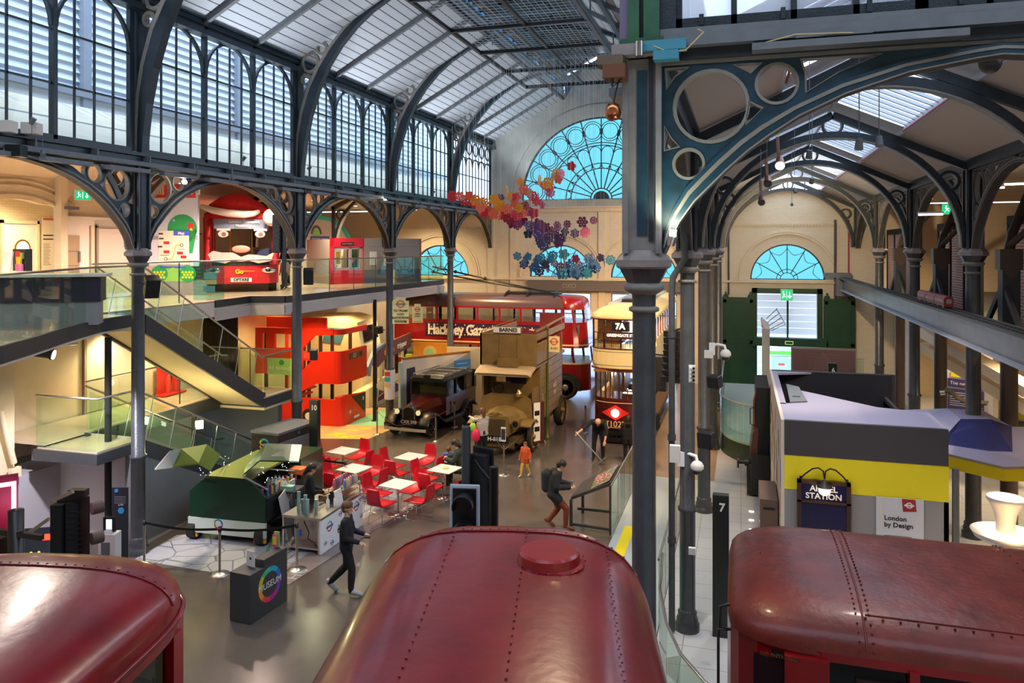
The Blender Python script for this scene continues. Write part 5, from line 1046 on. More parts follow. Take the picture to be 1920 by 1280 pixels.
def spoked(t, loc, r, w, mt_, n=12, tire=RUB, rim=None):
    T = Matrix.Translation(loc) @ Matrix.Rotation(pi/2, 4, 'Y')
    m = MB(T); m.mt(tire).lathe([(r*.8, -w/2), (r*.97, -w/2), (r, -w/3), (r, w/3), (r*.97, w/2), (r*.8, w/2), (r*.8, -w/2)], n=26); o = m.build('wheel', t)
    m = MB(T); m.mt(rim or mt_).lathe([(r*.7, -w/3), (r*.8, -w/3), (r*.8, w/3), (r*.7, w/3), (r*.7, -w/3)], n=26); m.mt(mt_).lathe([(r*.12, -w*.7), (r*.16, -w*.5), (r*.16, w*.5), (r*.12, w*.7)], n=14)
    for k in range(n): a = 2*pi*k/n; m.bar((r*.12*cos(a), r*.12*sin(a), 0), (r*.74*cos(a), r*.74*sin(a), 0), .035 if n < 20 else .012, .03)
    m.build('spokes', o); return o
for s in (-1, 1): spoked(t, (s*.86, .35, .46), .46, .14, KHAKI); spoked(t, (s*.85, 4.2, .52), .52, .26, KHAKI)
m = MB(); m.mt(KHAKID).b2(-.7, -.5, .42, .7, 4.3, .6); m.cyl((-.8, .35, .46), (.8, .35, .46), .04); m.b2(-.6, -.8, .35, .6, -.72, .5); m.mt(DWOOD).b2(-.5, -.4, .2, .5, .6, .28); m.build('chassis', t)
m = MB(); T = Matrix.Translation((-.35, .62, 1.85)) @ Matrix.Rotation(.9, 4, 'X'); m = MB(T); m.mt(BLACK).ring((0, 0, 0), .17, .2, .03, 'z', 20)
for a in (0, 2.1, 4.2): m.bar((0, 0, 0), (.18*cos(a), .18*sin(a), 0), .02)
m.build('steering_wheel', t)
m = MB(); m.join(text('J', .2, .004), face((.915, 1.5, 1.5), (0, 1, 0)), WHITE); m.join(text('A.S.C.', .2, .004), face((.915, 3.2, 1.6), (0, 1, 0)), WHITE); m.join(text('M.T.', .2, .004), face((.915, 3.2, 1.35), (0, 1, 0)), WHITE); m.build('lettering', t)
# ---- maroon and black taxi
t = thing('taxi', 'maroon and black 1930s taxi with a roof rack and chrome radiator, facing the camera', 'taxi', (-10.7, 23.75, 0), -.085)
m = MB(); m.mt(TAXI)
m.loft([[(-w, y, .55), (-w*1.02, y, h*.75), (-w*.8, y, h*.97), (0, y, h), (w*.8, y, h*.97), (w*1.02, y, h*.75), (w, y, .55)] for y, w, h in ((.1, .26, 1.02), (.5, .32, 1.07), (1.05, .42, 1.14), (1.4, .6, 1.18))], smooth=False)
m.b2(-.7, 1.4, .5, .7, 3.9, 1.15); m.build('body', t)
m = MB(); m.mt(BLACK)
for x in (-.7, .7):
    for y in (1.45, 2.15, 2.85, 3.75): m.b2(x-.035, y-.04, 1.15, x+.035, y+.04, 1.72)
m.b2(-.7, 3.85, 1.1, .7, 3.95, 1.75); m.mt(BLACK).loft([[(-.74*w, y, z), (-.6*w, y, z+.08), (.6*w, y, z+.08), (.74*w, y, z), (.74*w, y, z-.05), (-.74*w, y, z-.05)] for y, w, z in ((1.28, .92, 1.70), (1.5, 1, 1.74), (3.2, 1, 1.74), (4.0, .9, 1.66))], smooth=False); m.build('roof', t)
m = MB(); m.mt(GLD).b2(-.66, 1.42, 1.16, .66, 1.43, 1.7); m.b2(-.69, 1.45, 1.16, -.68, 3.8, 1.7); m.b2(.68, 1.45, 1.16, .69, 3.8, 1.7); m.build('window', t)
m = MB(); m.mt(mat('tan_leather', (.42, .27, .10), .6)).b2(-.6, 1.9, .8, .6, 2.05, 1.38); m.b2(-.6, 3.4, .8, .6, 3.6, 1.4); m.build('seat', t)
m = MB(); m.mt(STEEL); 
for y in (1.5, 2.1, 2.8, 3.4): m.tube([(-.55, y, 1.84), (.55, y, 1.84)], .012, 6)
for x in (-.6, .6): m.tube([(x, 1.4, 1.9), (x, 3.6, 1.9)], .014, 6)
m.tube([(-.6, 1.4, 1.9), (.6, 1.4, 1.9)], .014, 6)
for x in (-.6, .6):
    for y in (1.4, 2.1, 2.8, 3.6): m.tube([(x, y, 1.8), (x, y, 1.9)], .01, 5)
m.build('roof_rack', t, BLACK); m = MB(); m.b2(-.12, 1.25, 1.8, .12, 1.35, 1.88); m.build('roof_lamp', t, BLACK)
m = MB(); m.mt(CHROME); ol = [(-.23, .42), (-.24, .95), (-.12, 1.04), (0, 1.06), (.12, 1.04), (.24, .95), (.23, .42)]; m.prism(ol, -.02, .1); m.mt(BLACK).prism([(x*.86, .46+(z-.42)*.86) for x, z in ol], -.03, -.015); m.mt(CHROME).cyl((0, .03, 1.04), (0, .03, 1.12), .03); m.build('radiator', t)
m = MB(); m.join(text('CXX 598', .155, .004), face((.02, -.06, .52), (1, 0, 0)), WHITE); m.mt(BLACK).b2(-.28, -.05, .44, .32, -.035, .6); m.build('number_plate', t)
m = MB(); m.mt(mat('bumper_ivory', (.7, .62, .5), .3, .5)).loft([[(x, -.28-.06*cos(x*1.8), .28), (x, -.28-.06*cos(x*1.8), .37), (x, -.25-.06*cos(x*1.8), .37), (x, -.25-.06*cos(x*1.8), .28)] for x in (-.78, -.4, 0, .4, .78)], smooth=False); m.build('bumper', t)
for s in (-1, 1):
    m = MB(); m.mt(BLACK).sph((s*.4, .02, .86), (.1, .12, .1), 12, 8); m.mt(mat('lamp_lens', (.75, .72, .4), .1, emit=(.9, .85, .4), es=.25)).cyl((s*.4, -.11, .86), (s*.4, -.08, .86), .085, n=16); m.build('headlamp', t)
    m = MB(); m.loft([[(s*.42, y, z-.02), (s*.5, y, z), (s*.8, y, z-.02), (s*.86, y, z-.12), (s*.8, y, z-.07), (s*.5, y, z-.05)] for y, z in ((-.18, .5), (-.05, .72), (.2, .82), (.5, .8), (.8, .6), (1.1, .42), (2.6, .4), (2.8, .6), (3.1, .78), (3.5, .74), (3.8, .5))], smooth=True); m.build('mudguard', t, BLACK)
    for y in (.3, 3.2): spoked(t, (s*.68, y, .36), .36, .13, BLACK, 16, rim=TAXI)
MB().b2(-.5, .1, .3, .5, 3.9, .52).build('chassis', t, BLKM)
# ---- tramcar
t = thing('tramcar', 'maroon and cream double deck tramcar numbered 102, partly behind the near column', 'tram', (-3.72, 24.7, 0))
bow = lambda w, d, z, n=14: [(w*sin(a), -d*cos(a)+d, z) for a in [pi*(k/n-.5) for k in range(n+1)]]
m = MB(); m.mt(TRAMB).loft([bow(.92, .5, z)+[(.92, 1.3, z), (-.92, 1.3, z)] for z in (.5, 1.5)], smooth=False)
m.mt(mat('tram_line', (.8, .62, .35), .4))
for z in (.56, 1.36): m.tube([(x*.985, y-.008, z) for x, y, _ in bow(.93, .5, z)][2:-2], .012, 5)
m.mt(TRAMB).loft([bow(.98, .55, z) for z in (1.46, 1.5)], caps=False, closed=False); m.build('dash_panel', t)
m = MB(); m.mt(ink((.80, .02, .012))).prism([(-.6, 1.05), (-.16, 1.30), (.28, 1.05), (-.16, .80)], -.035, -.01); m.build('diamond_plate', t)
MB().sph((-.17, -.05, 1.04), (.13, .06, .13), 16, 10).build('headlight', t, emis('tram_headlight', (1, .92, .8), 6))
m = MB(); m.join(text('[102]', .27, .006, bold=.004), face((-.16, -.05, .68), (1, 0, 0)), mat('gilt_letter', (.75, .5, .22), .4)); m.build('fleet_number', t)
m = MB(); m.mt(WOOD)
m.b2(-.9, 1.3, .5, .9, 1.36, 1.3); m.b2(-.9, 1.3, .5, -.84, 8.5, 1.4); m.b2(.84, 1.3, .5, .9, 8.5, 1.4); m.mt(TRAMC).b2(-.9, 1.3, 1.3, -.85, 8.5, 1.5); m.b2(.85, 1.3, 1.3, .9, 8.5, 1.5); m.mt(WOOD)
for k in range(9):
    for s in (-1, 1): m.b2(s*.87-.03, 1.3+k*.9, 1.3, s*.87+.03, 1.38+k*.9, 2.4)
for x in (-.5, -.1, .35): m.b2(x-.04, 1.28, .6, x+.04, 1.38, 2.4)
m.mt(WOOD).b2(-.88, .05, 2.34, .88, 8.5, 2.42); m.b2(-.5, .9, .6, -.45, 1.3, 2.3); m.mt(mat('brown_floor', (.12, .06, .03), .6)).b2(-.88, .2, .42, .88, 8.5, .5); m.build('saloon', t)
m = MB(); m.mt(DWOOD)
for x, y in ((-.86, .32), (-.5, .09), (-.05, .02), (.45, .08), (.86, .32)): m.b2(x-.03, y-.02, 1.5, x+.03, y+.04, 2.4)
m.mt(BRASS).cyl((-.3, .25, .6), (-.3, .25, 1.9), .02); m.cyl((.2, .2, .6), (.2, .2, 1.8), .02); m.mt(DWOOD).b2(.0, .3, 1.3, .45, .6, 1.62); m.mt(BRASS).ring((.22, .45, 1.7), .06, .08, .02, 'z'); m.build('driver_platform', t)
m = MB(); m.mt(TRAMC).loft([bow(1.02, .62, z)+[(1.02, 1.4, z), (-1.02, 1.4, z)] for z in (2.46, 3.1)], smooth=False); m.mt(TRAMB).tube([(x*1.0, y-.01, 2.44) for x, y, _ in bow(1.04, .63, 0)], .03, 6); m.tube([(x, y-.01, 3.1) for x, y, _ in bow(1.03, .63, 0)], .02, 6)
m.mt(GREYP); [m.tube([(x*1.005, y-.008, z) for x, y, _ in bow(1.03, .63, 0)], .006, 4) for z in (2.56, 3.0)]; m.build('balcony_panel', t)
m = MB(); m.mt(BLACK)
for z in (3.35, 3.6): m.tube([(x*.98, y+.02, z) for x, y, _ in bow(1.0, .6, 0)], .014, 6)
for x, y, _ in bow(.98, .6, 0, 10): m.tube([(x, y+.02, 3.1), (x, y+.02, 3.6)], .01, 5)
for x, y, _ in bow(.98, .6, 0, 40): m.tube([(x, y+.02, 3.1), (x, y+.02, 3.34)], .004, 4)
m.build('balcony_rail', t)
m = MB(); m.mt(DWOOD)
for x, y in ((-.98, .55), (-.55, .18), (.0, .08), (.55, .18), (.98, .55)): m.b2(x-.025, y-.02, 3.1, x+.025, y+.03, 4.1)
m.mt(WOOD).b2(-.95, 1.35, 3.1, -.2, 1.4, 4.1); m.b2(.3, 1.35, 3.1, .95, 1.4, 4.1); m.b2(-.98, 1.4, 2.46, -.93, 8.4, 3.3); m.mt(TRAMC).b2(.95, 1.4, 2.46, 1.0, 9.4, 3.3); m.mt(WOOD)
for k in range(10):
    for s in (-1, 1): m.b2(s*.96-.03, 1.4+k*.85, 3.2, s*.96+.03, 1.5+k*.85, 4.12)
m.build('upper_saloon', t)
m = MB(); m.mt(TRAMC).loft([[(x*f, y+(1-f)*.6-.05, z) for x, y, _ in bow(1.06, .66, 0)]+[(1.06*f, 9.4, z), (-1.06*f, 9.4, z)] for f, z in ((1, 4.05), (1.0, 4.13), (.97, 4.2), (.75, 4.36), (.4, 4.46))], smooth=False); m.mt(mat('tram_roof_grey', (.42, .44, .46), .5)).b2(-.6, 1.2, 4.40, .6, 9.2, 4.50); m.mt(TRAMB).tube([(x, y-.06, 4.05) for x, y, _ in bow(1.06, .66, 0)], .03, 6); m.mt(BLACK).b2(-.2, 1.6, 4.5, .5, 2.4, 4.6); m.build('roof', t)
m = MB(); m.mt(DWOOD).b2(-.3, -.07, 3.68, .3, -.02, 4.0); m.mt(BLACK).b2(-.25, -.09, 3.72, .25, -.07, 3.97); m.join(text('7A', .26, .006, bold=.014), face((-.0, -.095, 3.84), (1, 0, 0)), mat('white_sign', (.9, .88, .8), .5, emit=(1, .95, .8), es=.4)); m.build('route_sign', t)
m = MB(); m.mt(DWOOD).b2(-.52, -.09, 3.44, .5, -.03, 3.66); m.join(text('GREENGATE ST', .125, .006, bold=.005), face((0, -.095, 3.55), (1, 0, 0)), mat('white_sign', (.9, .88, .8), .5)); m.build('destination_sign', t)
m = MB(); m.mt(BLACK).b2(-.7, .1, .3, .7, .2, .46); m.b2(-.6, .15, .05, .6, .2, .2)
for k in range(9): m.b2(-.58+k*.14, .12, .1, -.55+k*.14, .18, .4)
m.b2(-.8, 1.8, .1, .8, 8, .42); m.build('lifeguard', t)
MB().b2(-.8, 1.5, 1.5, .8, 1.52, 2.3).build('bulkhead_glass', t, GLS)
for y in (3, 7):
    for s in (-1, 1): MB().cyl((s*.6, y, .38), (s*.7, y, .38), .38, n=20).build('wheel', t, BLACK)
light('tram_saloon_fill', 'POINT', (-3.72, 26.6, 2.1), 45, (1, .8, .5), .15); light('tram_top_fill', 'POINT', (-3.72, 26.9, 3.8), 14, (1, .85, .6), .15)  # lamps added to brighten the two decks of the tram
for z, y, lb in ((2.2, 26.6, 'lower'), (3.9, 26.9, 'upper')): MB().sph((0, 0, 0), .08, 12, 8).build('fill_lamp', t, LAMPW, loc=(0, y-24.7, z))
# ---- single deck bus on the upper level, dressed with a red hat
t = thing('single_deck_bus', 'red single deck bus with painted eyes and moustache on the upper level', 'bus', ((-15.85,21.78,4.94)[0], (-15.85,21.78,4.94)[1], 4.9), .6)
w = 1.2
def fr(z, o=0): # plan outline of the front at height z
    lean = .0 if z < .9 else (z-.9)*.17
    return [(-w-o, 7.5, z), (-w-o, .9, z), (-w+.06-o, .35+lean, z), (-w+.3, .08+lean, z), (-.5, -.02+lean-o, z), (0, -.05+lean-o, z), (.5, -.02+lean-o, z), (w-.3, .08+lean, z), (w-.06+o, .35+lean, z), (w+o, .9, z), (w+o, 7.5, z)]
OP = ink((.62, .012, .02)); m = MB(); m.mt(OP).loft([fr(.28), fr(.5), fr(.95)], smooth=False); m.loft([fr(2.45), fr(2.62), [(x*.9, y+.06, z) for x, y, z in fr(2.7)]], smooth=False)
for s in (-1, 1):
    m.tube([(s*(w-.12), .28, .9), (s*(w-.16), .42, 1.9), (s*(w-.22), .6, 2.5), (s*(w-.4), .9, 2.66)], .09, 10); m.b2(s*w-.03, .9, .9, s*w+.03, 1.0, 2.5)
    for y in (2.3, 3.7, 5.1, 6.6): m.b2(s*w-.03, y, .9, s*w+.03, y+.1, 2.5)
m.build('body', t)
m = MB(); m.mt(GLD).loft([[(x*.98, y+.02, z) for x, y, z in fr(.97)][1:-1], [(x*.98, y+.02, z) for x, y, z in fr(2.45)][1:-1]], caps=False, closed=False, smooth=False); m.build('windscreen', t)
m = MB(); m.mt(mat('blind_grey_blue', (.30, .40, .52), .3)).loft([[(x*.95, y-.01, 2.1) for x, y, z in fr(2.1)[3:8]], [(x*.95, y-.01, 2.42) for x, y, z in fr(2.42)[3:8]]], caps=False, closed=False); m.join(text('London Transport', .13, .004, bold=.002), face((.1, .12, 2.33), (1, 0, 0)), WHITE); m.join(text('Museum', .13, .004, bold=.002), face((.05, .11, 2.2), (1, 0, 0)), WHITE); m.build('destination_blind', t)
m = MB(); m.mt(ink((.8, .55, .48)))
mz = 1.2; pts = [(-1.02, .30), (-.92, .1), (-.5, 0.0), (-.25, .1), (0, .06), (.25, .1), (.55, .0), (.95, .08), (1.05, .38), (.8, .24), (.5, .28), (.25, .3), (0, .22), (-.25, .36), (-.6, .36), (-.85, .42)]
m.prism([(a, b+.95) for a, b in pts], -.085, -.05); m.mt(ink((.75, .30, .2))).sph((0, -.02, 1.42), (.3, .05, .13)); m.build('moustache_decoration', t)
for x in (-.55, .6):
    m = MB(); m.mt(ink((.85, .72, .66))).prism([(x+.16*cos(a), 1.92+.11*sin(a)) for a in [2*pi*k/20 for k in range(20)]], -.02, .0); m.mt(ink((.35, .12, .08))).prism(circ((x+.02, 1.91), .075), -.03, -.02); m.mt(ink((.85, .75, .68))).b2(x-.2, -.01, 2.03, x+.22, .01, 2.1); m.build('eye_decoration', t)
m = MB(); m.mt(BLKM).loft([[(x, y-.01, .88) for x, y, z in fr(.9)[3:8]], [(x, y-.01, 1.0) for x, y, z in fr(1.0)[3:8]]], caps=False, closed=False); m.build('scuttle', t)
for s in (-1, 1): m = MB(); m.mt(CHROME).sph((s*.86, .06, .72), (.24, .07, .11), 14, 8); m.mt(GLDK).sph((s*.86, .02, .72), (.1, .06, .06), 10, 6); m.build('headlamp', t)
m = MB(); m.mt(WHITE).b2(-.32, -.075, .34, .34, -.055, .48); m.join(text('OPTARE', .13, .004, bold=.004), face((.01, -.08, .41), (1, 0, 0)), BLACK); m.build('number_plate', t)
m = MB(); m.join(text('Go', .2, .004, bold=.008), face((-.05, -.075, .68), (1, 0, 0)), YEL); m.join(text('Ahead London', .06, .003), face((.25, -.075, .7), (1, 0, 0)), YEL); m.build('emblem', t)
for s in (-1, 1):
    for y in (1.1, 5.6): MB().cyl((s*.88, y, .42), (s*1.13, y, .42), .42, n=24).build('wheel', t, RUB)
m = MB(); m.mt(mat('bus_inside', (.10, .09, .07), .7)).b2(-1.1, 1.5, .3, 1.1, 7.3, .4); m.mt(YEL).tube([(-.4, 1.6, .4), (-.4, 1.6, 2.4)], .025, 6); m.tube([(.3, 2.2, .4), (.3, 2.2, 2.4)], .025, 6); m.mt(ink((.1, .12, .3))).b2(.4, 2.2, .4, 1.0, 2.4, 1.4); m.build('interior', t)
m = MB(); m.mt(BLACK).tube([(-w-.02, .3, 1.9), (-w-.25, .1, 2.0), (-w-.25, .05, 1.8)], .02, 6); m.b2(-w-.32, 0, 1.5, -w-.2, .08, 1.85); m.build('mirror', t)
hb = V(((-15.85,21.78,4.94)[0], (-15.85,21.78,4.94)[1], 7.58))
t = thing('santa_hat', 'giant red fabric hat with white fur trim and bobble on the upper bus', 'hat', tuple(hb), .6)
m = MB(); secs = []
for f, cx, cz, rx, rz in ((0, .02, .0, 1.12, .05), (.2, -.02, .12, 1.08, .16), (.4, -.02, .27, .9, .3), (.6, .05, .36, .68, .34)):
    pass
m.mt(mat('red_felt', (.62, .01, .012), .8, noise=.3, nscale=6))
prof = [(-1.12, .02, .05), (-.98, .10, .16), (-.65, .28, .26), (-.25, .42, .32), (.1, .40, .30), (.4, .26, .24), (.65, .10, .18), (.9, -.06, .1)]
m.loft([[(x, .45+ry*1.6*cos(a), z*.5+(.0 if sin(a) < 0 else 1)*ry*sin(a)*1.3+(.4*ry*sin(a) if sin(a) < 0 else 0)) for a in [2*pi*k/14 for k in range(14)]] for x, z, ry in prof]); o = m.build('cap', t)
m = MB(); m.mt(mat('white_fur', (.88, .78, .70), .95, bump=.8, bscale=30)); m.tube([(-1.22, .25, .14), (-.9, .0, .02), (-.4, -.1, -.08), (.1, -.1, -.12), (.4, -.02, -.08), (.55, .15, .0)], [.08, .11, .12, .12, .1, .07], 12); m.build('fur_trim', t)
m = MB(); m.sph((.98, -.16, -.2), (.3, .3, .3), 20, 14); m.build('bobble', t, mat('white_fur', (.88, .78, .70), .95))
# ---- play vehicles in the children's area
def px(x, y, Yp): return None
t = thing('play_bus', 'bright red cut-out play bus with stairs in the yellow lit play area', 'play vehicle', (-15.4, 24.4, 0))
PO = Matrix.Translation((15.4, -24.4, 0))
A = [[(-16.7,3.85), (-14.24,3.85), (-14.24,3.45), (-16.7,3.46)], 
     [(-17.14,3.44), (-13.92,3.46), (-13.92,3.26), (-14.67,3.21), (-15.19,2.73), (-15.19,1.92), (-14.46,2.63), (-13.86,2.67), (-13.86,1.51), (-14.61,1.49), (-15.19,1.19), (-15.59,1.0), (-15.59,1.81), (-17.14,1.74)]]
H1 = [[(-16.86,3.24), (-16.7,3.24), (-16.7,2.66), (-16.86,2.65)], [(-16.32,3.23), (-15.63,3.26), (-15.63,2.73), (-16.32,2.71)]]
m = MB(PO); m.join(plate([A[0]], .1), Matrix.Translation((0, 24.5, 0)) @ WY, PLAYR); m.join(plate([A[1]]+H1, .12), Matrix.Translation((0, 24.45, 0)) @ WY, PLAYR)
xr, zr = (-13.86,24.4,2.67)[0], 0
for (u0, u1) in ((((-13.92,24.4,3.46)[2]), ((-13.92,24.4,3.26)[2])), (((-13.86,24.4,2.67)[2]), ((-13.86,24.4,1.51)[2]))):
    q = [(xr+.28*sin(a), 24.4+.28-.28*cos(a)) for a in [pi/2*k/6 for k in range(7)]]+[(xr+.28, 26.3)]
    m.loft([[(x, y, u0) for x, y in q]+[(x-.1, y+.02, u0) for x, y in q[::-1]], [(x, y, u1) for x, y in q]+[(x-.1, y+.02, u1) for x, y in q[::-1]]], smooth=False)
m.prism([(24.6, 0), (26.2, 0), (26.2, .95), (25.9, .95), (25.0, 1.05), (24.6, 1.1)], xr+.18, xr+.28, 'x'); m.b2(-16.2, 24.4, .0, xr, 24.5, .95); m.prism([(xr+.28*sin(a), 24.68-.28*cos(a)) for a in [pi/2*k/6 for k in range(7)]]+[(xr, 24.68)], 0, 1.05, 'z')
m.b2(-17.0, 24.5, 2.28, xr, 26.2, 2.36); m.b2(-17, 26.1, 0, -16.9, 26.2, 3.4); m.b2(-16.9, 24.6, 3.2, -14.4, 24.7, 3.42)
m.build('cut_out_panel', t)
m = MB(PO); m.mt(mat('play_dark', (.035, .025, .02), .6))
for x, y in ((-16.9, 24.6), (-15.4, 25.9), (-14.9, 25.9), (-14.25, 26.1), (-15.9, 25.9)): m.b2(x, y, 0, x+.1, y+.1, 3.3)
m.mt(PLAYR); 
for k in range(9): m.b2(-15.9+k*.14, 24.6, .3+k*.22, -15.7+k*.14, 25.3, .36+k*.22)
m.build('frame', t)
m = MB(PO); m.mt(mat('sign_brown', (.16, .08, .03), .5)).b2(xr+.28, 24.95, 2.32, xr+.30, 25.95, 2.56); m.mt(WHITE); m.join(text('London', .07, .003), face((xr+.305, 25.3, 2.50), (0, 1, 0)), WHITE); m.join(text('Transport', .07, .003), face((xr+.305, 25.3, 2.44), (0, 1, 0)), WHITE); m.join(text('Museum', .07, .003), face((xr+.305, 25.3, 2.38), (0, 1, 0)), WHITE); m.mt(BLACK).b2(xr+.3, 25.7, 2.38, xr+.31, 25.85, 2.52); m.build('sign_plate', t)
m = MB(PO); m.mt(ink((.45, .62, .25))).b2(-16.6, 24.36, 1.75, -15.55, 24.38, 2.35); m.join(text('All Aboard!', .2, .004, bold=.004), face((-16.08, 24.35, 1.98), (1, 0, 0)), WHITE); m.mt(ink((.03, .3, .12))).prism(circ((-16.0, 2.2), .1, 12), 24.34, 24.36); m.build('sign_plate', t)
m = MB(PO); m.mt(RUB).cyl((-14.9, 24.36, .32), (-14.9, 24.42, .32), .26, n=20); m.mt(WHITE).cyl((-14.9, 24.34, .32), (-14.9, 24.37, .32), .13, n=16); m.mt(ink((.03, .025, .02))).prism([(25.1, .95), (26.15, .2), (26.15, .92)], xr+.281, xr+.30, 'x')
for y, z in ((24.95, .42), (25.95, .75)):
    m.mt(WHITE)
    for a in (0, 1.05, 2.1): m.bar((xr+.305, y-.08*cos(a), z-.08*sin(a)), (xr+.305, y+.08*cos(a), z+.08*sin(a)), .01, .025, (1, 0, 0))
m.mt(WHITE).b2(xr+.3, 25.25, .14, xr+.31, 25.65, .22); m.build('wheel_picture', t, kind='stuff')
t = thing('play_train_cab', 'cream play cab with tilted windows behind the red play bus', 'play vehicle', (-15.85, 28.0, 0))
m = MB(); m.mt(PLAYC).loft([[(-1.4, y, .0), (-1.4, y, zt), (.2, y, zt+.05), (.95, y, zt-.12), (1.15, y, 2.35), (1.2, y, 1.3), (1.2, y, 0)] for y, zt in ((0, 3.45), (1.7, 3.55))], smooth=False); m.build('body', t)
m = MB(); m.mt(mat('play_blue_window', (.08, .25, .38), .3)).prism([(-.6, 2.5), (-.5, 3.1), (.45, 3.1), (.2, 2.45)], -.02, .0); m.mt(GLDK).add([(1.17, .25, 2.5), (1.02, .35, 3.15), (1.02, 1.45, 3.15), (1.17, 1.5, 2.6)], [(0, 1, 2, 3)]); m.build('window', t)
t = thing('play_boat', 'play river boat with a purple banner reading thames tripper', 'play vehicle', (-14.2, 27.6, 0))
m = MB(); m.mt(PLAYC).loft([[(x, y, 0), (x, y, z), (x-.4, y, z), (x-.4, y, 0)] for x, y, z in ((-.35, -.25, .5), (.0, .1, .75), (.12, .6, .85), (.12, 3.75, 1.05))], smooth=False); m.build('hull', t)
m = MB(); m.mt(ink((.15, .07, .18))).prism([(.6, .15), (3.7, .3), (3.7, .62), (3.8, .55), (3.2, .78), (2.6, .5), (1.9, .75), (1.2, .45), (.7, .6)], .13, .14, 'x'); m.mt(ink((.7, .3, .08))).bar((.145, .5, .3), (.145, 2.6, .72), .01, .05, (0, 0, 1)); m.mt(mat('play_green', (.03, .28, .12), .5)).prism([(.3, .35), (.55, .35), (.55, .7), (.3, .7)], .12, .14, 'x'); m.build('wave_picture', t)
m = MB(); m.mt(mat('banner_purple', (.14, .055, .06), .5)).prism([(-.1, 1.75), (.4, 2.2), (1.1, 2.42), (3.75, 2.6), (3.75, 1.98), (1.0, 1.75), (.5, 1.55)], .1, .2, 'x'); m.mt(ink((.2, .28, .45))).prism([(-.2, 1.3), (-.1, 1.75), (.4, 2.2), (1.1, 2.42), (1.0, 2.46), (.2, 2.3), (-.4, 1.7)], .08, .22, 'x')
m.join(text('thames', .34, .006, bold=.004), face((.21, 1.5, 2.1), (0, 1, .06)), ink((.85, .35, .12))); m.join(text('tripper', .34, .006, bold=.004), face((.21, 2.75, 2.2), (0, 1, .06)), WHITE); m.build('name_banner', t)
m = MB(); m.mt(BLKM)
for y in (.6, 1.6, 2.6, 3.5): m.b2(-.05, y, .8, .05, y+.1, 2.0)
m.mt(PLAYC)
for y in (1.1, 3.2): m.b2(-.04, y, .8, .04, y+.08, 2.0)
m.build('post', t)
# ================================================================ EXHIBITS ON THE RIGHT
DB = mat('box_dark_board', (.055, .052, .062), .55, bump=.08, bscale=200); GBD = mat('box_grey_board', (.30, .285, .29), .6, bump=.1, bscale=200)
t = thing('display_box', 'large grey box with dark and yellow bands and an open roof, centre right', 'display box', (.78, 15.3, 0))
W = 2.76; D = 6.2; zt = 3.15
m = MB(); m.mt(GBD).b2(0, 0, 0, W, .08, 1.86); m.mt(YEL).b2(0, -.01, 1.86, W, .08, 2.5); m.mt(DB).b2(0, -.02, 2.5, W-.01, .08, zt); m.mt(GBD).b2(W-.08, 0, 0, W, D, 2.5); m.mt(DB).b2(W-.08, 3.4, 2.1, W, D, 2.6); m.b2(0, D-.1, 0, W+.2, D, zt); m.build('wall', t)
m = MB(); m.mt(mat('side_print_cream', (.72, .62, .55), .5)).b2(-.06, 0, 0, 0, D, zt); cols = [ink(c) for c in ((.1, .3, .45), (.5, .12, .1), (.1, .1, .14), (.35, .45, .2), (.55, .3, .12))]
for k in range(34): y = random.uniform(.1, D-.3); z = random.uniform(.2, zt-.4); m.mt(cols[k % 5]).prism([(y+.12*cos(a)*random.uniform(.5, 1.2), z+.28*sin(a)*random.uniform(.4, 1.3)) for a in [2*pi*q/9 for q in range(9)]], -.066, -.06, 'x')
m.build('side_panel', t)
a = (0.82,15.39); c = (2.65,17.09); d_ = (1.25,18.59)
m = MB(); m.mt(PURP).prism([(0, 0), (W, 0), (W, 1.5), (c[0]-.78, c[1]-15.3), (d_[0]-.78+.05, d_[1]-15.3), (.22, 1.7), (0, 1.7)], 3.09, 3.14, 'z'); m.b2(0, 1.6, 3.09, .12, D, 3.14); m.prism([(.12, D), (.12, D-.55), (1.1, D-.1), (1.1, D)], 3.09, 3.14, 'z'); m.mt(GREYP).prism([(.2, 1.7), (.55, 1.9), (.50, 3.6), (.24, 3.9)], 3.14, 3.17, 'z'); m.mt(BLACK).b2(.28, 2.3, 3.17, .44, 2.36, 3.18); m.build('roof_board', t)
m = MB(); m.mt(BLKM).b2(.05, .2, 2.0, W-.1, D-.1, 2.05); m.b2(.02, 1.7, 2.0, .06, D-.1, 3.09); m.mt(mat('inner_navy_board', (.018, .02, .035), .6)).b2(.1, D-.16, 2.0, W+.1, D-.1, 3.14); m.build('inner_lining', t)
t = thing('station_sign', 'navy enamel ANGEL STATION sign in a wooden frame lit by a globe lamp', 'sign', (1.46, 15.24, .95))
m = MB(); m.mt(mat('sign_frame_wood', (.05, .022, .015), .35)).b2(-.46, -.06, -.9, -.39, .04, 1.13); m.b2(.39, -.06, -.9, .46, .04, 1.13); m.b2(-.46, -.06, 1.07, .46, .04, 1.13); m.b2(-.46, -.06, .72, .46, .04, .76); m.build('frame', t)
MB().b2(-.39, -.02, -.9, .39, .02, 1.07).build('panel', t, NAVY)
m = MB(); m.join(text('ANGEL', .15, .006, bold=.003), face((0, -.025, .98), (1, 0, 0)), WHITE); m.join(text('STATION', .15, .006, bold=.003), face((0, -.025, .84), (1, 0, 0)), WHITE); m.build('lettering', t)
t = thing('globe_lamp', 'white globe lamp on a curled black iron bracket above the station sign', 'lamp', (1.46, 15.2, 2.08))
m = MB(); m.mt(BLACK)
for s in (-1, 1): m.tube([(s*.4, .0, .02), (s*.33, -.04, .12), (s*.2, -.08, .24), (s*.1, -.1, .27), (s*.02, -.12, .22), (0, -.13, .08)], .014, 8); m.cyl((s*.4, .02, -.02), (s*.4, .02, .06), .02)
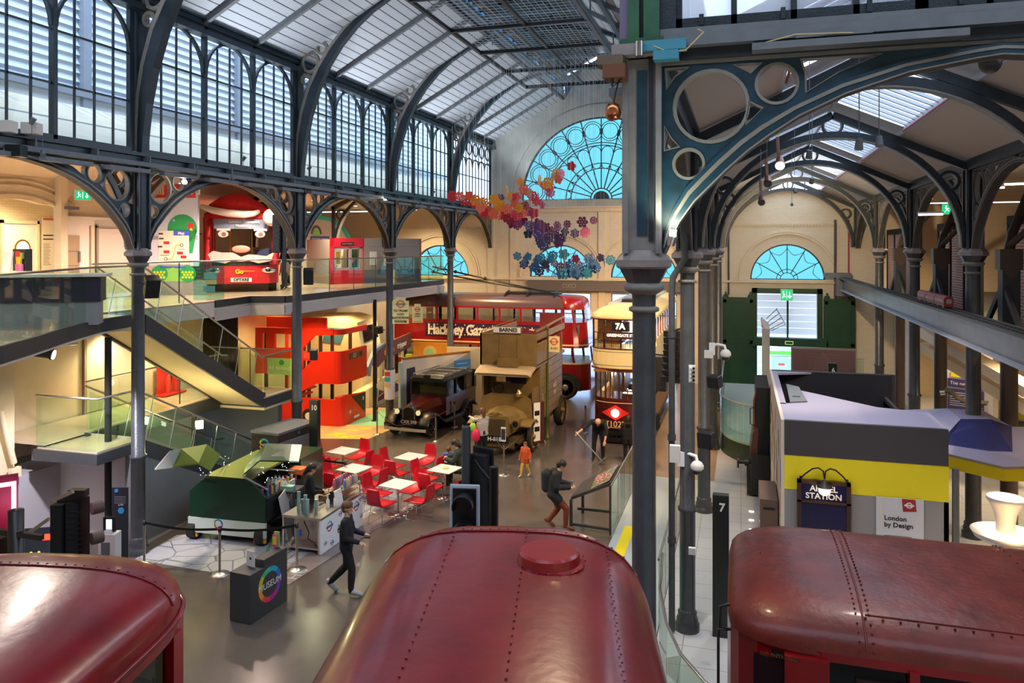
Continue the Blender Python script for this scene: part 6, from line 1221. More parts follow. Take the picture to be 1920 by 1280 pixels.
m.build('bracket', t); m = MB(); m.lathe([(.03, .06), (.05, .04), (.06, .0), (.13, -.05), (.135, -.07), (.1, -.07)], (0, -.13, 0), 20); m.build('shade', t, DGREY)
MB().sph((0, -.13, -.13), (.105, .105, .09), 18, 12).build('globe', t, emis('globe_glow', (1, .84, .62), 2.2)); light('globe_light', 'POINT', (1.46, 14.85, 1.95), 1.8, WW, .1)
t = thing('wall_text_panel', 'pale caption panel headed London by Design on the grey box', 'sign', (2.75, 15.27, .4))
m = MB(); m.mt(mat('caption_white', (.62, .63, .68), .5)).b2(-.4, -.02, -.2, .38, .0, 1.47); m.mt(ink((.38, .02, .03))).add([(.02, -.03, 1.47), (.24, -.03, 1.47), (.26, -.03, 1.26), (.04, -.03, 1.24)], [(0, 1, 2, 3)]); m.mt(WHITE).ring((.14, -.035, 1.36), .035, .055, .004); m.b2(.06, -.04, 1.345, .22, -.036, 1.375); m.mt(YEL).b2(-.29, -.024, .9, -.285, -.02, 1.4); m.build('board', t)
m = MB(); m.join(text('London', .12, .004, 'LEFT', bold=.002), face((-.27, -.025, 1.1), (1, 0, 0)), BLACK); m.join(text('by Design', .12, .004, 'LEFT', bold=.002), face((-.27, -.025, .98), (1, 0, 0)), BLACK); m.mt(DGREY)
for k in range(15): m.b2(-.27, -.023, .78-k*.045, -.27+.5*random.uniform(.82, 1), -.02, .79-k*.045)
m.build('lettering', t)
# angular lavender canopy to the right
t = thing('angular_canopy', 'folded lavender and navy board canopy with a yellow edge right of the grey box', 'canopy', (3.6, 16, 2.3)); O = Matrix.Translation((-3.6, -16, -2.3))
LV = mat('purple_lit_board', (.34, .32, .50), .55, bump=.05, bscale=200); NVB = mat('navy_board', (.022, .03, .16), .5)  # lavender holds the purple light on the folded boards
P = dict(a=(3.1,20.33,2.43), b=(3.66,19.46,2.31), c=(4.52,19.71,2.7), d=(5.24,19.72,2.7), e=(5.54,18.77,2.56), f=(4.55,18.68,2.68), g=(5.1,18.64,2.72), h=(4.1,17.82,2.54), i=(4.02,17.48,2.38), j=(4.74,17.38,2.33), k=(5.22,17.63,2.29), l=(3.98,17.26,2.25), n=(4.9,17.01,2.13), o=(5.66,17.24,2.16), p=(6.15,18.74,2.6), l2=(3.98,17.26,2.0), n2=(4.9,17.01,1.9), o2=(5.66,17.24,1.9), q=(2.83,18.59,2.42))
def slab(m, ks, th=.05):
    ps = [V(P[k]) for k in ks]; n = len(ps); m.add(ps+[p-V((0, 0, th)) for p in ps], [tuple(range(n)), tuple(range(2*n-1, n-1, -1))]+[(i_, n+i_, n+(i_+1) % n, (i_+1) % n) for i_ in range(n)])
m = MB(O); m.mt(LV)
for ks in (('a', 'c', 'b'), ('b', 'c', 'f', 'h'), ('c', 'd', 'g', 'f'), ('d', 'e', 'g'), ('i', 'j', 'n', 'l'), ('j', 'k', 'o', 'n'), ('e', 'p', 'o', 'k')): slab(m, ks)
m.mt(NVB)
for ks in (('h', 'f', 'g', 'k', 'j', 'i'), ('g', 'e', 'k')): slab(m, ks)
m.build('folded_board', t); m = MB(O); m.mt(YEL); slab(m, ('l', 'n', 'n2', 'l2')); slab(m, ('n', 'o', 'o2', 'n2')); m.build('edge_band', t)
for q in ((3.75, 15.9, 0, 3.85, 16.0, 2.3), (4.9, 15.6, 0, 5.0, 15.7, 2.3)): MB(O).b2(*q).build('post', t, GREYP)
# plinths and locomotive end left of the box
t = thing('exhibit_cabinet', 'brown upright display cabinet at the left foot of the grey box', 'cabinet', (.52, 16.0, 0))
m = MB(); m.mt(mat('bronze_board', (.14, .085, .06), .4)).loft([[(-.16, 0, z), (.18, 0, z), (.18, w, z), (-.16, w, z)] for z, w in ((0, 1.6), (1.3, 1.4), (1.4, 1.3))], smooth=False); m.mt(BLACK).b2(-.1, -.01, 1.2, .12, .0, 1.25); m.build('body', t); bev(t.children[0], .02)
t = thing('locomotive', 'dark locomotive end with a copper pipe and buffer left of the grey box', 'locomotive', (.45, 20.6, 0))
m = MB(); m.mt(BLKM).b2(-.2, 0, .15, .25, 2.4, 1.05); m.b2(-.08, .3, 1.05, .25, 2.4, 2.75); m.mt(mat('loco_brown', (.09, .03, .015), .35)).prism([(-.22, 1.0), (-.05, 1.0), (-.02, 1.75), (-.16, 1.6)], .2, 1.6); m.build('body', t)
m = MB(); m.mt(BLACK).cyl((-.2, .5, .75), (-.5, .5, .75), .06); m.cyl((-.5, .5, .75), (-.55, .5, .75), .17, n=18); m.cyl((-.25, .5, .75), (-.36, .5, .75), .1); m.build('buffer', t)
MB().tube([(-.12, .35, 1.2), (-.12, .35, 2.4), (-.05, .35, 2.7)], .035, 10).build('pipe', t, mat('copper', (.55, .2, .08), .25, 1)); m = MB(); m.tube([(-.1, .3, 1.75), (-.22, .3, 1.8), (-.22, .3, 2.2), (-.1, .3, 2.25)], .015, 6); m.build('handle', t, BLACK)
m = MB(); m.mt(BLKM)
for k in range(3): pass
m.b2(-.3, 0, .05, .3, 2.4, .16); m.build('frame', t)
t = thing('control_cabinet', 'cream control cabinet with round dials behind the grey box', 'cabinet', (1.86,24,2.07))
m = MB(); m.mt(mat('cabinet_cream', (.62, .58, .52), .4)).b2(-.5, 0, -1.5, .5, .5, .55); m.mt(BLACK).b2(-.2, -.01, .38, .2, 0, .48)
for x in (-.37, .37): m.cyl((x, -.02, .45), (x, 0, .45), .07)
m.build('body', t)
t = thing('presentation_screen', 'large brown framed screen standing behind the grey box', 'screen', (2.85, 29.8, 0))
m = MB(); m.mt(STEEL).b2(-1.1, 0, 1.0, 1.1, .1, 2.75); m.mt(mat('screen_brown', (.10, .055, .06), .35)).b2(-1.06, -.01, 1.05, 1.06, 0, 2.68); m.mt(GREYP).b2(-.9, 0, 0, -.8, .1, 1); m.b2(.8, 0, 0, .9, .1, 1); m.build('panel', t)
m = MB(); m.mt(mat('screen_line', (.17, .11, .11), .4))
for k in range(7): m.bar((-.02, -.014, 2.6), (-1.0+k*.33, -.014, 1.3), .012, .004, (0, 1, 0)); m.b2(-.6+k*.02, -.016, 2.5-k*.1, .6-k*.02, -.012, 2.51-k*.1)
m.build('picture', t)
def pylon(loc, h, w, num, label):
    t = thing('number_pylon', label, 'pylon', loc); bev(MB().b2(-w/2, -.06, 0, w/2, .1, h).build('body', t, mat('pylon_black', (.012, .016, .013), .4)), .008)
    m = MB(); m.join(text(num, .19, .006, bold=.004), face((w*.08, -.066, h-.2), (1, 0, 0)), WHITE); m.build('numeral', t); return t
pylon((-.32, 13.08, 0), 2.33, .26, '7', 'tall black pylon with a white 7 on the pale tiles')
pylon((-11.1, 18.45, 0), 2.24, .26, '10', 'tall black pylon with a white 10 behind the coffee bar')
pylon((2.56, 24.2, 0), 3.0, .24, '6', 'black pylon with a white 6 behind the grey box')
t = thing('signal_mast', 'slim cream mast carrying a slanted metal frame before the green doors', 'mast', (.70, 24.2, 0))
m = MB(); m.mt(mat('mast_cream', (.52, .48, .42), .5)).b2(-.1, -.08, 0, .12, .08, 3.95); m.mt(PINKW).add([(-.12, -.1, 4.0), (.14, -.1, 3.9), (.14, .1, 3.9), (-.12, .1, 4.25)], [(0, 1, 2, 3)]); m.add([(-.14, -.1, 4.2), (-.02, -.1, 3.88), (.14, -.1, 3.9), (.1, .1, 4.1), (-.12, .1, 4.3)], [(0, 1, 2, 3, 4)]); m.build('post', t)
m = MB(); m.mt(STEEL)
for k in range(4): m.tube([(.02+k*.04, -.05, 4.25-k*.1), (.32+k*.06, -.05, 4.55-k*.13)], .014, 6)
m.tube([(.3, -.05, 4.57), (.56, -.05, 4.1), (.16, -.05, 3.9)], .014, 6); m.build('frame', t)
# curved ramp with glass sides
arcp = [(1.0+1.65*cos(a), 25.6+2.2*sin(a)) for a in [pi*(1.0+.62*k/14) for k in range(15)]]
t = thing('curved_ramp', 'curved raised walkway with a dark green side before the green doors', 'ramp', (0, 25, 0)); O = Matrix.Translation((0, -25, 0))
m = MB(O); pol = arcp+[(1.25, 24.6), (1.25, 34), (-.65, 34)]; m.mt(mat('ramp_side_green', (.02, .045, .03), .4)).prism(pol, 0, .55, 'z'); m.mt(mat('ramp_top_blue', (.42, .52, .55), .25)).prism(pol, .55, .6, 'z'); m.build('deck', t)
balustrade([(-.65, 33.5, .55)]+[(x, y, .35) for x, y in arcp], 'curved glass balustrade left of the grey box before the green doors', h=1.35, step=.9, gm=GLG)
balustrade([(1.2, 34, .6), (4.8, 34, .6)], 'straight glass balustrade behind the grey box near the end wall', h=1.2)
balustrade([(-2.72, 16.7, .0), (-2.72, 21.6, .0)], 'glass balustrade beside the slanted display table', h=1.15, step=1.0)
balustrade([(-1.33, 13.1, .0), (-1.33, 21.6, .0)], 'glass balustrade between the ramp and the pale tiled floor', h=1.1)
balustrade([(-1.31,13.64,1.0)[:2]+(0,), (-1.23,12.26,1.0)[:2]+(0,), (-1.02,11.13,1.0)[:2]+(0,), (-0.77,10.36,1.0)[:2]+(0,), (-0.43,9.77,1.0)[:2]+(0,), (0.06,9.27,1.0)[:2]+(0,)], 'curving glass balustrade at the bottom right of the near column', h=1.0, step=.8)
t = thing('uplighter', 'cream escalator uplighter with a glowing bowl on a fluted brown column at the right edge', 'lamp', ((3.5,12.11,2.96)[0], (3.5,12.11,2.96)[1], 0))
m = MB(); m.mt(mat('uplighter_cream', (.70, .66, .62), .4)).lathe([(.09, 2.36), (.1, 2.4), (.13, 2.44), (.12, 2.5), (.12, 2.6), (.14, 2.72), (.2, 2.86), (.235, 2.9), (.24, 2.94), (.22, 2.95), (.17, 2.86), (.08, 2.75)], n=28); m.build('vase', t)
m = MB(); m.mt(mat('uplighter_bowl', (.75, .68, .6), .35, .2)).lathe([(.08, 2.28), (.25, 2.31), (.38, 2.38), (.43, 2.46), (.41, 2.46), (.3, 2.37), (.1, 2.34)], n=32); m.build('bowl', t)
MB().lathe([(.12, 2.37), (.24, 2.395), (.24, 2.41), (.12, 2.39)], n=28).build('light_ring', t, emis('uplighter_glow', (1, .78, .5), 2.5)); light('uplighter_light', 'POINT', ((3.5,12.11,2.96)[0], (3.5,12.11,2.96)[1]-.5, 2.62), 5, WARM, .12)
m = MB(); m.lathe([(.14, 0), (.14, 2.2), (.17, 2.24), (.17, 2.3)], n=12, smooth=False); m.build('column', t, mat('fluted_brown', (.07, .025, .012), .35))
# ================================================================ THE HALL FLOOR
# glass topped slanting table
t = thing('display_table', 'slanting dark framed display table showing a flower map beside the ramp', 'display table', (-3.2, 17.6, 0)); q = [(-.5, -.5, .72), (.42, -.6, 1.16), (.45, .8, 1.2), (-.45, .6, .76)]
m = MB(); m.add(q+[(x, y, z-.07) for x, y, z in q], [(0,1,2,3),(7,6,5,4),(0,4,5,1),(1,5,6,2),(2,6,7,3),(3,7,4,0)]); m.build('frame_top', t, DGREY)
for x, y, z in q: MB().bar((x, y, 0), (x, y, z-.05), .06).build('leg', t, DGREY)
m = MB(); m.bar((-.45, 0, .3), (.44, 0, .3), .05); m.bar((.43, -.58, .1), (.44, .78, .1), .05); m.bar((-.48, -.48, .1), (.42, -.58, .1), .05); m.build('stretcher', t, DGREY)
m = MB(); qi = [(x*.88, y*.88+.01, z+.006-(x*.12*-.48)*0) for x, y, z in q]; m.mt(mat('map_picture', (.13, .15, .08), .2, noise=.5, nscale=9, c2=(.42, .36, .25))).add(qi, [(0, 1, 2, 3)])
for k in range(26): u = random.gauss(.62, .13); v_ = random.gauss(.55, .14); p = (V(qi[0]).lerp(V(qi[1]), u)).lerp(V(qi[3]).lerp(V(qi[2]), u), v_); m.mt(ink((.75, .2, .25))).sph(tuple(p), (.03, .05, .006), 6, 4)
m.build('picture', t)
# cafe furniture
def table(x, y, rz, label):
    t = thing('cafe_table', label, 'table', (x, y, 0), rz, 'white square cafe tables'); bev(MB().b2(-.33, -.33, .715, .33, .33, .74).build('tabletop', t, TABW), .01)
    MB().lathe([(.03, .02), (.03, .715)], n=12).build('pedestal', t, CHROME); MB().lathe([(.24, 0), (.24, .012), (.04, .03)], n=28).build('base', t, CHROME); return t
def chair_meshes():
    m = MB(); pr = [(.21, .40, .425), (.19, .30, .43), (.20, .1, .425), (.205, -.12, .44), (.20, -.19, .50), (.19, -.215, .60), (.18, -.235, .78), (.15, -.245, .86)]
    secs = [[(w*f, y, z+(.012 if abs(f) == 1 else 0)) for f in (-1, -.6, 0, .6, 1)] + [(w*f, y-(.018 if z > .48 else 0), z-.016) for f in (1, .6, 0, -.6, -1)] for w, y, z in pr]; m.mt(SEAT).loft([[(x, y-.1, z) for x, y, z in s_] for s_ in secs])
    f = MB(); f.mt(CHROME)
    for s in (-1, 1): f.tube([(s*.17, .17, .42), (s*.2, .22, .02), (s*.2, .2, .01), (s*.2, -.26, .01), (s*.2, -.28, .03), (s*.17, -.2, .43)], .009, 6)
    f.tube([(-.17, .15, .41), (.17, .15, .41)], .008, 6); f.tube([(-.17, -.18, .42), (.17, -.18, .42)], .008, 6); return m.mesh('seat_shell'), f.mesh('wire_frame')
CM = chair_meshes()
def chair(x, y, rz, label, grp='red cafe chairs'):
    t = thing('cafe_chair', label, 'chair', (x, y, 0), rz, grp)
    for n, me in zip(('seat_shell', 'wire_frame'), CM): o = bpy.data.objects.new(n, me); COL.objects.link(o); o.parent = t
TB = [((-7.87,16.83), 'white cafe table nearest the camera', [(-8.11,16.87), (-7.56,17.12), (-8.22,17.98), (-8.74,17.35)], ['front left of', 'right of', 'behind', 'left of']),
      ((-10.61,19.13), 'white cafe table farthest left', [(-10.97,19.14), (-11.57,19.67), (-10.93,20.6), (-10.4,19.78)], ['front of', 'left of', 'behind', 'right of']),
      ((-9.49,17.69), 'white cafe table in the middle of the left group', [(-10.43,18.54), (-9.67,17.57), (-9.96,19.11), (-9.28,18.27)], ['left of', 'in front of', 'behind', 'right of']),
      ((-8.55,19.12), 'white cafe table farthest back on the right', [(-9.3,19.64), (-9.01,20.68), (-8.59,19.09), (-8.27,19.84)], ['left of', 'behind', 'in front of', 'right of']),
      ((-7.25,18.31), 'white cafe table where the dark clothed visitors sit', [(-7.94,18.87), (-7.24,18.1), (-7.2,19.5)], ['left of', 'in front of', 'under the visitor at'])]
for (c, lb, chs, nm) in TB:
    table(c[0], c[1], -.2, lb)
    for p, s in zip(chs, nm):
        dx, dy = p[0]-c[0], p[1]-c[1]; a = math.atan2(dy, dx); r = .60; a = {'l': pi, 'r': 0, 'i': -pi/2, 'f': -pi/2, 'b': pi/2, 'u': 0}[s[0]]-.2
        chair(c[0]+r*cos(a), c[1]+r*sin(a), a+pi/2, 'red cafe chair %s the %s' % (s, lb.replace('white cafe ', '')))
# printed floor mat
t = MB(); t.mt(mat('floor_print_dark', (.16, .13, .13), .4)).prism([(-8.47,12.75), (-8.63,13.94), (-8.11,12.91)], 0, .001, 'z') if 0 else None
m = MB(); fp = mat('floor_print_plan', (.36, .37, .41), .4); nt = fp.node_tree; vo = nt.nodes.new('ShaderNodeTexVoronoi'); vo.feature = 'DISTANCE_TO_EDGE'; vo.inputs['Scale'].default_value = 1.6; tc = nt.nodes.new('ShaderNodeTexCoord'); cr = nt.nodes.new('ShaderNodeValToRGB'); cr.color_ramp.elements[0].color = (.07, .07, .08, 1); cr.color_ramp.elements[1].color = (.36, .37, .41, 1); cr.color_ramp.elements[1].position = .03; nt.links.new(tc.outputs['Object'], vo.inputs['Vector']); nt.links.new(vo.outputs['Distance'], cr.inputs[0]); nt.links.new(cr.outputs[0], nt.nodes['Principled BSDF'].inputs['Base Color']); m.mt(fp).prism([(-11.9, 12.85), (-8.95, 12.75), (-8.35, 13.2), (-8.3, 19.0), (-10.2, 18.6), (-10.6, 15), (-12.0, 14.2)], .002, .006, 'z')
m.mt(mat('floor_print_mauve', (.21, .17, .17), .35)).prism([(-8.75, 12.72), (-8.2, 12.72), (-7.6, 19.4), (-8.3, 19.4)], .006, .009, 'z')
for s, x, y in (('HO', -8.3, 13.2), ('TODAY?', -7.78, 17.3)): m.join(text(s, .34, .002), Matrix.Translation((x, y, .011)) @ Matrix.Rotation(pi/2, 4, 'Z'), mat('floor_letter', (.5, .47, .46), .5))
m.build('floor_mat', None, label='pale printed floor mat with a street plan and dark lettered edge under the coffee van', cat='mat')
m = MB(); m.mt(ink((.62, .42, .22))).prism([(-15.6, 22.2), (-11.9, 23.1), (-11.4, 27.8), (-15.6, 27.8)], .002, .006, 'z'); m.mt(ink((.25, .62, .42))).prism([(-13.6, 24.8), (-12.0, 25.0), (-11.9, 27.3), (-13.5, 27.5)], .006, .009, 'z'); m.mt(YEL)
for k in range(12): x = random.uniform(-15, -12.2); y = random.uniform(22.8, 24.6); m.prism([(x, y), (x+.5, y+.05), (x+.45, y+.16), (x+.05, y+.12)], .006, .010, 'z')
m.build('floor_mat', None, label='orange and green printed play mat beside the red play bus', cat='mat')
m = MB(); m.mt(DGREY).b2(-6.62, 9.38, .001, -6.2, 9.72, .006); m.mt(GREYP).b2(-6.6, 9.4, .006, -6.22, 9.7, .008); m.mt(STEEL).cyl((-6.36, 9.55, .008), (-6.36, 9.55, .012), .05); m.mt(BLACK).b2(-6.58, 9.42, .008, -6.53, 9.68, .011)
m.build('floor_hatch', None, label='square metal hatch let into the grey floor at the bottom of the picture', cat='hatch')
for k, (u_, v_) in enumerate(((0.24,19.44), (0.23,18.83), (0.23,18.2))): MB().b2(-.05, -.03, 0, .05, .03, .006).build('floor_light', None, LAMPC, loc=(u_, v_, .005), label='small square light in the pale tiles, %s of three' % ('farthest', 'middle one', 'nearest')[k], cat='lamp', group='floor lights')
# rope and belt barriers
def post(x, y, h, label, disc=.16, grp='steel barrier posts', dark=False):
    t = thing('barrier_post', label, 'barrier post', (x, y, 0), group=grp)
    MB().lathe([(disc, 0), (disc, .012), (disc*.7, .03), (.025, .045)], n=24).build('base', t, STEEL if not dark else DGREY); MB().lathe([(.026, .03), (.026, h-.08)], n=12).build('pole', t, STEEL if not dark else DGREY)
    MB().lathe([(.032, h-.1), (.032, h), (.0, h+.005)], n=12).build('head', t, BLACK); return t
PP = [((-9.77,12.76), .93, 'belt barrier post with a rainbow ring, in front of the green van', .19), ((-8.44,13.37), .93, 'belt barrier post before the end of the coffee bar', .19), ((-11.45,12.63), .93, 'belt barrier post at the foot of the left column', .19), ((-9.73,17.67), .9, 'belt barrier post behind the coffee bar', .15),
      ((-6.38,20.59), .95, 'barrier post with a caption plate in front of the khaki bus', .17), ((-9.63,23.51), .9, 'thin rope post in front of the taxi', .12), ((-9.77,25.58), .9, 'thin rope post between taxi and khaki bus', .12), ((-11.91,23.81), .95, 'barrier post beside the poster wrapped column', .14), ((-8.45,22.89), .75, 'low rope post left of the khaki bus', .1), ((-7.65,23.06), .75, 'low rope post before the khaki bus radiator', .1), ((-6.37,24.85), .75, 'low rope post at the khaki bus front wheel', .1), ((-6.4,27.46), .75, 'low rope post right of the green bus stop post', .1), ((-5.12,25.99), .95, 'barrier post left of the tramcar', .1), ((-12.12,18.12), .9, 'belt barrier post beside the shelf of milk bottles', .14)]
for (p, h, lb, d) in PP: post(p[0], p[1], h, lb, d)
def rope(pts, label, r=.008, sag=.05, c=None, w=None):
    P_ = []
    for a, b in zip(pts, pts[1:]):
        for k in range(9): q_ = V(a).lerp(V(b), k/8); q_.z -= sag*sin(pi*k/8); P_.append(q_)
    m = MB()
    if w: 
        for a, b in zip(P_, P_[1:]):
            if (b-a).length > 1e-5: m.bar(a, b, .004, w)
    else: m.tube([p for i_, p in enumerate(P_) if i_ == 0 or (p-P_[i_-1]).length > 1e-5], r, 6)
    m.build('barrier_rope' if not w else 'barrier_belt', None, c or BLACK, label=label, cat='rope' if not w else 'belt')
pz = lambda i_, z: (*PP[i_][0], z)
rope([pz(2, .88), pz(0, .88), pz(1, .88)], 'black retractable belt across the front of the green van', w=.05, sag=.06)
rope([pz(13, .84), pz(3, .84)], 'black belt running behind the barista', w=.05, sag=.02)
rope([pz(7, .8), (-10.9, 23.2, .5), pz(5, .82), pz(6, .82)], 'dark red rope strung before the taxi', sag=.06, c=ink((.22, .02, .03)))
rope([pz(8, .7), pz(9, .7), pz(4, .7), pz(10, .72), pz(11, .7)], 'pale grey rope strung round the khaki bus', sag=.04, c=STEEL)
m = MB(); m.mt(WHITE).b2(-.07, -.05, .95, .07, -.03, 1.35); m.mt(DGREY).b2(-.06, -.055, 1.0, .06, -.05, 1.3); m.build('caption_plate', [o for o in COL.objects if o.get('label') == PP[4][2]][0])
def roundel(m, T, r, ring=None, bar_=None, txt=None, w=.012, tsize=.1, tc=None, n=28):
    """ring crossed by a bar; ring may be a list of colours round the circle"""
    MM = MB(T); rc = ring if isinstance(ring, list) else [ring]
    for i_, c in enumerate(rc):
        a0, a1 = 2*pi*i_/len(rc), 2*pi*(i_+1)/len(rc); q = max(3, n//len(rc))
        MM.mt(c).sweep(([(r*cos(lerp(a0, a1, k/q)), r*sin(lerp(a0, a1, k/q))) for k in range(q+1)], [(r*.72*cos(lerp(a0, a1, k/q)), r*.72*sin(lerp(a0, a1, k/q))) for k in range(q+1)]), w, 0, 'z')
    if bar_: MM.mt(bar_).b2(-r*1.25, -r*.2, w*.3, r*1.25, r*.2, w*.9)
    off = len(m.v); base = len(m.mats)
    for i_, f in enumerate(MM.f):
        m.mt(MM.mats[MM.m[i_]]); m.add([MM.v[k] for k in f], [tuple(range(len(f)))])
    if txt: m.join(text(txt, tsize, .004, bold=0), T @ Matrix.Translation((0, 0, w)), tc or WHITE)
RB = [ink(c) for c in ((.04, .15, .6), (.02, .4, .6), (.05, .5, .25), (.6, .55, .05), (.8, .3, .03), (.75, .05, .08), (.5, .02, .3), (.2, .05, .45))]
post0 = [o for o in COL.objects if o.get('label') == PP[0][2]][0]; m = MB(); roundel(m, face((0, -.04, .99), (1, 0, 0)), .1, RB, None, 'MUSEUM', .01, .045); m.build('ring_sign', post0)
# museum kiosk
t = thing('welcome_kiosk', 'dark grey kiosk with a rainbow MUSEUM roundel on its side, lower left', 'kiosk', (-8.13, 11.7, 0), -.09)
bev(MB().b2(-.22, -.5, 0, .22, .48, .84).build('body', t, mat('kiosk_grey', (.050, .050, .055), .5)), .01); bev(MB().b2(.02, -.35 if 0 else -.15, .84, .22, .48, .97).build('screen_edge', t, mat('kiosk_grey', (.050, .050, .055), .5)), .01)
m = MB(); roundel(m, face((.222, .0, .5), (0, 1, 0)), .3, RB, None, 'MUSEUM', .006, .155); m.build('roundel', t)
t2 = thing('paper_sign', 'small white card standing on the dark kiosk', 'sign', (-8.18, 11.5, .845), -.2); m = MB(); m.mt(WHITE).b2(-.08, -.006, 0, .1, .006, .27); m.mt(BLACK).b2(-.01, -.01, .12, .03, -.006, .16); m.build('card', t2)
t2 = thing('leaflet_holder', 'clear holder of pink and green leaflets on the dark kiosk', 'leaflet holder', (-8.05, 12.08, .97), 0); m = MB(); m.mt(GLS).b2(-.07, -.04, 0, .07, .04, .16); m.mt(ink((.8, .1, .3))).b2(-.06, -.02, .01, .03, .0, .24); m.mt(ink((.3, .6, .1))).b2(-.05, .01, .01, .05, .03, .28); m.mt(YEL).b2(-.06, -.03, .06, .02, -.022, .2); m.build('leaflets', t2)
t2 = thing('sanitiser_bottle', 'small green bottle standing on the dark kiosk', 'bottle', (-8.2, 12.05, .845)); MB().lathe([(.03, 0), (.03, .1), (.012, .13), (.012, .16)], n=12).build('bottle', t2, ink((.05, .3, .2)))
# coffee bar cart
t = thing('coffee_bar', 'steel coffee cart with a white front covered in small rainbow roundels', 'counter', (-8.8, 15.0, 0), -.005)
m = MB(); m.mt(STEEL).b2(-.45, -.9, .72, .47, .95, .77); m.b2(-.42, -.85, .08, .42, .9, .12); m.mt(DGREY).b2(-.42, .3, .12, .4, .9, .72); m.mt(STEEL)
for x in (-.43, .41):
    for y in (-.87, .9): m.b2(x-.02, y-.02, 0, x+.02, y+.02, .74)
m.mt(mat('steel_inside', (.42, .36, .34), .3, .6)).b2(-.42, -.5, .1, .4, -.47, .72); m.build('frame', t)
m = MB(); m.mt(mat('bar_front_white', (.80, .84, .92), .35)).b2(.43, -.89, .02, .47, .92, .74)
for (y, z, r) in ((-.55, .5, .11), (-.1, .32, .07), (.25, .42, .1), (-.1, .62, .06), (.62, .55, .11), (-.72, .2, .05), (-.45, .12, .06), (.05, .1, .06), (.45, .2, .06), (.85, .25, .05), (.82, .66, .07), (.4, .66, .05)): roundel(m, face((.472, y, z), (0, 1, 0)), r, RB, ink((.1, .08, .25)), None, .004)
m.build('front_panel', t)
m = MB(); m.mt(BLACK).tube([(-.05, -.7, .6), (.1, -.75, .4), (.05, -.72, .25), (.2, -.75, .2), (.3, -.75, .12)], .012, 6); m.mt(ink((.02, .12, .45))).cyl((-.12, -.75, .3), (-.12, -.75, .42), .035); m.build('power_cable', t)
cupm = [(.028, 0), (.038, .1), (.04, .105)]; PG = mat('paper_cup_green', (.30, .45, .42), .5)
def place(label, name, cat, x, y, mb, mt_, grp=None, z=.77): return mb.build(name, None, mt_, loc=(x, y, z), label=label, cat=cat, group=grp)
for k, (x, y, n_) in enumerate(((-8.95, 14.25, 9), (-8.85, 14.35, 7), (-8.72, 14.22, 6), (-8.62, 14.4, 5), (-8.98, 14.45, 4))):
    m = MB(); 
    for q in range(n_): m.lathe([(r, z+q*.045) for r, z in cupm], n=14)
    place('%s stack of pale green paper cups, counted from the left on the coffee bar' % ORD[k+1], 'cup_stack', 'cups', x, y, m, PG, 'stacks of paper cups on the coffee bar')
for k, (x, y) in enumerate(((-8.55, 14.75), (-8.45, 14.9))):
    m = MB(); m.mt(WHITE).lathe([(.04, 0), (.04, .16), (.015, .2), (.015, .28)], n=14); m.tube([(0, 0, .28), (.05, 0, .3)], .01, 6); place(['left', 'right'][k]+' white pump bottle on the coffee bar', 'pump_bottle', 'bottle', x, y, m, None)
m = MB(); m.mt(DGREY).b2(-.14, -.16, 0, .14, .16, .05); m.mt(BLACK).prism([(-.1, .05), (.1, .05), (.12, .28), (-.02, .26)], -.16, .16); place('dark till screen with a pink edge on the coffee bar', 'till', 'till', -8.62, 15.15, m, None)
m = MB(); m.mt(ink((.45, .25, .12))).b2(-.16, -.16, 0, .16, .16, .1)
for k in range(9): m.mt([ink((.6, .4, .2)), ink((.75, .55, .35)), ink((.3, .5, .15))][k % 3]).sph((random.uniform(-.1, .1), random.uniform(-.1, .1), .12), (.05, .04, .035), 8, 6)
place('tray of wrapped snacks on the coffee bar', 'snack_tray', 'tray', -8.85, 15.3, m, None)
m = MB(); m.mt(WHITE).add([(-.02, -.13, 0), (.0, .13, 0), (-.06, .13, .32), (-.08, -.13, .32), (0, -.13, 0), (.02, .13, 0), (-.04, .13, .32), (-.06, -.13, .32)], [(0,1,2,3),(7,6,5,4),(0,4,5,1),(1,5,6,2),(2,6,7,3),(3,7,4,0)]); place('white menu card leaning on the coffee bar edge', 'menu_card', 'card', -8.4, 15.0, m, None)
m = MB(); m.mt(ink((.2, .45, .1))).b2(-.1, -.12, 0, .1, .12, .12); place('green snack box on the coffee bar', 'snack_box', 'box', -8.6, 15.42, m, None)
m = MB(); m.mt(STEEL)
for z in (0, .12, .24): m.b2(-.2, -.38, z, .2, .38, z+.01)
for x in (-.19, .19):
    for y in (-.37, .37): m.b2(x-.008, y-.008, 0, x+.008, y+.008, .25)
place('low wire rack at the far end of the coffee bar', 'wire_rack', 'rack', -8.6, 15.85-.3+.02, m, None)
BC = [ink(c) for c in ((.6, .1, .2), (.1, .2, .5), (.15, .1, .1), (.6, .4, .1), (.35, .05, .25), (.5, .5, .5), (.1, .35, .3), (.7, .2, .1))]
for k in range(14):
    m = MB(); m.mt(BC[k % 8]).lathe([(.033, 0), (.033, .13), (.014, .17)], n=10); m.mt(WHITE).lathe([(.015, .17), (.015, .19)], n=8); place('%s drink bottle from the front along the rack on the coffee bar' % ORD[k+1], 'drink_bottle', 'bottle', -8.72+.24*(k % 2), 15.22+.0+k*.045+.1, m, None, 'drink bottles in the rack on the coffee bar', z=1.02)
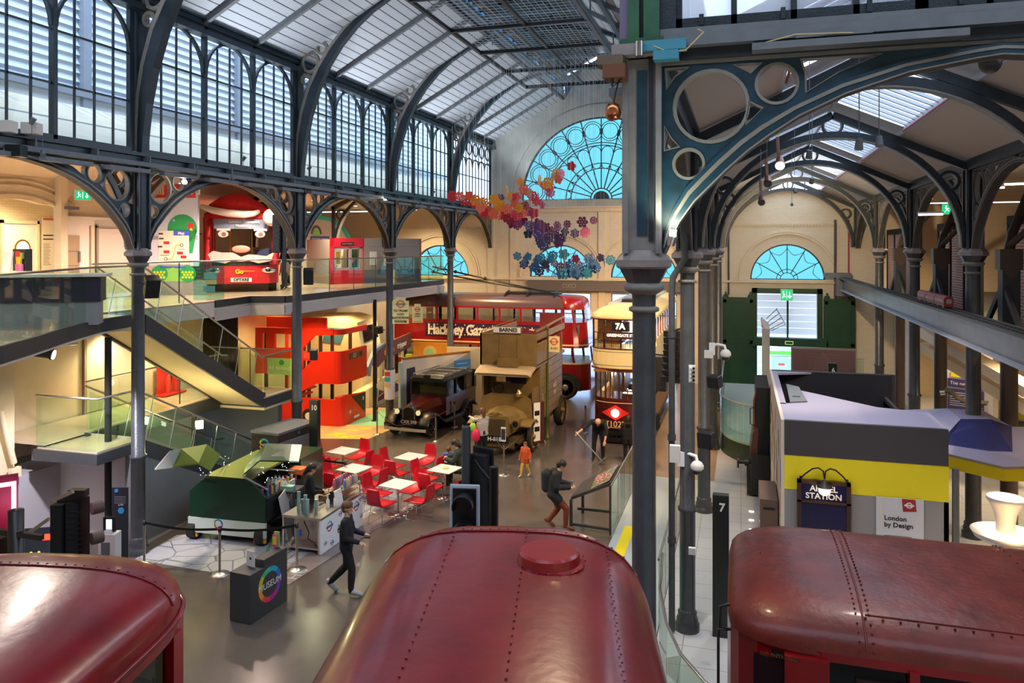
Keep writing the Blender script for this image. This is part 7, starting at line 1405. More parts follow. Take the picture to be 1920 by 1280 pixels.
# shelf unit with milk bottles
t = thing('shelf_unit', 'dark three tier shelf unit behind the coffee bar', 'shelf', (-9.95, 15.2, 0), .1)
m = MB(); m.mt(DGREY)
for z in (.1, .5, .9): m.b2(-.4, -.25, z, .4, .25, z+.04)
m.build('shelf', t)
for x in (-.39, .39):
    for y in (-.24, .24): MB().b2(x-.015, y-.015, 0, x+.015, y+.015, .92).build('leg', t, DGREY)
for k in range(9):
    x, y = (-10.25+.085*k, 15.1) if k < 6 else (-10.2+.1*(k-6), 15.28)
    m = MB(); m.mt(mat('milk_plastic', (.72, .70, .62), .4)).lathe([(.045, 0), (.05, .03), (.05, .14), (.025, .2), (.02, .22)], n=10); m.mt([ink((.1, .3, .7)), ink((.1, .5, .3)), ink((.7, .1, .1))][k % 3]).lathe([(.022, .22), (.022, .24)], n=8)
    place('%s milk bottle from the left on the dark shelf unit' % ORD[k+1], 'milk_bottle', 'bottle', x, y, m, None, 'milk bottles on the shelf unit', z=.94)
m = MB(); m.mt(ink((.25, .5, .45))).b2(-.14, -.08, 0, .14, .08, .1); place('turquoise carton beside the milk bottles', 'carton', 'box', -9.75, 15.1, m, None, z=.94)
m = MB(); m.mt(GREYP).b2(-.12, -.1, 0, .12, .1, .16); place('grey bucket box on the middle shelf', 'box', 'box', -9.75, 15.15, m, None, z=.54)
# shuttered kiosk
t = thing('shutter_kiosk', 'black kiosk with a closed roller shutter and rainbow ring behind the green van', 'kiosk', (-11.85, 18.2, 0), -.12)
m = MB(); m.mt(mat('kiosk_dark_brown', (.03, .024, .022), .5)).b2(-.44, -.8, 0, .44, .8, 1.5); m.mt(GREYP).b2(-.46, -.82, 1.5, .46, .82, 1.56); m.build('body', t)
m = MB(); m.mt(mat('roller_shutter', (.24, .22, .22), .4))
for k in range(34): m.b2(.44, -.74, .08+k*.036, .465, .74, .105+k*.036)
m.build('roller_shutter', t); m = MB(); roundel(m, face((0, -.81, 1.22), (1, 0, 0)), .17, RB, BLACK, 'MUSEUM', .008, .07); roundel(m, face((.47, .0, 1.42), (0, 1, 0)), .04, RB[:3], None, None, .004); m.build('roundel', t)
# coffee van
t = thing('coffee_van', 'small green coffee van with raised gull wing sides and fairy lights, seen from behind', 'van', (-10.65, 14.15, 0), .05)
m = MB(); hx = .92; ol = [(-hx, .45), (-hx, 1.06), (-.5, 1.42), (.52, 1.42), (hx, 1.04), (hx, .45)]
m.mt(mat('van_back_green', (.0015, .030, .012), .45)).prism(ol, 0, .06); m.mt(mat('van_white', (.55, .60, .53), .45)).b2(-hx-.02, -.04, .18, hx+.02, .03, .50); m.mt(GREENO).add([(-.55, 0, 1.42), (.52, 0, 1.42), (.62, 1.9, 1.5), (-.45, 1.9, 1.5), (-.55, 0, 1.37), (.52, 0, 1.37), (.62, 1.9, 1.45), (-.45, 1.9, 1.45)], [(0,1,2,3),(7,6,5,4),(0,4,5,1),(1,5,6,2),(2,6,7,3),(3,7,4,0)]); m.mt(BLKM).b2(-.85, .06, .45, .85, 1.9, .55); m.b2(-.48, 1.8, .5, .48, 1.88, 1.4); m.mt(GREENB).b2(-.7, 1.9, .2, .7, 3.0, 1.35); m.build('body', t)
for s, q in ((-1, [(-11.56,13.04,1.84), (-11.12,12.96,2.26), (-11.12,13.38,2.18), (-10.93,13.85,2.19), (-11.05,14.45,1.8), (-10.79,13.79,1.67), (-10.56,13.13,2.01)]), (1, [(-8.94,14.24,1.88), (-9.26,14.87,2.05), (-9.55,14.89,2.03), (-10.2,14.91,2.0), (-10.62,14.78,1.51), (-10.06,13.9,1.61), (-9.67,13.92,1.93)])):
    q = [V(p)-V((-10.65, 14.15, 0)) for p in q]; iv = Matrix.Rotation(-.05, 4, 'Z'); q = [iv @ p for p in q]
    m = MB(); GG = GREENO if s < 0 else GREENB
    def th(m, ps, h=.03): n = len(ps); m.add(list(ps)+[p-V((0, 0, h)) for p in ps], [tuple(range(n)), tuple(range(2*n-1, n-1, -1))]+[(i_, n+i_, n+(i_+1) % n, (i_+1) % n) for i_ in range(n)])
    if s < 0: e0 = q[0].lerp(q[6], .42); e1 = q[1].lerp(q[3], .3); m.mt(mat('van_white', (.55, .60, .53), .45)); th(m, [q[0], q[1], e1, e0]); m.mt(GG); th(m, [e0, e1, q[3], q[6]]); th(m, [q[6], q[3], q[4], q[5]])
    else: e0 = q[0].lerp(q[6], .25); e1 = q[1].lerp(q[3], .28); m.mt(mat('van_white', (.55, .60, .53), .45)); th(m, [q[0], q[1], e1, e0]); m.mt(GG); th(m, [e0, e1, q[3], q[6]]); th(m, [q[6], q[3], q[4], q[5]])
    m.build('wing_panel', t)
    m = MB(); m.tube([(s*.85, .2, 1.15), tuple(q[5]-V((0, 0, .05)))], .02, 6); m.tube([(s*.85, 1.6, 1.15), tuple(q[4]-V((0, 0, .05)))], .02, 6); m.build('strut', t, STEEL)
m = MB()
for s in (-1, 1): 
    for k in range(26): m.sph((s*(.62+.2*sin(k*.5)), .02+k*.07, 1.42+.1*sin(k*.9)-.12*(k % 3 == 0)), .006, 5, 3)
m.build('fairy_lights', t, emis('fairy_light', (.8, 1, .9), 5), kind='stuff')
m = MB(); m.mt(BLKM).b2(.55, .2, .55, .85, 1.7, .95)
for k in range(16): m.mt(BC[k % 8]).cyl((.66+.09*(k % 2), .3+k*.085, .95), (.66+.09*(k % 2), .3+k*.085, 1.12), .03, n=8)
m.mt(ink((.7, .15, .03))).b2(.6, 1.5, 1.1, .95, 1.8, 1.22); m.mt(WHITE).b2(.9, 1.0, .75, .92, 1.25, 1.1); m.build('serving_shelf', t)
for x in (-.86, .8):
    for y in (.1, 2.2): MB().cyl((x-.09, y, .21), (x+.09, y, .21), .21, n=20).build('wheel', t, RUB)
    m = MB(); m.mt(mat('tail_lamp', (.4, .02, .01), .3, emit=(.6, .05, .01), es=.4)).b2(x-.14, -.03, .08, x+.06, .02, .16); m.mt(ink((.7, .3, .03))).b2(x+.06, -.03, .08, x+.14, .02, .16); m.build('tail_lamp', t)
MB().b2(-.5, .1, .12, .5, 2.8, .2).build('chassis', t, BLACK)
t = thing('a_board', 'pale leaning board with a street plan beside the green van', 'board', (-9.45, 14.6, 0), .3); m = MB(); m.mt(mat('plan_board', (.5, .5, .5), .5)).add([(0, 0, 0), (0, .8, 0), (-.2, .8, 1.0), (-.2, 0, .95), (.03, 0, 0), (.03, .8, 0), (-.17, .8, 1.0), (-.17, 0, .95)], [(0,1,2,3),(7,6,5,4),(0,4,5,1),(1,5,6,2),(2,6,7,3),(3,7,4,0)]); m.build('panel', t)
# ---- signals in the foreground
t = thing('traffic_light', 'white edged traffic signal with two dark lenses behind the central bus roof', 'traffic light', ((-3.24,8.84,3.22)[0], (-3.24,8.84,3.22)[1], 0), .2)
zt = (-3.24,8.84,3.49)[2]
m = MB(); m.mt(mat('signal_white', (.62, .66, .74), .4)).b2(-.185, 0, zt-1.1, .185, .03, zt); o = bev(m.build('backing_board', t), .03, 3); MB().b2(-.145, -.04, zt-1.06, .145, -.005, zt-.04).build('face', t, BLACK)
for k in range(3):
    z = zt-.2-k*.33; m = MB(); T = Matrix.Translation((0, -.04, z)) @ Matrix.Rotation(pi/2, 4, 'X'); m.T = T; m.mt(BLACK).lathe([(.12, 0), (.12, .05)], n=20); m.sweep(([(.125*cos(a), .125*sin(a)) for a in [pi*q/12 for q in range(-2, 15)]], [(.115*cos(a), .115*sin(a)) for a in [pi*q/12 for q in range(-2, 15)]]), .16, .12, 'z'); m.build('hood', t, BLACK)
    m = MB(); m.sph((0, -.05, z), (.1, .03, .1), 14, 8); m.build('lens', t, mat('unlit_lens', (.05, .035, .03), .15))
MB().lathe([(.055, 0), (.055, zt+.2)], (.35, .1, 0), 14).build('post', t, BLACK)
t = thing('traffic_light', 'black traffic signal seen from behind with a curved bracket, beside the white edged one', 'traffic light', ((-3.29,9.66,3.16)[0], (-3.29,9.66,3.16)[1], 0), -.3); zt = (-3.29,9.66,3.74)[2]
bev(MB().b2(-.17, 0, zt-1.1, .17, .04, zt).build('backing_board', t, BLACK), .03, 3); m = MB(); m.b2(-.12, -.13, zt-1.05, .12, 0, zt-.08); m.build('housing', t, BLKM)
m = MB(); m.tube([(-.1, -.1, zt-.1), (.1, -.15, zt-.25), (.26, -.1, zt-.45), (.25, 0, zt-.55), (.0, 0, zt-.6)], .02, 8); m.bar((-.25, -.15, zt-.55), (-.1, -.1, zt-.2), .05); m.bar((-.3, -.1, zt-.5), (.05, -.1, zt-.42), .06); m.build('bracket', t, BLACK); MB().lathe([(.06, 0), (.06, zt+.28), (.045, zt+.3)], (-.12, -.2, 0), 14).build('post', t, mat('signal_post_dark', (.03, .035, .04), .35))
t = thing('railway_signal', 'black railway signal board seen from behind with round hoods, lower left', 'signal', ((-9.5,9.06,2.22)[0], (-9.5,9.06,2.22)[1], 0), .25); zt = (-9.5,9.06,2.7)[2]
bev(MB().b2(-.26, 0, zt-1.35, .24, .04, zt).build('backing_board', t, mat('signal_brown_black', (.022, .014, .012), .35)), .06, 4)
m = MB(); m.mt(BLKM).b2(-.27, -.12, zt-1.4, -.1, 0, zt-.1); m.b2(-.05, -.1, zt-1.3, .08, 0, zt-.08)
for k in range(14): m.b2(-.04, -.11, zt-.2-k*.08, .18, -.1, zt-.19-k*.08)
m.build('housing', t); m = MB(); m.mt(mat('ladder_tan', (.36, .25, .16), .5)); m.bar((-.22, -.16, zt-.02), (.1, -.16, zt+.12), .05); m.bar((-.9, -.3, zt-.75), (-.26, -.16, zt-.28), .06, .05); m.mt(BLACK).b2(-.05, -.05, zt, .2, .08, zt+.1); m.build('arm', t)
for k in range(3): m = MB(); m.mt(mat('hood_brown', (.12, .07, .055), .5)).cyl((.22, .1, zt-.22-k*.45), (.32, .22, zt-.22-k*.45), .09, n=16); m.build('hood', t)
MB().lathe([(.05, 0), (.05, zt-1.2)], (-.05, 0, 0), 12).build('post', t, BLACK)
t = thing('signal_post', 'dark upright signal post with a lit red lamp at the left edge', 'signal', ((-9.59,8.2,2.44)[0], (-9.59,8.2,2.44)[1], 0)); zt = (-9.59,8.2,2.77)[2]
m = MB(); m.lathe([(.1, 0), (.1, zt), (0, zt+.02)], n=16); m.b2(-.4, -.06, zt-.35, .5, .0, zt-.28); m.b2(-.35, -.08, zt-.7, -.2, .05, zt-.4); m.build('post', t, mat('signal_brown_black', (.022, .014, .012), .35))
m = MB(); m.mt(mat('hood_brown', (.12, .07, .055), .5)).cyl((.12, -.2, zt-.72), (.3, -.5, zt-.78), .1, .125, n=18, caps=False); m.build('hood', t); MB().cyl((.13, -.22, zt-.72), (.2, -.34, zt-.745), .095, n=18).build('lens', t, emis('red_lamp', (1, .03, .01), 2.5))
m = MB(); m.mt(mat('console_navy', (.025, .045, .075), .4)); T = Matrix.Rotation(-.25, 4, 'Y'); t = thing('control_console', 'dark blue sloping control console with a red display at the left', 'console', ((-10.5,9.39,1.71)[0], (-10.5,9.39,1.71)[1], 0), .5); zz = (-10.5,9.39,1.75)[2]
m.add([(-.5, -.3, zz-.15), (.5, -.3, zz-.15), (.5, .35, zz+.15), (-.5, .35, zz+.15), (-.5, -.3, zz-.25), (.5, -.3, zz-.25), (.5, .35, zz+.05), (-.5, .35, zz+.05)], [(0,1,2,3),(7,6,5,4),(0,4,5,1),(1,5,6,2),(2,6,7,3),(3,7,4,0)]); m.b2(-.4, -.1, 0, .4, .3, zz-.1); m.build('body', t)
m = MB(); m.mt(emis('red_display', (.9, .05, .02), 1.5)).add([(.0, .08, zz+.035), (.3, .08, zz+.035), (.3, .2, zz+.09), (.0, .2, zz+.09)], [(0, 1, 2, 3)]); m.mt(emis('button_light', (.7, .7, .05), .8))
for k in range(5): m.sph((-.4+k*.11, -.15, zz-.07), .022, 8, 5)
m.mt(emis('button_green', (.1, .6, .3), .8)).sph((.2, -.02, zz-.0), .025, 8, 5); m.build('buttons', t)
t = thing('led_screen', 'pink lit framed red screen on the wall at the left edge', 'screen', (-12.19,10.14,1.84), .9)
m = MB(); m.mt(ink((.20, .005, .03))).b2(-.9, 0, -.6, .25, .05, .62); m.build('panel', t); m = MB(); m.mt(emis('pink_led', (1, .45, .75), 1.6)).b2(.15, -.02, -.6, .22, 0, .5); m.b2(-.9, -.02, .43, .22, 0, .5); m.build('light_strip', t)
light('pink_led_light', 'POINT', tuple(V((-11.76,9.95,1.94))), 7, (1, .35, .6), .2)
t = thing('donation_box', 'slim white donation box with a small screen beside the left column', 'donation box', ((-11.18,11.48,0.61)[0], (-11.18,11.48,0.61)[1], 0), .3); m = MB(); m.mt(WHITE).b2(-.15, -.12, 0, .15, .12, 1.12); m.mt(GREYP).b2(-.1, -.125, .75, .06, -.12, .98); m.mt(BLACK).b2(-.09, -.125, .68, .04, -.12, .69); m.build('body', t)
m = MB(); m.mt(BLACK).b2(-.1, -.05, 1.15, .12, .0, 1.42); m.mt(WHITE).b2(-.07, -.08, 1.1, .07, .05, 1.18); m.mt(emis('tablet_glow', (.4, .6, 1), 2)).b2(-.04, -.06, 1.2, .06, -.05, 1.38); m.build('tablet', t)
t = thing('banner', 'dark pull-up banner with blue circles beside the left column', 'banner', (-11.39,11.84,1.36), .3); m = MB(); m.mt(mat('banner_black', (.018, .02, .035), .4)).b2(-.15, .14, -1.3, .16, .16, .42); BLU = ink((.03, .30, .65)); m.mt(BLU).cyl((-.06, .13, .36), (-.06, .14, .36), .035); m.cyl((.03, .13, -.02), (.03, .14, -.02), .06); m.mt(GREYP)
for k in range(5): m.b2(-.1, .135, .24-k*.03, .12, .14, .25-k*.03)
m.join(text('LTM', .05, .003), face((.03, .13, .09), (1, 0, 0)), WHITE); m.build('sheet', t)
# ---- bus stop post and hanging signs
t = thing('bus_stop_post', 'green cast iron post with a small yellow BUSES flag beside the khaki bus', 'bus stop', (-6.2, 24.9, 0)); POG = mat('post_olive_green', (.05, .075, .015), .4)
MB().lathe([(.13, 0), (.13, .08), (.09, .12), (.09, .7), (.11, .75), (.05, .85), (.042, 3.6), (.06, 3.62), (.05, 3.75), (0, 3.8)], n=16).build('post', t, POG); m = MB(); m.mt(mat('sign_cream_yellow', (.78, .68, .36), .4)).b2(.06, -.015, 2.9, .42, .015, 3.42); roundel(m, face((.24, -.02, 3.25), (1, 0, 0)), .12, ink((.7, .08, .03)), ink((.7, .08, .03)), 'STOP', .008, .06); m.join(text('BUSES', .09, .004), face((.24, -.02, 3.02), (1, 0, 0)), BLACK); m.build('flag', t)
def hang(u, label, lines, w, h, loc, name='hanging_sign', c=(.80, .72, .34)):
    t = thing(name, label, 'sign', loc, .28, 'old station signs hanging below the upper floor'); m = MB(); m.mt(mat('sign_yellow_%d' % int(c[0]*99), c, .45)).b2(-w/2, -.015, -h/2, w/2, .015, h/2)
    if c[0] > .5: m.b2(-w*.3, -.015, h/2, w*.3, .015, h/2+.1); roundel(m, face((0, -.02, h*.36), (1, 0, 0)), w*.24, ink((.7, .12, .04)), ink((.12, .08, .06)), 'UNDERGROUND', .008, w*.09)
    m.build('board', t); m = MB()
    for k, s in enumerate(lines): m.join(text(s, h*.13, .004, bold=.002), face((0, -.02, h*(.06-.15*k)), (1, 0, 0)), BLACK if c[0] > .5 else mat('gilt_letter', (.75, .5, .22), .4))
    if c[0] > .5: m.mt(BLACK).b2(-w*.35, -.02, -h*.44, w*.35, -.016, -h*.42); m.prism([(w*.28, -h*.40), (w*.38, -h*.43), (w*.28, -h*.46)], -.02, -.016)
    m.build('lettering', t)
    m = MB(); [m.tube([(s*w*.3, 0, h/2), (s*w*.3, 0, 4.9-loc[2]-.2)], .004, 4) for s in (-1, 1)]; m.build('hanging_wire', t, BLACK)
hang(0, 'largest yellow hanging sign to the trams and Blackfriars station', ['TO TRAMS', 'ALSO', 'BLACKFRIARS', 'STATION'], .52, .72, (-10.28,22.19,4.34)); hang(0, 'smaller yellow hanging sign right of the largest one', ['OPEN', 'DAILY'], .34, .5, (-9.93,22.71,4.22)); hang(0, 'dark brown hanging STOP sign', ['STOP'], .22, .4, (-9.71,23.19,4.24), c=(.16, .07, .02))
# poster wrapped column foot and partition with silhouettes
m = MB(); m.mt(WHITE).lathe([(.19, .95), (.19, 2.0)], n=24); [m.mt(ink(c)).b2(-.1, -.205, z, .1, -.17, z+.14) for z, c in ((1.8, (.7, .08, .06)), (1.6, (.05, .45, .5)), (1.4, (.85, .5, .2)))]; m.build('column_poster', None, loc=(XL, 25.15, 0), label='white poster cylinder wrapped round the column beside the taxi', cat='poster')
t = thing('partition', 'long pale partition with dark silhouettes and blue captions behind the taxi', 'partition', (-11.9, 25.9, 0), .98); m = MB(); m.mt(mat('partition_pale', (.62, .56, .46), .5)).b2(0, 0, 0, 4.4, .12, 2.25); m.mt(ink((.40, .52, .58))).b2(-.12, -.02, 0, 0, .14, 2.15); m.mt(mat('partition_navy', (.03, .035, .06), .5)).prism([(.15, 0), (.15, 1.9), (.5, 1.95), (.55, 1.6), (.9, 1.5), (.9, 1.2), (1.3, 1.1), (1.4, 1.5), (1.6, 1.5), (1.7, 1.1), (2.2, 1.0), (2.2, 0)], -.01, 0); m.mt(ink((.12, .42, .72))).b2(2.3, -.03, 1.35, 3.1, -.0, 2.0); m.b2(3.2, -.03, 1.4, 4.1, 0, 2.05); m.mt(WHITE)
for x in (2.4, 3.3): m.b2(x, -.035, 1.85, x+.5, -.03, 1.88); m.b2(x, -.035, 1.7, x+.6, -.03, 1.72); m.b2(x, -.035, 1.6, x+.55, -.03, 1.62)
m.mt(WOOD).b2(0, -.02, 2.25, 4.4, .14, 2.32); m.build('wall', t)
t = thing('shop_front_panel', 'orange play depot panel with a green clock roundel beside the partition', 'display', (-12.15, 28.3, 0), .05); m = MB(); m.mt(ink((.72, .30, .03))).b2(-.4, 0, 0, 1.0, .1, 2.6); m.mt(mat('cream_screen', (.8, .68, .42), .5)).b2(1.0, .02, 0, 3.4, .1, 2.45); m.mt(ink((.85, .55, .15))).cyl((.3, -.03, 2.2), (.3, 0, 2.2), .27, n=24); m.mt(ink((.35, .65, .35))).cyl((.3, -.05, 2.2), (.3, -.03, 2.2), .18, n=24); m.mt(BLKM).b2(-.2, -.02, 1.7, .8, 0, 1.88); m.join(text('THE LITTLE DEPOT', .09, .004), face((.3, -.025, 1.79), (1, 0, 0)), WHITE); m.mt(ink((.4, .65, .05))).b2(-.7, -.1, 0, -.45, .1, 2.1); m.mt(ink((.7, .08, .03))).b2(-.45, -.14, 0, -.4, .1, 2.0); m.build('wall', t)
t = thing('caption_stand', 'tall white and dark caption board beside the khaki bus wheel', 'sign', (-6.05, 23.5, 0), .9); m = MB(); m.mt(mat('caption_maroon', (.07, .015, .02), .4)).b2(-.3, 0, .2, .12, .04, 1.5); m.mt(WHITE).b2(-.3, -.02, .3, -.05, 0, 1.5); m.mt(BLACK).b2(-.27, -.025, 1.1, -.08, -.02, 1.25); m.b2(-.27, -.025, .6, -.08, -.02, .75); m.build('board', t)
t = thing('floor_roll', 'curved pale cream floor cover beside the khaki bus front wheel', 'cover', (-6.47,24.38,0), .9); m = MB(); m.sweep(([(.14*cos(a), .14*sin(a)) for a in [pi*k/12 for k in range(13)]], [(.12*cos(a), .12*sin(a)) for a in [pi*k/12 for k in range(13)]]), .75, 0); m.build('shell', t, mat('roll_cream', (.62, .5, .34), .5))
# luggage of small things on the columns
def speaker(loc, rz, tilt, sz, label, arm=None):
    t = thing('loudspeaker', label, 'loudspeaker', loc, rz); w, d, h = sz; o = bev(MB().b2(-w/2, -d/2, -h/2, w/2, d/2, h/2).build('cabinet', t, BLACK), .015); o.rotation_euler = (tilt, 0, 0); MB().b2(-w/2+.02, -d/2-.006, -h/2+.02, w/2-.02, -d/2, h/2-.02).build('grille', t, BLKM).rotation_euler = (tilt, 0, 0)
    MB().tube([(0, 0, 0), arm or (0, .25, .1)], .02, 6).build('bracket', t, BLACK)
speaker((-11.32,12.69,5.6), .9, .5, (.27, .24, .42), 'black loudspeaker on the left column above the stairs', (-.25, .1, .1)); speaker((-11.12,18.18,5.61), .5, .2, (.26, .26, .42), 'black loudspeaker on the column before the mural', (-.1, .2, .05)); speaker((-11.09,18.4,3.48), .4, .1, (.2, .2, .28), 'small black loudspeaker on the column beside the red play bus', (-.1, .15, 0)); speaker((-0.67,15.87,2.53), -.4, .1, (.3, .22, .32), 'black loudspeaker on the column left of the pale tiles', (.1, .1, 0)); speaker((-0.52,16.33,3.63), -.5, .2, (.26, .2, .25), 'small black loudspeaker behind the dome camera', (-.15, .2, .05)); speaker((-2.41,22.24,1.4), -.3, .2, (.3, .25, .45), 'black loudspeaker low at the right of the tramcar', (.2, .1, .1)); speaker((-2.14,21.8,2.85), -.1, 0, (.3, .3, .95), 'tall black loudspeaker hanging right of the tramcar', (.3, .1, .4)); speaker((-11.71,23.53,3.6), -.4, .1, (.24, .2, .24), 'small black loudspeaker on the poster wrapped column', (.2, .1, 0))
t = thing('line_array', 'stack of black loudspeaker boxes hanging on the arm right of the tramcar', 'loudspeaker', (-1.7,20.36,4.21), -.3); m = MB()
for k in range(8): m.add([(-.2-.015*k*k*.15, -.15, -k*.17), (.2, -.15, -k*.17), (.2, .15, -k*.17), (-.2-.015*k*k*.15, .15, -k*.17), (-.2, -.15+.01*k, -k*.17-.15), (.2, -.15+.01*k, -k*.17-.15), (.2, .15, -k*.17-.15), (-.2, .15, -k*.17-.15)], [(0,1,2,3),(7,6,5,4),(0,4,5,1),(1,5,6,2),(2,6,7,3),(3,7,4,0)])
m.build('cabinet', t, BLACK); m = MB(); m.tube([(0, 0, 0), (.3, .1, .1)], .03, 6); m.tube([(-1.0, 0, -.65), (.3, 0, -.65)], .02, 6); m.build('bracket', t, BLACK)
t = thing('line_array', 'slim upright black loudspeaker column in front of the single deck bus', 'loudspeaker', (-12.99,19.61,6.78), .2); bev(MB().b2(-.15, -.12, -.56, .12, .12, .56).build('cabinet', t, BLACK), .03); m = MB()
for k in range(8): m.b2(-.05, -.14, -.45+k*.12, .08, -.12, -.38+k*.12)
m.build('driver', t, DGREY); MB().b2(.12, -.04, -1.55, .22, .04, .4).build('post', t, BLACK)
def dome(loc, label, s=1):
    t = thing('dome_camera', label, 'camera', loc); m = MB(); m.mt(WHITE).sph((0, 0, 0), (.11*s, .11*s, .10*s), 18, 12); m.lathe([(.112*s, -.03*s), (.112*s, .02)], n=18); m.tube([(0, 0, .08*s), (-.02, .05, .16*s), (-.18*s, .12, .18*s), (-.26*s, .14, .12*s)], .03*s, 8); m.b2(-.34*s, .08, -.05*s, -.22*s, .2, .2*s); m.build('housing', t); m = MB(); m.sph((0, 0, -.05*s), (.085*s, .085*s, .1*s), 16, 10); m.build('lens_dome', t, mat('dome_black', (.01, .01, .012), .08))
dome((-0.69,12.94,2.8), 'white dome camera low on the second middle column', .95); dome((-0.28,15.05,4.38), 'white dome camera high on the third middle column', .9)
for q, sz, lb in (((-0.99,12.23,3.17), (.16, .1, .26), 'white electrical box on the drain pipe above the dome camera'), ((-0.71,11.89,1.81), (.1, .06, .1), 'small white box low on the second middle column'), ((-0.59,15.06,4.36), (.16, .1, .14), 'white bracket box beside the higher dome camera'), ((-0.72,12.1,4.45), (.1, .06, .26), 'grey socket strip on the second middle column')):
    m = MB(); m.box((0, 0, 0), sz)
    if 'strip' in lb:
        for k in range(4): m.mt(STEEL if k == 9 else WHITE).cyl((-.02, -.03, -.09+k*.06), (-.02, -.06, -.09+k*.06), .018); m.mt(BLACK).cyl((.025, -.03, -.09+k*.06), (.025, -.06, -.09+k*.06), .018)
    m.build('junction_box', None, WHITE, loc=q, label=lb, cat='box')
# lamps in the roof
t = thing('round_loudspeaker', 'dark round loudspeaker hanging from the near arch at the upper right', 'loudspeaker', (2.05,7.5,7.98), -.4); m = MB(); T = Matrix.Rotation(pi/2-.3, 4, 'X'); m.T = T; m.lathe([(0, .1), (.05, .09), (.085, .04), (.09, -.02), (.08, -.05)], n=24); m.build('housing', t, DGREY); MB(T).lathe([(.078, -.05), (0, -.055)], n=24).build('grille', t, BLKM); MB().bar((.0, .0, .03), (.05, .0, .45), .04, .06).build('bracket', t, GREYP)
t = thing('copper_lamp', 'shiny copper lamp shade hanging left of the near column', 'lamp', (-1.1,6.87,7.6)); m = MB(); m.T = Matrix.Rotation(.5, 4, 'X'); m.lathe([(.03, .09), (.06, .07), (.075, .0), (.06, -.05), (.05, -.05), (.062, 0), (.03, .06)], n=22); m.build('shade', t, mat('copper', (.55, .2, .08), .25, 1)); m = MB(); m.tube([(0, 0, .08), (.02, 0, .18), (.05, .02, .3), (.1, .05, .45)], .008, 6)
for k in range(5): m.tube([(.06, -.05, .38), (-.05+.02*k, -.08, .3+.02*k), (.0, -.05, .22), (.08, -.03, .3)], .006, 5)
m.build('cable', t, BLACK); m = MB(); m.mt(mat('mount_rust', (.16, .05, .02), .6)).b2(-.08, -.1, .30, .12, .1, .42); m.mt(mat('mount_wood', (.14, .09, .05), .6)).b2(-.13, -.1, .42, .1, .1, .50); m.build('mount', t)
t = thing('uplight', 'small bright uplight at the springing of the near arch', 'lamp', (-0.6,6.92,6.45)); m = MB(); m.cyl((0, 0, -.04), (.02, 0, .04), .035, .045, n=14); m.build('housing', t, STEEL); MB().cyl((.02, 0, .041), (.025, 0, .10), .03, n=14).build('tube', t, LAMPC); light('uplight_light', 'SPOT', tuple(V((-0.6,6.87,6.48))+V((0, -.12, .1))), 11, (.92, 1, .75), .04, tuple(V((-0.5,7.05,6.94))), 120)
for k, (u_, v_, d) in enumerate(((1464, 300, 13), (1441, 335, 15.5), (1429, 372, 18))):
    q = (V((0.62,13.23,7.81)), V((0.5,15.28,7.68)), V((0.45,17.87,7.47)))[k]; t = thing('track_lamp', 'copper toned track lamp on a suspended bar in the right aisle, '+['nearest', 'middle', 'farthest'][k], 'lamp', q, .3)
    m = MB(); m.mt(mat('track_copper', (.30, .12, .08), .35, .6)).bar((-.02, 0, -.05), (.12, .5, .42), .05, .07); m.cyl((-.05, -.1, -.1), (0, .05, .02), .08, .06, n=14); m.build('housing', t); MB().cyl((-.055, -.115, -.112), (-.05, -.1, -.1), .07, n=14).build('lens', t, emis('lamp_pinkish', (1, .75, .7), 6) if k == 0 else GLDK); MB().tube([(.0, .1, .1), (.0, .1, 1.1)], .005, 4).build('cable', t, STEEL)
# fixtures for the spotlights declared at the top
cnt = 0
for loc, to, c, fx in SPOTS:
    cnt += 1; d = (V(to)-V(loc)).normalized(); side = 'left' if loc[0] < -5 else 'middle' if loc[0] < 0 else 'right aisle'
    t = thing('spotlight', 'small grey spotlight on the %s lighting rail, %s along' % (side, ORD[cnt]), 'lamp', loc, group='rail spotlights'); m = MB(); m.cyl(-d*.16, -d*.04, .035, .045, n=14); m.build('housing', t, GREYP)
    zr = 8.3 if loc[0] < 0 else 9.3; m = MB(); m.tube([tuple(-d*.12), (0-d.x*.12, -d.y*.12, zr-loc[2])], .006, 6); m.build('bracket', t, GREYP)
# bright wall lamp under the stairs
t = thing('wall_lamp', 'glowing square wall lamp below the stair landing', 'lamp', (-13.25,16.5,1.86), .5); MB().b2(-.09, -.02, -.1, .09, .03, .1).build('diffuser', t, emis('wall_lamp_glow', (1, .93, .6), 9)); light('wall_lamp_light', 'POINT', tuple(V((-12.98,16.17,1.95))), 30, (1, .85, .45), .1)
# two bright lamps under the left rail
for q, lb in (((-11.75,14.15,7.83), 'bright lamp on the left rail before the first full arch'), ((-11.75,24.1,7.99), 'bright lamp on the left rail above the third column')): t = thing('spotlight', lb, 'lamp', q, group=None); MB().cyl((0, .02, 0), (.0, .16, .05), .06, n=12).build('housing', t, DGREY); MB().sph((0, 0, 0), .055, 12, 8).build('bulb', t, emis('bulb_hot', (1, .8, .55), 40))
for k, (u_, z) in enumerate(((0, 0),)):
    for q, lb in (((-11.7,10.01,7.99), 'black box floodlight under the rail at the left edge'), ((-11.75,10.35,8.42), 'lit white floodlight on the rail at the left edge'), ((-11.75,9.87,8.38), 'second pale floodlight on the rail at the far left')):
        t = thing('floodlight', lb, 'lamp', q, .4); bev(MB().b2(-.13, -.12, -.08, .13, .12, .12).build('housing', t, BLACK if 'black' in lb else PINKW), .01)
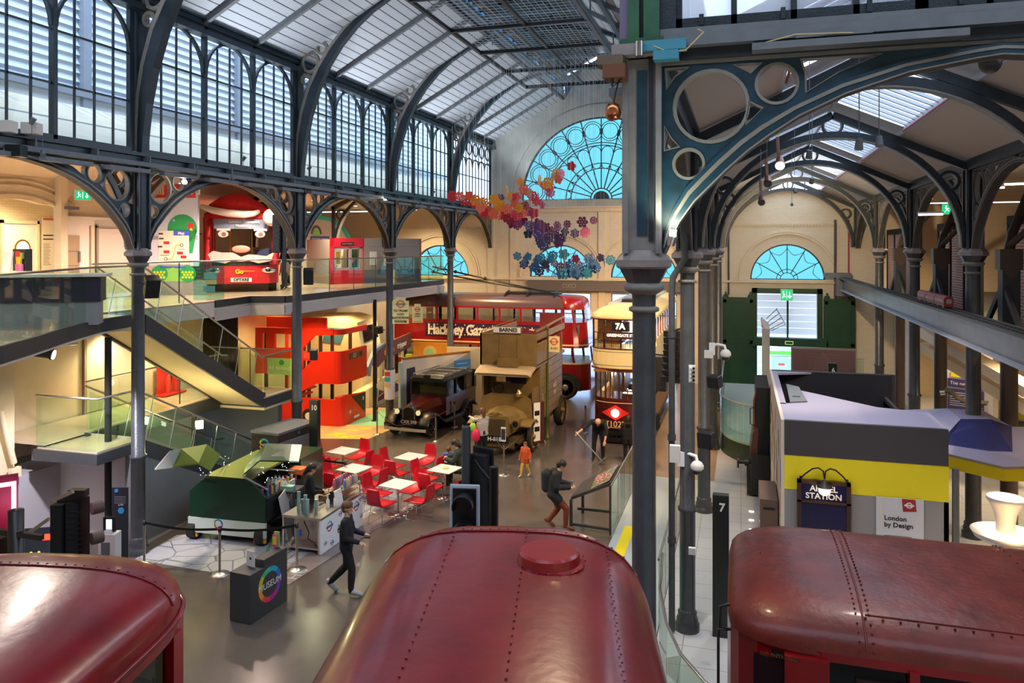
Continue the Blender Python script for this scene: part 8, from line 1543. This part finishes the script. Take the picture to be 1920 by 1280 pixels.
# LIGHTS under the upper floor, in the galleries (recessed downlights)
DL = emis('downlight_glow', (1, .85, .6), 8)
def down(x, y, z, p, c, lb, ang=130):
    light('downlight_light', 'SPOT', (x, y, z-.06), p, c, .12, (x, y, 0), ang, blend=.8); t = thing('downlight', lb, 'lamp', (x, y, z), group='round downlights'); MB().lathe([(.1, 0), (.1, -.02), (.08, -.03)], n=16).build('housing', t, WHITE); MB().lathe([(.075, -.031), (0, -.032)], n=16).build('lens', t, DL)
YW_ = (1, .74, .30)
for k, (x, y, p) in enumerate(((-14.8, 21, 260), (-14.6, 23.2, 270), (-13.6, 25.5, 240), (-15.6, 27.5, 280), (-13.8, 30, 240), (-16.4, 24.5, 200))): down(x, y, 4.44, p, YW_, 'round downlight in the ceiling over the play area, %s from the camera' % ORD[k+1])
for k, (x, y, p) in enumerate(((-16.6, 12.5, 140), (-15.0, 15.6, 180), (-14.8, 17.3, 150), (-13.6, 8.9, 110), (-13.0, 12.4, 90))): down(x, y, 4.44, p, (1, .78, .42), 'round downlight over the mid level beside the stairs, %s in line' % ORD[k+1])
for k, (x, y, p, c) in enumerate(((-15.5, 10.5, 260, (1, .8, .62)), (-15.6, 14.5, 300, (1, .78, .62)), (-19.6, 17, 260, (1, .82, .5)), (-15.2, 18.2, 320, PK), (-14.6, 21.0, 260, PK), (-15.8, 26.2, 300, (1, .8, .55)), (-16.3, 30.5, 300, (1, .8, .55)), (-15.2, 34.5, 300, (1, .8, .5)), (-21, 28, 300, PK))): down(x, y, 8.22, p*1.6, c, 'round downlight high over the upper level, %s from the camera' % ORD[k+1], 150)
for k, (x, y, p) in enumerate(((6.6, 14, 200), (8, 18, 260), (7.6, 23, 260), (7.5, 28, 260), (6.6, 33.5, 220))): down(x, y, 4.24, p*1.6, (1, .74, .4), 'round downlight below the right gallery, %s from the camera' % ORD[k+1])
for k, (x, y, p) in enumerate(((7.2, 15, 220), (7.6, 21, 260), (7.4, 27, 260), (7.0, 33, 220))): down(x, y, 8.28, p*2.2, (1, .76, .42), 'round downlight over the upper right gallery, %s from the camera' % ORD[k+1])
down(4.3, 12.5, 4.4, 200, NW, 'small added fill lamp below the track beam before the lavender canopy', 100)  # added to brighten the yellow edge of the canopy
# ================================================================ FLOWERS
def flower_mesh(c, n, kind):
    m = MB(); m.mt(c); r = 1
    pts = []
    N = 48
    for k in range(N):
        a = 2*pi*k/N; f = .62+.38*abs(cos(a*n/2))**.6 if kind != 2 else .8+.2*abs(cos(a*n/2)); pts.append((f*cos(a), f*sin(a)))
    hs = [circ((0, 0), .2, 10)] if kind == 1 else []
    if kind: hs += [circ((.48*cos(2*pi*q/n), .48*sin(2*pi*q/n)), .09, 8) for q in range(n)]
    m.join(plate([pts]+hs, .02), WY); m.join(plate([[(x*.45, y*.45) for x, y in pts]]+([circ((0, 0), .1, 8)] if kind else []), .02), Matrix.Translation((0, -.09, 0)) @ Matrix.Rotation(.4, 4, 'Y') @ WY)
    return m.mesh('petals')
FC = dict(O=(.92, .32, .015), C=(.85, .12, .05), R=(.68, .02, .03), K=(.38, .01, .04), M=(.20, .015, .07), P=(.10, .03, .11), N=(.035, .03, .08), T=(.02, .17, .26), B=(.012, .07, .19), Q=(.75, .13, .20))
FN = dict(O='orange', C='coral', R='red', K='crimson', M='maroon', P='purple', N='dark navy', T='teal', B='blue', Q='pink')
FL = '''R 40 430 M;C 110 430;R 150 480;C 192 425;R 235 490;O 255 470;O 335 490;C 300 540;O 430 465;M 485 450;O 540 385;O 580 430;O 665 300;C 700 370;O 740 395;R 630 440;C 620 500;O 655 540;O 490 520;C 540 550;R 590 590;C 370 560;R 340 590;C 420 600;O 460 540;R 640 610;K 710 520;R 780 430;C 760 450;R 820 480;K 870 515;K 750 575;R 790 590;C 480 620;R 520 610;K 560 640;C 590 620;O 650 570;C 690 590;O 845 285;C 890 330;R 930 350;O 920 310;Q 945 400;O 990 250;C 1020 280;Q 1050 220;R 1140 155;O 1005 225;R 830 440;K 610 660;M 650 680;M 700 660;M 590 680;M 640 700;P 740 700;M 770 670;M 830 690;P 800 720;N 740 780;P 830 780;M 860 700;M 900 720;P 880 740;N 850 840;P 890 820;N 880 880;P 930 820;M 950 750;M 1010 710;P 990 790;P 1030 830;N 1080 760;P 1080 810;M 1100 690;P 1170 775;M 1240 670;M 1345 655;Q 1265 765;N 940 860;P 1020 860;T 640 985;T 740 990;B 715 1030;B 700 1060;T 860 1000;B 830 1020;T 970 980;P 980 1050;T 1070 970;B 1130 1060;M 1080 1050;M 1180 1010;N 1210 1070;B 1300 1010;N 1410 1000;B 1440 1035;T 1500 1020;B 1340 1060;B 1310 1080;B 1360 1090;B 1260 1120;T 1290 1140;B 1190 1160;B 1140 1140;T 1080 1150;B 1040 1150;T 980 1140;N 900 1060;B 870 1100;N 840 1120;B 810 1080;B 790 1090;P 920 1100;N 1100 1100;B 1170 1130;B 1240 1150;T 950 1010;N 1040 1090'''
import re as _re
FP = [(s.split()[0], 840+float(s.split()[1])/4.924, 280+float(s.split()[2])/4.924) for s in FL.split(';')]
FMS = {}; cn = {}; rng = random.Random(3); f_, S_, K_ = 1440., .28582, .95828
for col_, u, v in sorted(FP, key=lambda q: q[1]):
    dd = 24.5+rng.uniform(-1.6, 1.6); a = (u-960)/f_; x, y, z = (a*K_-S_)*dd, (a*S_+K_)*dd, 6.4+(462.5-v)/f_*dd
    kd = rng.randrange(3); n_ = rng.choice((5, 6, 5)); key = (col_, kd)
    if key not in FMS: FMS[key] = flower_mesh(mat('paper_'+FN[col_].replace(' ', '_'), FC[col_], .6), (5, 6, 8)[kd], kd)
    cn[col_] = cn.get(col_, 0)+1; i_ = cn[col_]
    t = thing('paper_flower', '%s paper flower of the hanging swarm, %s of its colour counted from the left' % (FN[col_], ORD[i_] if i_ < 21 else 'late'), 'paper flower', (x, y, z), .3+rng.uniform(-.5, .5) if i_ % 6 else 1.6, 'hanging paper flowers')
    o = bpy.data.objects.new('petals', FMS[key]); COL.objects.link(o); o.parent = t; sc = rng.uniform(.14, .20); o.scale = (sc, sc, sc); o.rotation_euler = (rng.uniform(-.3, .3), rng.uniform(0, 6), 0)
    m = MB(); m.tube([(0, 0, .1), (0, 0, 12.2-z)], .0035, 3); m.build('thread', t, mat('thread_white', (.6, .62, .64), .6))
# ================================================================ PEOPLE
def cap(m, a, b, ra, rb=None):
    rb = ra if rb is None else rb; a, b = V(a), V(b); m.sph(tuple(a), ra, 14, 10); m.sph(tuple(b), rb, 14, 10)
    if (b-a).length > 1e-4: m.cyl(a, b, ra, rb, n=14)
J0 = dict(pel=(0, 0, .93), ch=(0, 0, 1.24), nk=(0, 0, 1.43), hd=(0, .02, 1.58), face=(0, 1, -.1), sl=(.17, 0, 1.37), sr=(-.17, 0, 1.37), el=(.23, -.03, 1.10), er=(-.23, -.03, 1.10), wl=(.24, .06, .86), wr=(-.24, .06, .86), hl=(.09, 0, .90), hr=(-.09, 0, .90), kl=(.10, .03, .50), kr=(-.10, .03, .50), al=(.10, -.02, .09), ar=(-.10, -.02, .09), tl=(.11, .14, .035), tr=(-.11, .14, .035))
def person(label, loc, rz, s, J, top, legs, shoes, hair, hairlen=0, short=False, skin=SKIN, coat=0, bald=False, name='person'):
    j = {k: V(v) for k, v in {**J0, **J}.items()}; t = thing(name, label, 'person', loc, rz); vs = .009/s
    def fin(m, n_, mt_, vox, it=4):
        o = m.build(n_, t, mt_); o.scale = (s, s, s); r = o.modifiers.new('remesh', 'REMESH'); r.mode = 'VOXEL'; r.voxel_size = vox; r.use_smooth_shade = True; sm = o.modifiers.new('smooth', 'SMOOTH'); sm.factor = .5; sm.iterations = it; return o
    def limbs(m, o, arms=True, lg=True, torso=True, fa=1.0):
        if torso:
            ax = (j['sl']-j['sr']).normalized(); hx = (j['hl']-j['hr']).normalized()
            for k in (-1, -.4, .4, 1): cap(m, j['pel']+hx*.075*k, j['ch']+ax*.085*k, .095+o, .10+o); cap(m, j['ch']+ax*.085*k, j['nk']+ax*.09*k-V((0, 0, .07)), .10+o, .065+o)
            cap(m, j['sl'], j['sr'], .058+o); cap(m, j['hl'], j['hr'], .098+o)
        if arms:
            for a, b, c in (('sl', 'el', 'wl'), ('sr', 'er', 'wr')): cap(m, j[a], j[b], .052+o, .042+o); cap(m, j[b], j[b].lerp(j[c], fa), .041+o, .041+o-.013*fa)
        if lg:
            for a, b, c in (('hl', 'kl', 'al'), ('hr', 'kr', 'ar')): cap(m, j[a], j[b], .088+o, .057+o); cap(m, j[b], j[b].lerp(j[c], .35), .055+o, .056+o); cap(m, j[b].lerp(j[c], .35), j[c], .056+o, .036+o)
    F = j['face'].normalized(); H = j['hd']; U = (H-j['nk']).normalized(); X_ = F.cross(U).normalized(); U = X_.cross(F)
    fx = lambda x, y, z: H+X_*x+F*y+U*z
    m = MB(); limbs(m, 0); cap(m, j['nk']-V((0, 0, .06)), H-U*.05, .052, .05)
    cap(m, fx(0, -.015, .03), fx(0, .005, .02), .086, .082); cap(m, fx(0, .02, -.02), fx(0, .055, -.075), .062, .034); cap(m, fx(0, .085, -.005), fx(0, .10, -.03), .012, .015)
    for k in (-1, 1): cap(m, fx(k*.079, -.01, .01), fx(k*.079, -.015, -.025), .016, .011); cap(m, fx(k*.03, .07, .028), fx(k*.03, .072, .026), .018)
    cap(m, fx(-.018, .082, -.055), fx(.018, .082, -.055), .009)
    for w, e, sg in (('wl', 'el', 1), ('wr', 'er', -1)):
        D_ = (j[w]-j[e]).normalized(); sd = (X_*1.0-D_*X_.dot(D_)); sd = sd.normalized() if sd.length > .1 else V((0, 0, 1)); nn = D_.cross(sd)
        for q in (-.5, .5): cap(m, j[w], j[w]+D_*.075+sd*.03*q*1.2, .022, .021)
        for q, L_ in ((-1.5, .062), (-.5, .075), (.5, .07), (1.5, .055)):
            b0 = j[w]+D_*.085+sd*.019*q; b1 = b0+D_*L_*.55+nn*.006; b2 = b1+D_*L_*.4+nn*.025; cap(m, b0, b1, .0095, .009); cap(m, b1, b2, .009, .0078)
        cap(m, j[w]+D_*.03+sd*.03*sg, j[w]+D_*.075+sd*.055*sg+nn*.015, .012, .009)
    for a, b in (('al', 'tl'), ('ar', 'tr')): cap(m, j[a]-V((0, 0, .03)), j[b], .04, .03)
    fin(m, 'body', skin, .008, 3)
    m = MB(); limbs(m, .014+coat, lg=False, fa=.38 if short else .97)
    if coat: cap(m, j['hl'], j['hl'].lerp(j['kl'], .38), .125, .12); cap(m, j['hr'], j['hr'].lerp(j['kr'], .38), .125, .12); cap(m, j['nk']-V((0, .06, .02)), j['nk']-V((0, .1, .0)), .085)
    fin(m, 'top', top, .013)
    m = MB(); limbs(m, .016, arms=False, torso=False); cap(m, j['hl'], j['hr'], .112); cap(m, j['pel'], j['pel']+V((0, 0, .06)), .115); fin(m, 'trousers', legs, .014)
    for a, b in (('al', 'tl'), ('ar', 'tr')):
        d_ = (j[b]-j[a]); d_.z = 0; d_ = d_.normalized() if d_.length > .01 else V((0, 1, 0)); m = MB(); base = V((j[b].x, j[b].y, j[b].z)); heel = base-(base-j[a]).normalized()*.2; cap(m, heel, base+d_*.02, .047, .042); cap(m, j[a]-V((0, 0, .01)), heel.lerp(base, .4), .045, .043); fin(m, 'shoe', shoes, .011)
    if not bald:
        m = MB(); cap(m, fx(0, -.03, .045), fx(0, .0, .05), .094, .09); cap(m, fx(0, -.05, .0), fx(0, -.05, -.04), .08, .06)
        for k in (-1, 1): cap(m, fx(k*.045, -.02, .03), fx(k*.062, -.03, -.01-hairlen*.5), .05, .035)
        if hairlen: cap(m, fx(0, -.07, 0), fx(0, -.10, -.1-hairlen), .07, .045)
        # keep the face clear
        o = fin(m, 'hair', hair, .011, 2)
    m = MB(); 
    for k in (-1, 1): m.sph(tuple(fx(k*.03, .087, .012)), .0085, 8, 6)
    o = m.build('eyes', t, BLACK); o.scale = (s, s, s); return t, fx
NVB2 = mat('cloth_black', (.007, .0075, .010), .85); CLB = mat('cloth_navy_black', (.006, .007, .014), .85); HBR = mat('hair_brown', (.13, .05, .02), .6, noise=.3, nscale=30); HBK = mat('hair_black', (.012, .009, .008), .5); HGN = mat('hair_auburn', (.16, .06, .025), .6)
t, fx = person('person in a navy top with a rainbow ring walking past the coffee bar', (*(-6.97,12.7), 0), -pi/2+.25, 1.0, dict(face=(.2, 1, -.15), el=(.23, .04, 1.10), wl=(.20, .27, 1.03), er=(-.22, .06, 1.10), wr=(-.17, .28, 1.05), kl=(.09, .12, .50), al=(.09, .10, .10), tl=(.09, .27, .04), kr=(-.09, -.02, .50), ar=(-.09, -.34, .17), tr=(-.09, -.24, .045)), CLB, NVB2, mat('trainer_white', (.4, .4, .42), .5), HBR, 0)
m = MB(); roundel(m, face((.0, -.150, 1.2), (-1, 0, 0)), .075, RB, BLACK, None, .008); roundel(m, face((-.22, .02, 1.25), (.1, -1, 0)), .055, RB, BLACK, None, .006); m.build('back_badge', t)
MB().b2(-.05, .33, 1.02, .05, .45, 1.04).build('tablet', None, BLACK, label='small dark device held by the person walking past the coffee bar', cat='device').matrix_world = Matrix.Translation(t.location) @ Matrix.Rotation(-pi/2+.25, 4, 'Z') @ Matrix.Translation((.0, .0, .03))
person('person in black with tied dark hair serving behind the coffee bar', (*(-9.16,15.01,1.18)[:2], 0), -.9, .95, dict(face=(.1, 1, -.55), hd=(0, .06, 1.56), el=(.24, .06, 1.10), wl=(.12, .30, 1.02), er=(-.24, .06, 1.10), wr=(-.10, .30, 1.02)), NVB2, NVB2, BLACK, HBK, .06)
t, fx = person('person in a black hooded coat and rust trousers looking at a phone', (*(-4.01,17.04), 0), -pi/2+.15, .98, dict(pel=(0, -.1, .84), ch=(0, -.06, 1.14), nk=(0, .02, 1.32), hd=(0, .10, 1.46), face=(-.1, .8, -.6), hl=(.09, -.1, .82), hr=(-.09, -.1, .82), sl=(.17, -.02, 1.27), sr=(-.17, -.02, 1.27), el=(.23, .02, 1.02), wl=(.12, .28, 1.0), er=(-.23, .02, 1.02), wr=(-.10, .28, 1.0), kl=(.1, .22, .50), al=(.1, .20, .09), tl=(.1, .36, .035), kr=(-.1, .02, .45), ar=(-.1, -.22, .12), tr=(-.1, -.12, .035)), mat('coat_black', (.014, .015, .018), .8), mat('trousers_rust', (.17, .032, .012), .85), mat('boot_brown', (.16, .05, .02), .6), HBK, 0, coat=.022)
o = MB(); cap(o, (0, -.24, 1.22), (0, -.24, .92), .13, .12); o = o.build('backpack', None, mat('coat_black', (.014, .015, .018), .8)); r = o.modifiers.new('remesh', 'REMESH'); r.mode = 'VOXEL'; r.voxel_size = .015; r.use_smooth_shade = True; o.matrix_world = t.matrix_basis.copy(); tag(o, 'black backpack worn by the person looking at a phone', 'backpack'); o.location = t.location
o = MB().b2(-.035, .33, .98, .04, .36, 1.1).build('phone', None, GREYP, label='pale phone in the hands of the person with the backpack', cat='phone'); o.location = t.location; o.rotation_euler = t.rotation_euler
person('bald person in black bending over a steel pole by the tramcar', (*(-4.11,22.85), 0), pi-.1, 1.0, dict(pel=(0, -.22, .88), ch=(0, .02, 1.10), nk=(0, .2, 1.18), hd=(0, .34, 1.14), face=(.1, .5, -.85), hl=(.09, -.2, .86), hr=(-.09, -.2, .86), sl=(.18, .14, 1.16), sr=(-.18, .14, 1.16), el=(.24, .28, .92), wl=(.16, .42, .70), er=(-.34, .26, 1.02), wr=(-.54, .38, .86), kl=(.13, -.08, .48), kr=(-.13, -.08, .48), al=(.14, -.1, .09), ar=(-.14, -.1, .09), tl=(.16, .06, .035), tr=(-.16, .06, .035)), NVB2, NVB2, BLACK, HBK, 0, short=True, bald=True) if 0 else person('bald person in black bending over a steel pole by the tramcar', (*(-4.11,22.85), 0), pi+.15, 1.0, dict(pel=(0, -.22, .88), ch=(0, .02, 1.12), nk=(0, .18, 1.22), hd=(0, .31, 1.20), face=(.0, .6, -.75), hl=(.09, -.2, .86), hr=(-.09, -.2, .86), sl=(.18, .12, 1.18), sr=(-.18, .12, 1.18), er=(-.26, .24, .92), wr=(-.20, .34, .66), el=(.36, .22, 1.04), wl=(.56, .34, .90), kl=(.13, -.08, .48), kr=(-.13, -.08, .48), al=(.14, -.1, .09), ar=(-.14, -.1, .09), tl=(.16, .06, .035), tr=(-.16, .06, .035)), NVB2, NVB2, BLACK, HBK, 0, short=True, bald=True)
c0 = V((*(-4.11,22.85), 0)); T = Matrix.Translation(c0) @ Matrix.Rotation(pi+.15, 4, 'Z'); m = MB(); m.tube([T @ V((.66, .40, .92)), T @ V((-.12, .52, .12))], .018, 8); m.mt(DGREY).bar(T @ V((-.02, .50, .04)), T @ V((-.24, .54, .24)), .1, .04); m.mats = [STEEL, DGREY]; m.build('steel_pole', None, None, label='steel pole with a flat end held by the bending person', cat='pole')
person('child in an orange coat and yellow trousers walking on the hall floor', (*(-5.76,20.62), 0), pi-.3, .56, dict(face=(0, 1, -.1), el=(.25, -.02, 1.12), wl=(.3, .03, .92), er=(-.25, -.02, 1.12), wr=(-.3, .05, .92), kl=(.12, .14, .5), al=(.14, .2, .1), tl=(.15, .34, .04), kr=(-.1, -.02, .5), ar=(-.12, -.2, .13), tr=(-.12, -.08, .04), hd=(0, .02, 1.60)), mat('coat_orange', (.55, .085, .015), .8), mat('trousers_yellow', (.65, .36, .05), .8), mat('trainer_white', (.4, .4, .42), .5), HGN, .02, coat=.03, name='child')
t, fx = person('person in a striped white top pointing left beside the khaki bus', (*(-7.35,21.58), 0), pi/2-.7, .95, dict(face=(0, 1, -.15), er=(-.20, .2, 1.32), wr=(-.16, .44, 1.36), el=(.22, .1, 1.12), wl=(.2, .3, 1.2)), mat('striped_top', (.72, .66, .60), .8), NVB2, BLACK, HBR, .03)
st = MATS['striped_top']; nt = st.node_tree; wv = nt.nodes.new('ShaderNodeTexWave'); wv.bands_direction = 'Z'; wv.inputs['Scale'].default_value = 9; tc = nt.nodes.new('ShaderNodeTexCoord'); cr = nt.nodes.new('ShaderNodeValToRGB'); cr.color_ramp.interpolation = 'CONSTANT'; cr.color_ramp.elements[0].color = (.06, .03, .03, 1); cr.color_ramp.elements[1].color = (.72, .66, .6, 1); cr.color_ramp.elements[1].position = .28; nt.links.new(tc.outputs['Object'], wv.inputs[0]); nt.links.new(wv.outputs[0], cr.inputs[0]); nt.links.new(cr.outputs[0], nt.nodes['Principled BSDF'].inputs['Base Color'])
b = V(t.location)
for q, sz, c, lb in (((-.12, -.24, .86), (.13, .09, .2), (.75, .02, .10), 'bright pink bag carried by the person in the striped top'), ((-.22, -.22, 1.08), (.11, .06, .13), (.35, .62, .05), 'lime green bag carried by the person in the striped top')):
    m = MB(); m.mt(ink(c)).sph((0, 0, 0), sz, 14, 10); m.tube([(-.06, 0, sz[2]*.8), (0, 0, sz[2]*1.7), (.06, 0, sz[2]*.8)], .01, 5); m.build('bag', None, loc=tuple(b+V(q)), label=lb, cat='bag')
SIT = dict(pel=(0, 0, .52), ch=(0, .06, .82), nk=(0, .12, 1.0), hd=(0, .2, 1.13), face=(0, .8, -.6), hl=(.09, 0, .50), hr=(-.09, 0, .50), sl=(.17, .08, .95), sr=(-.17, .08, .95), el=(.24, .2, .74), wl=(.12, .42, .76), er=(-.24, .2, .74), wr=(-.12, .42, .76), kl=(.12, .42, .50), kr=(-.12, .42, .50), al=(.12, .40, .09), ar=(-.12, .40, .09), tl=(.12, .54, .035), tr=(-.12, .54, .035))
person('dark haired person in a dark green coat sitting at the rightmost cafe table', (*(-7.1,19.22), 0), pi/2+.1, 1.0, SIT, mat('coat_dark_green', (.02, .035, .025), .8), NVB2, BLACK, HBK, .06, coat=.02)
person('small child in blue sitting beyond the rightmost cafe table', (*(-7.75,19.88), 0), pi+.3, .72, {**SIT}, mat('jumper_blue', (.05, .12, .4), .8), NVB2, BLACK, HBR, .02, name='child')
t2 = thing('food_packet', 'yellow paper plate on the rightmost cafe table', 'plate', (*(-7.24,18.34), .742)); MB().lathe([(.0, 0), (.07, .002), (.09, .015)], n=20).build('plate', t2, ink((.85, .6, .15)))
person('dark haired person in a dark coat partly hidden by the near column', (*(-3.2,22.76), 0), .1, .82, dict(el=(.24, .08, 1.1), wl=(.16, .26, 1.1), er=(-.24, .08, 1.1), wr=(-.16, .26, 1.1)), NVB2, NVB2, BLACK, HBK, .1, coat=.015)
person('grown-up in dark clothes standing beside the bus on the upper level', (*(-16.45,25.35), 4.9), pi-.2, 1.0, dict(el=(.22, .05, 1.1), wl=(.15, .2, .95)), NVB2, NVB2, BLACK, HGN, .05)
person('small child in a cream jumper in front of the grown-up on the upper level', (*(-15.67,24.04), 4.9), pi+.1, .66, {}, mat('jumper_cream', (.6, .5, .36), .8), mat('trousers_olive', (.13, .11, .05), .8), BLACK, mat('hair_blond', (.35, .2, .07), .6), 0, name='child')
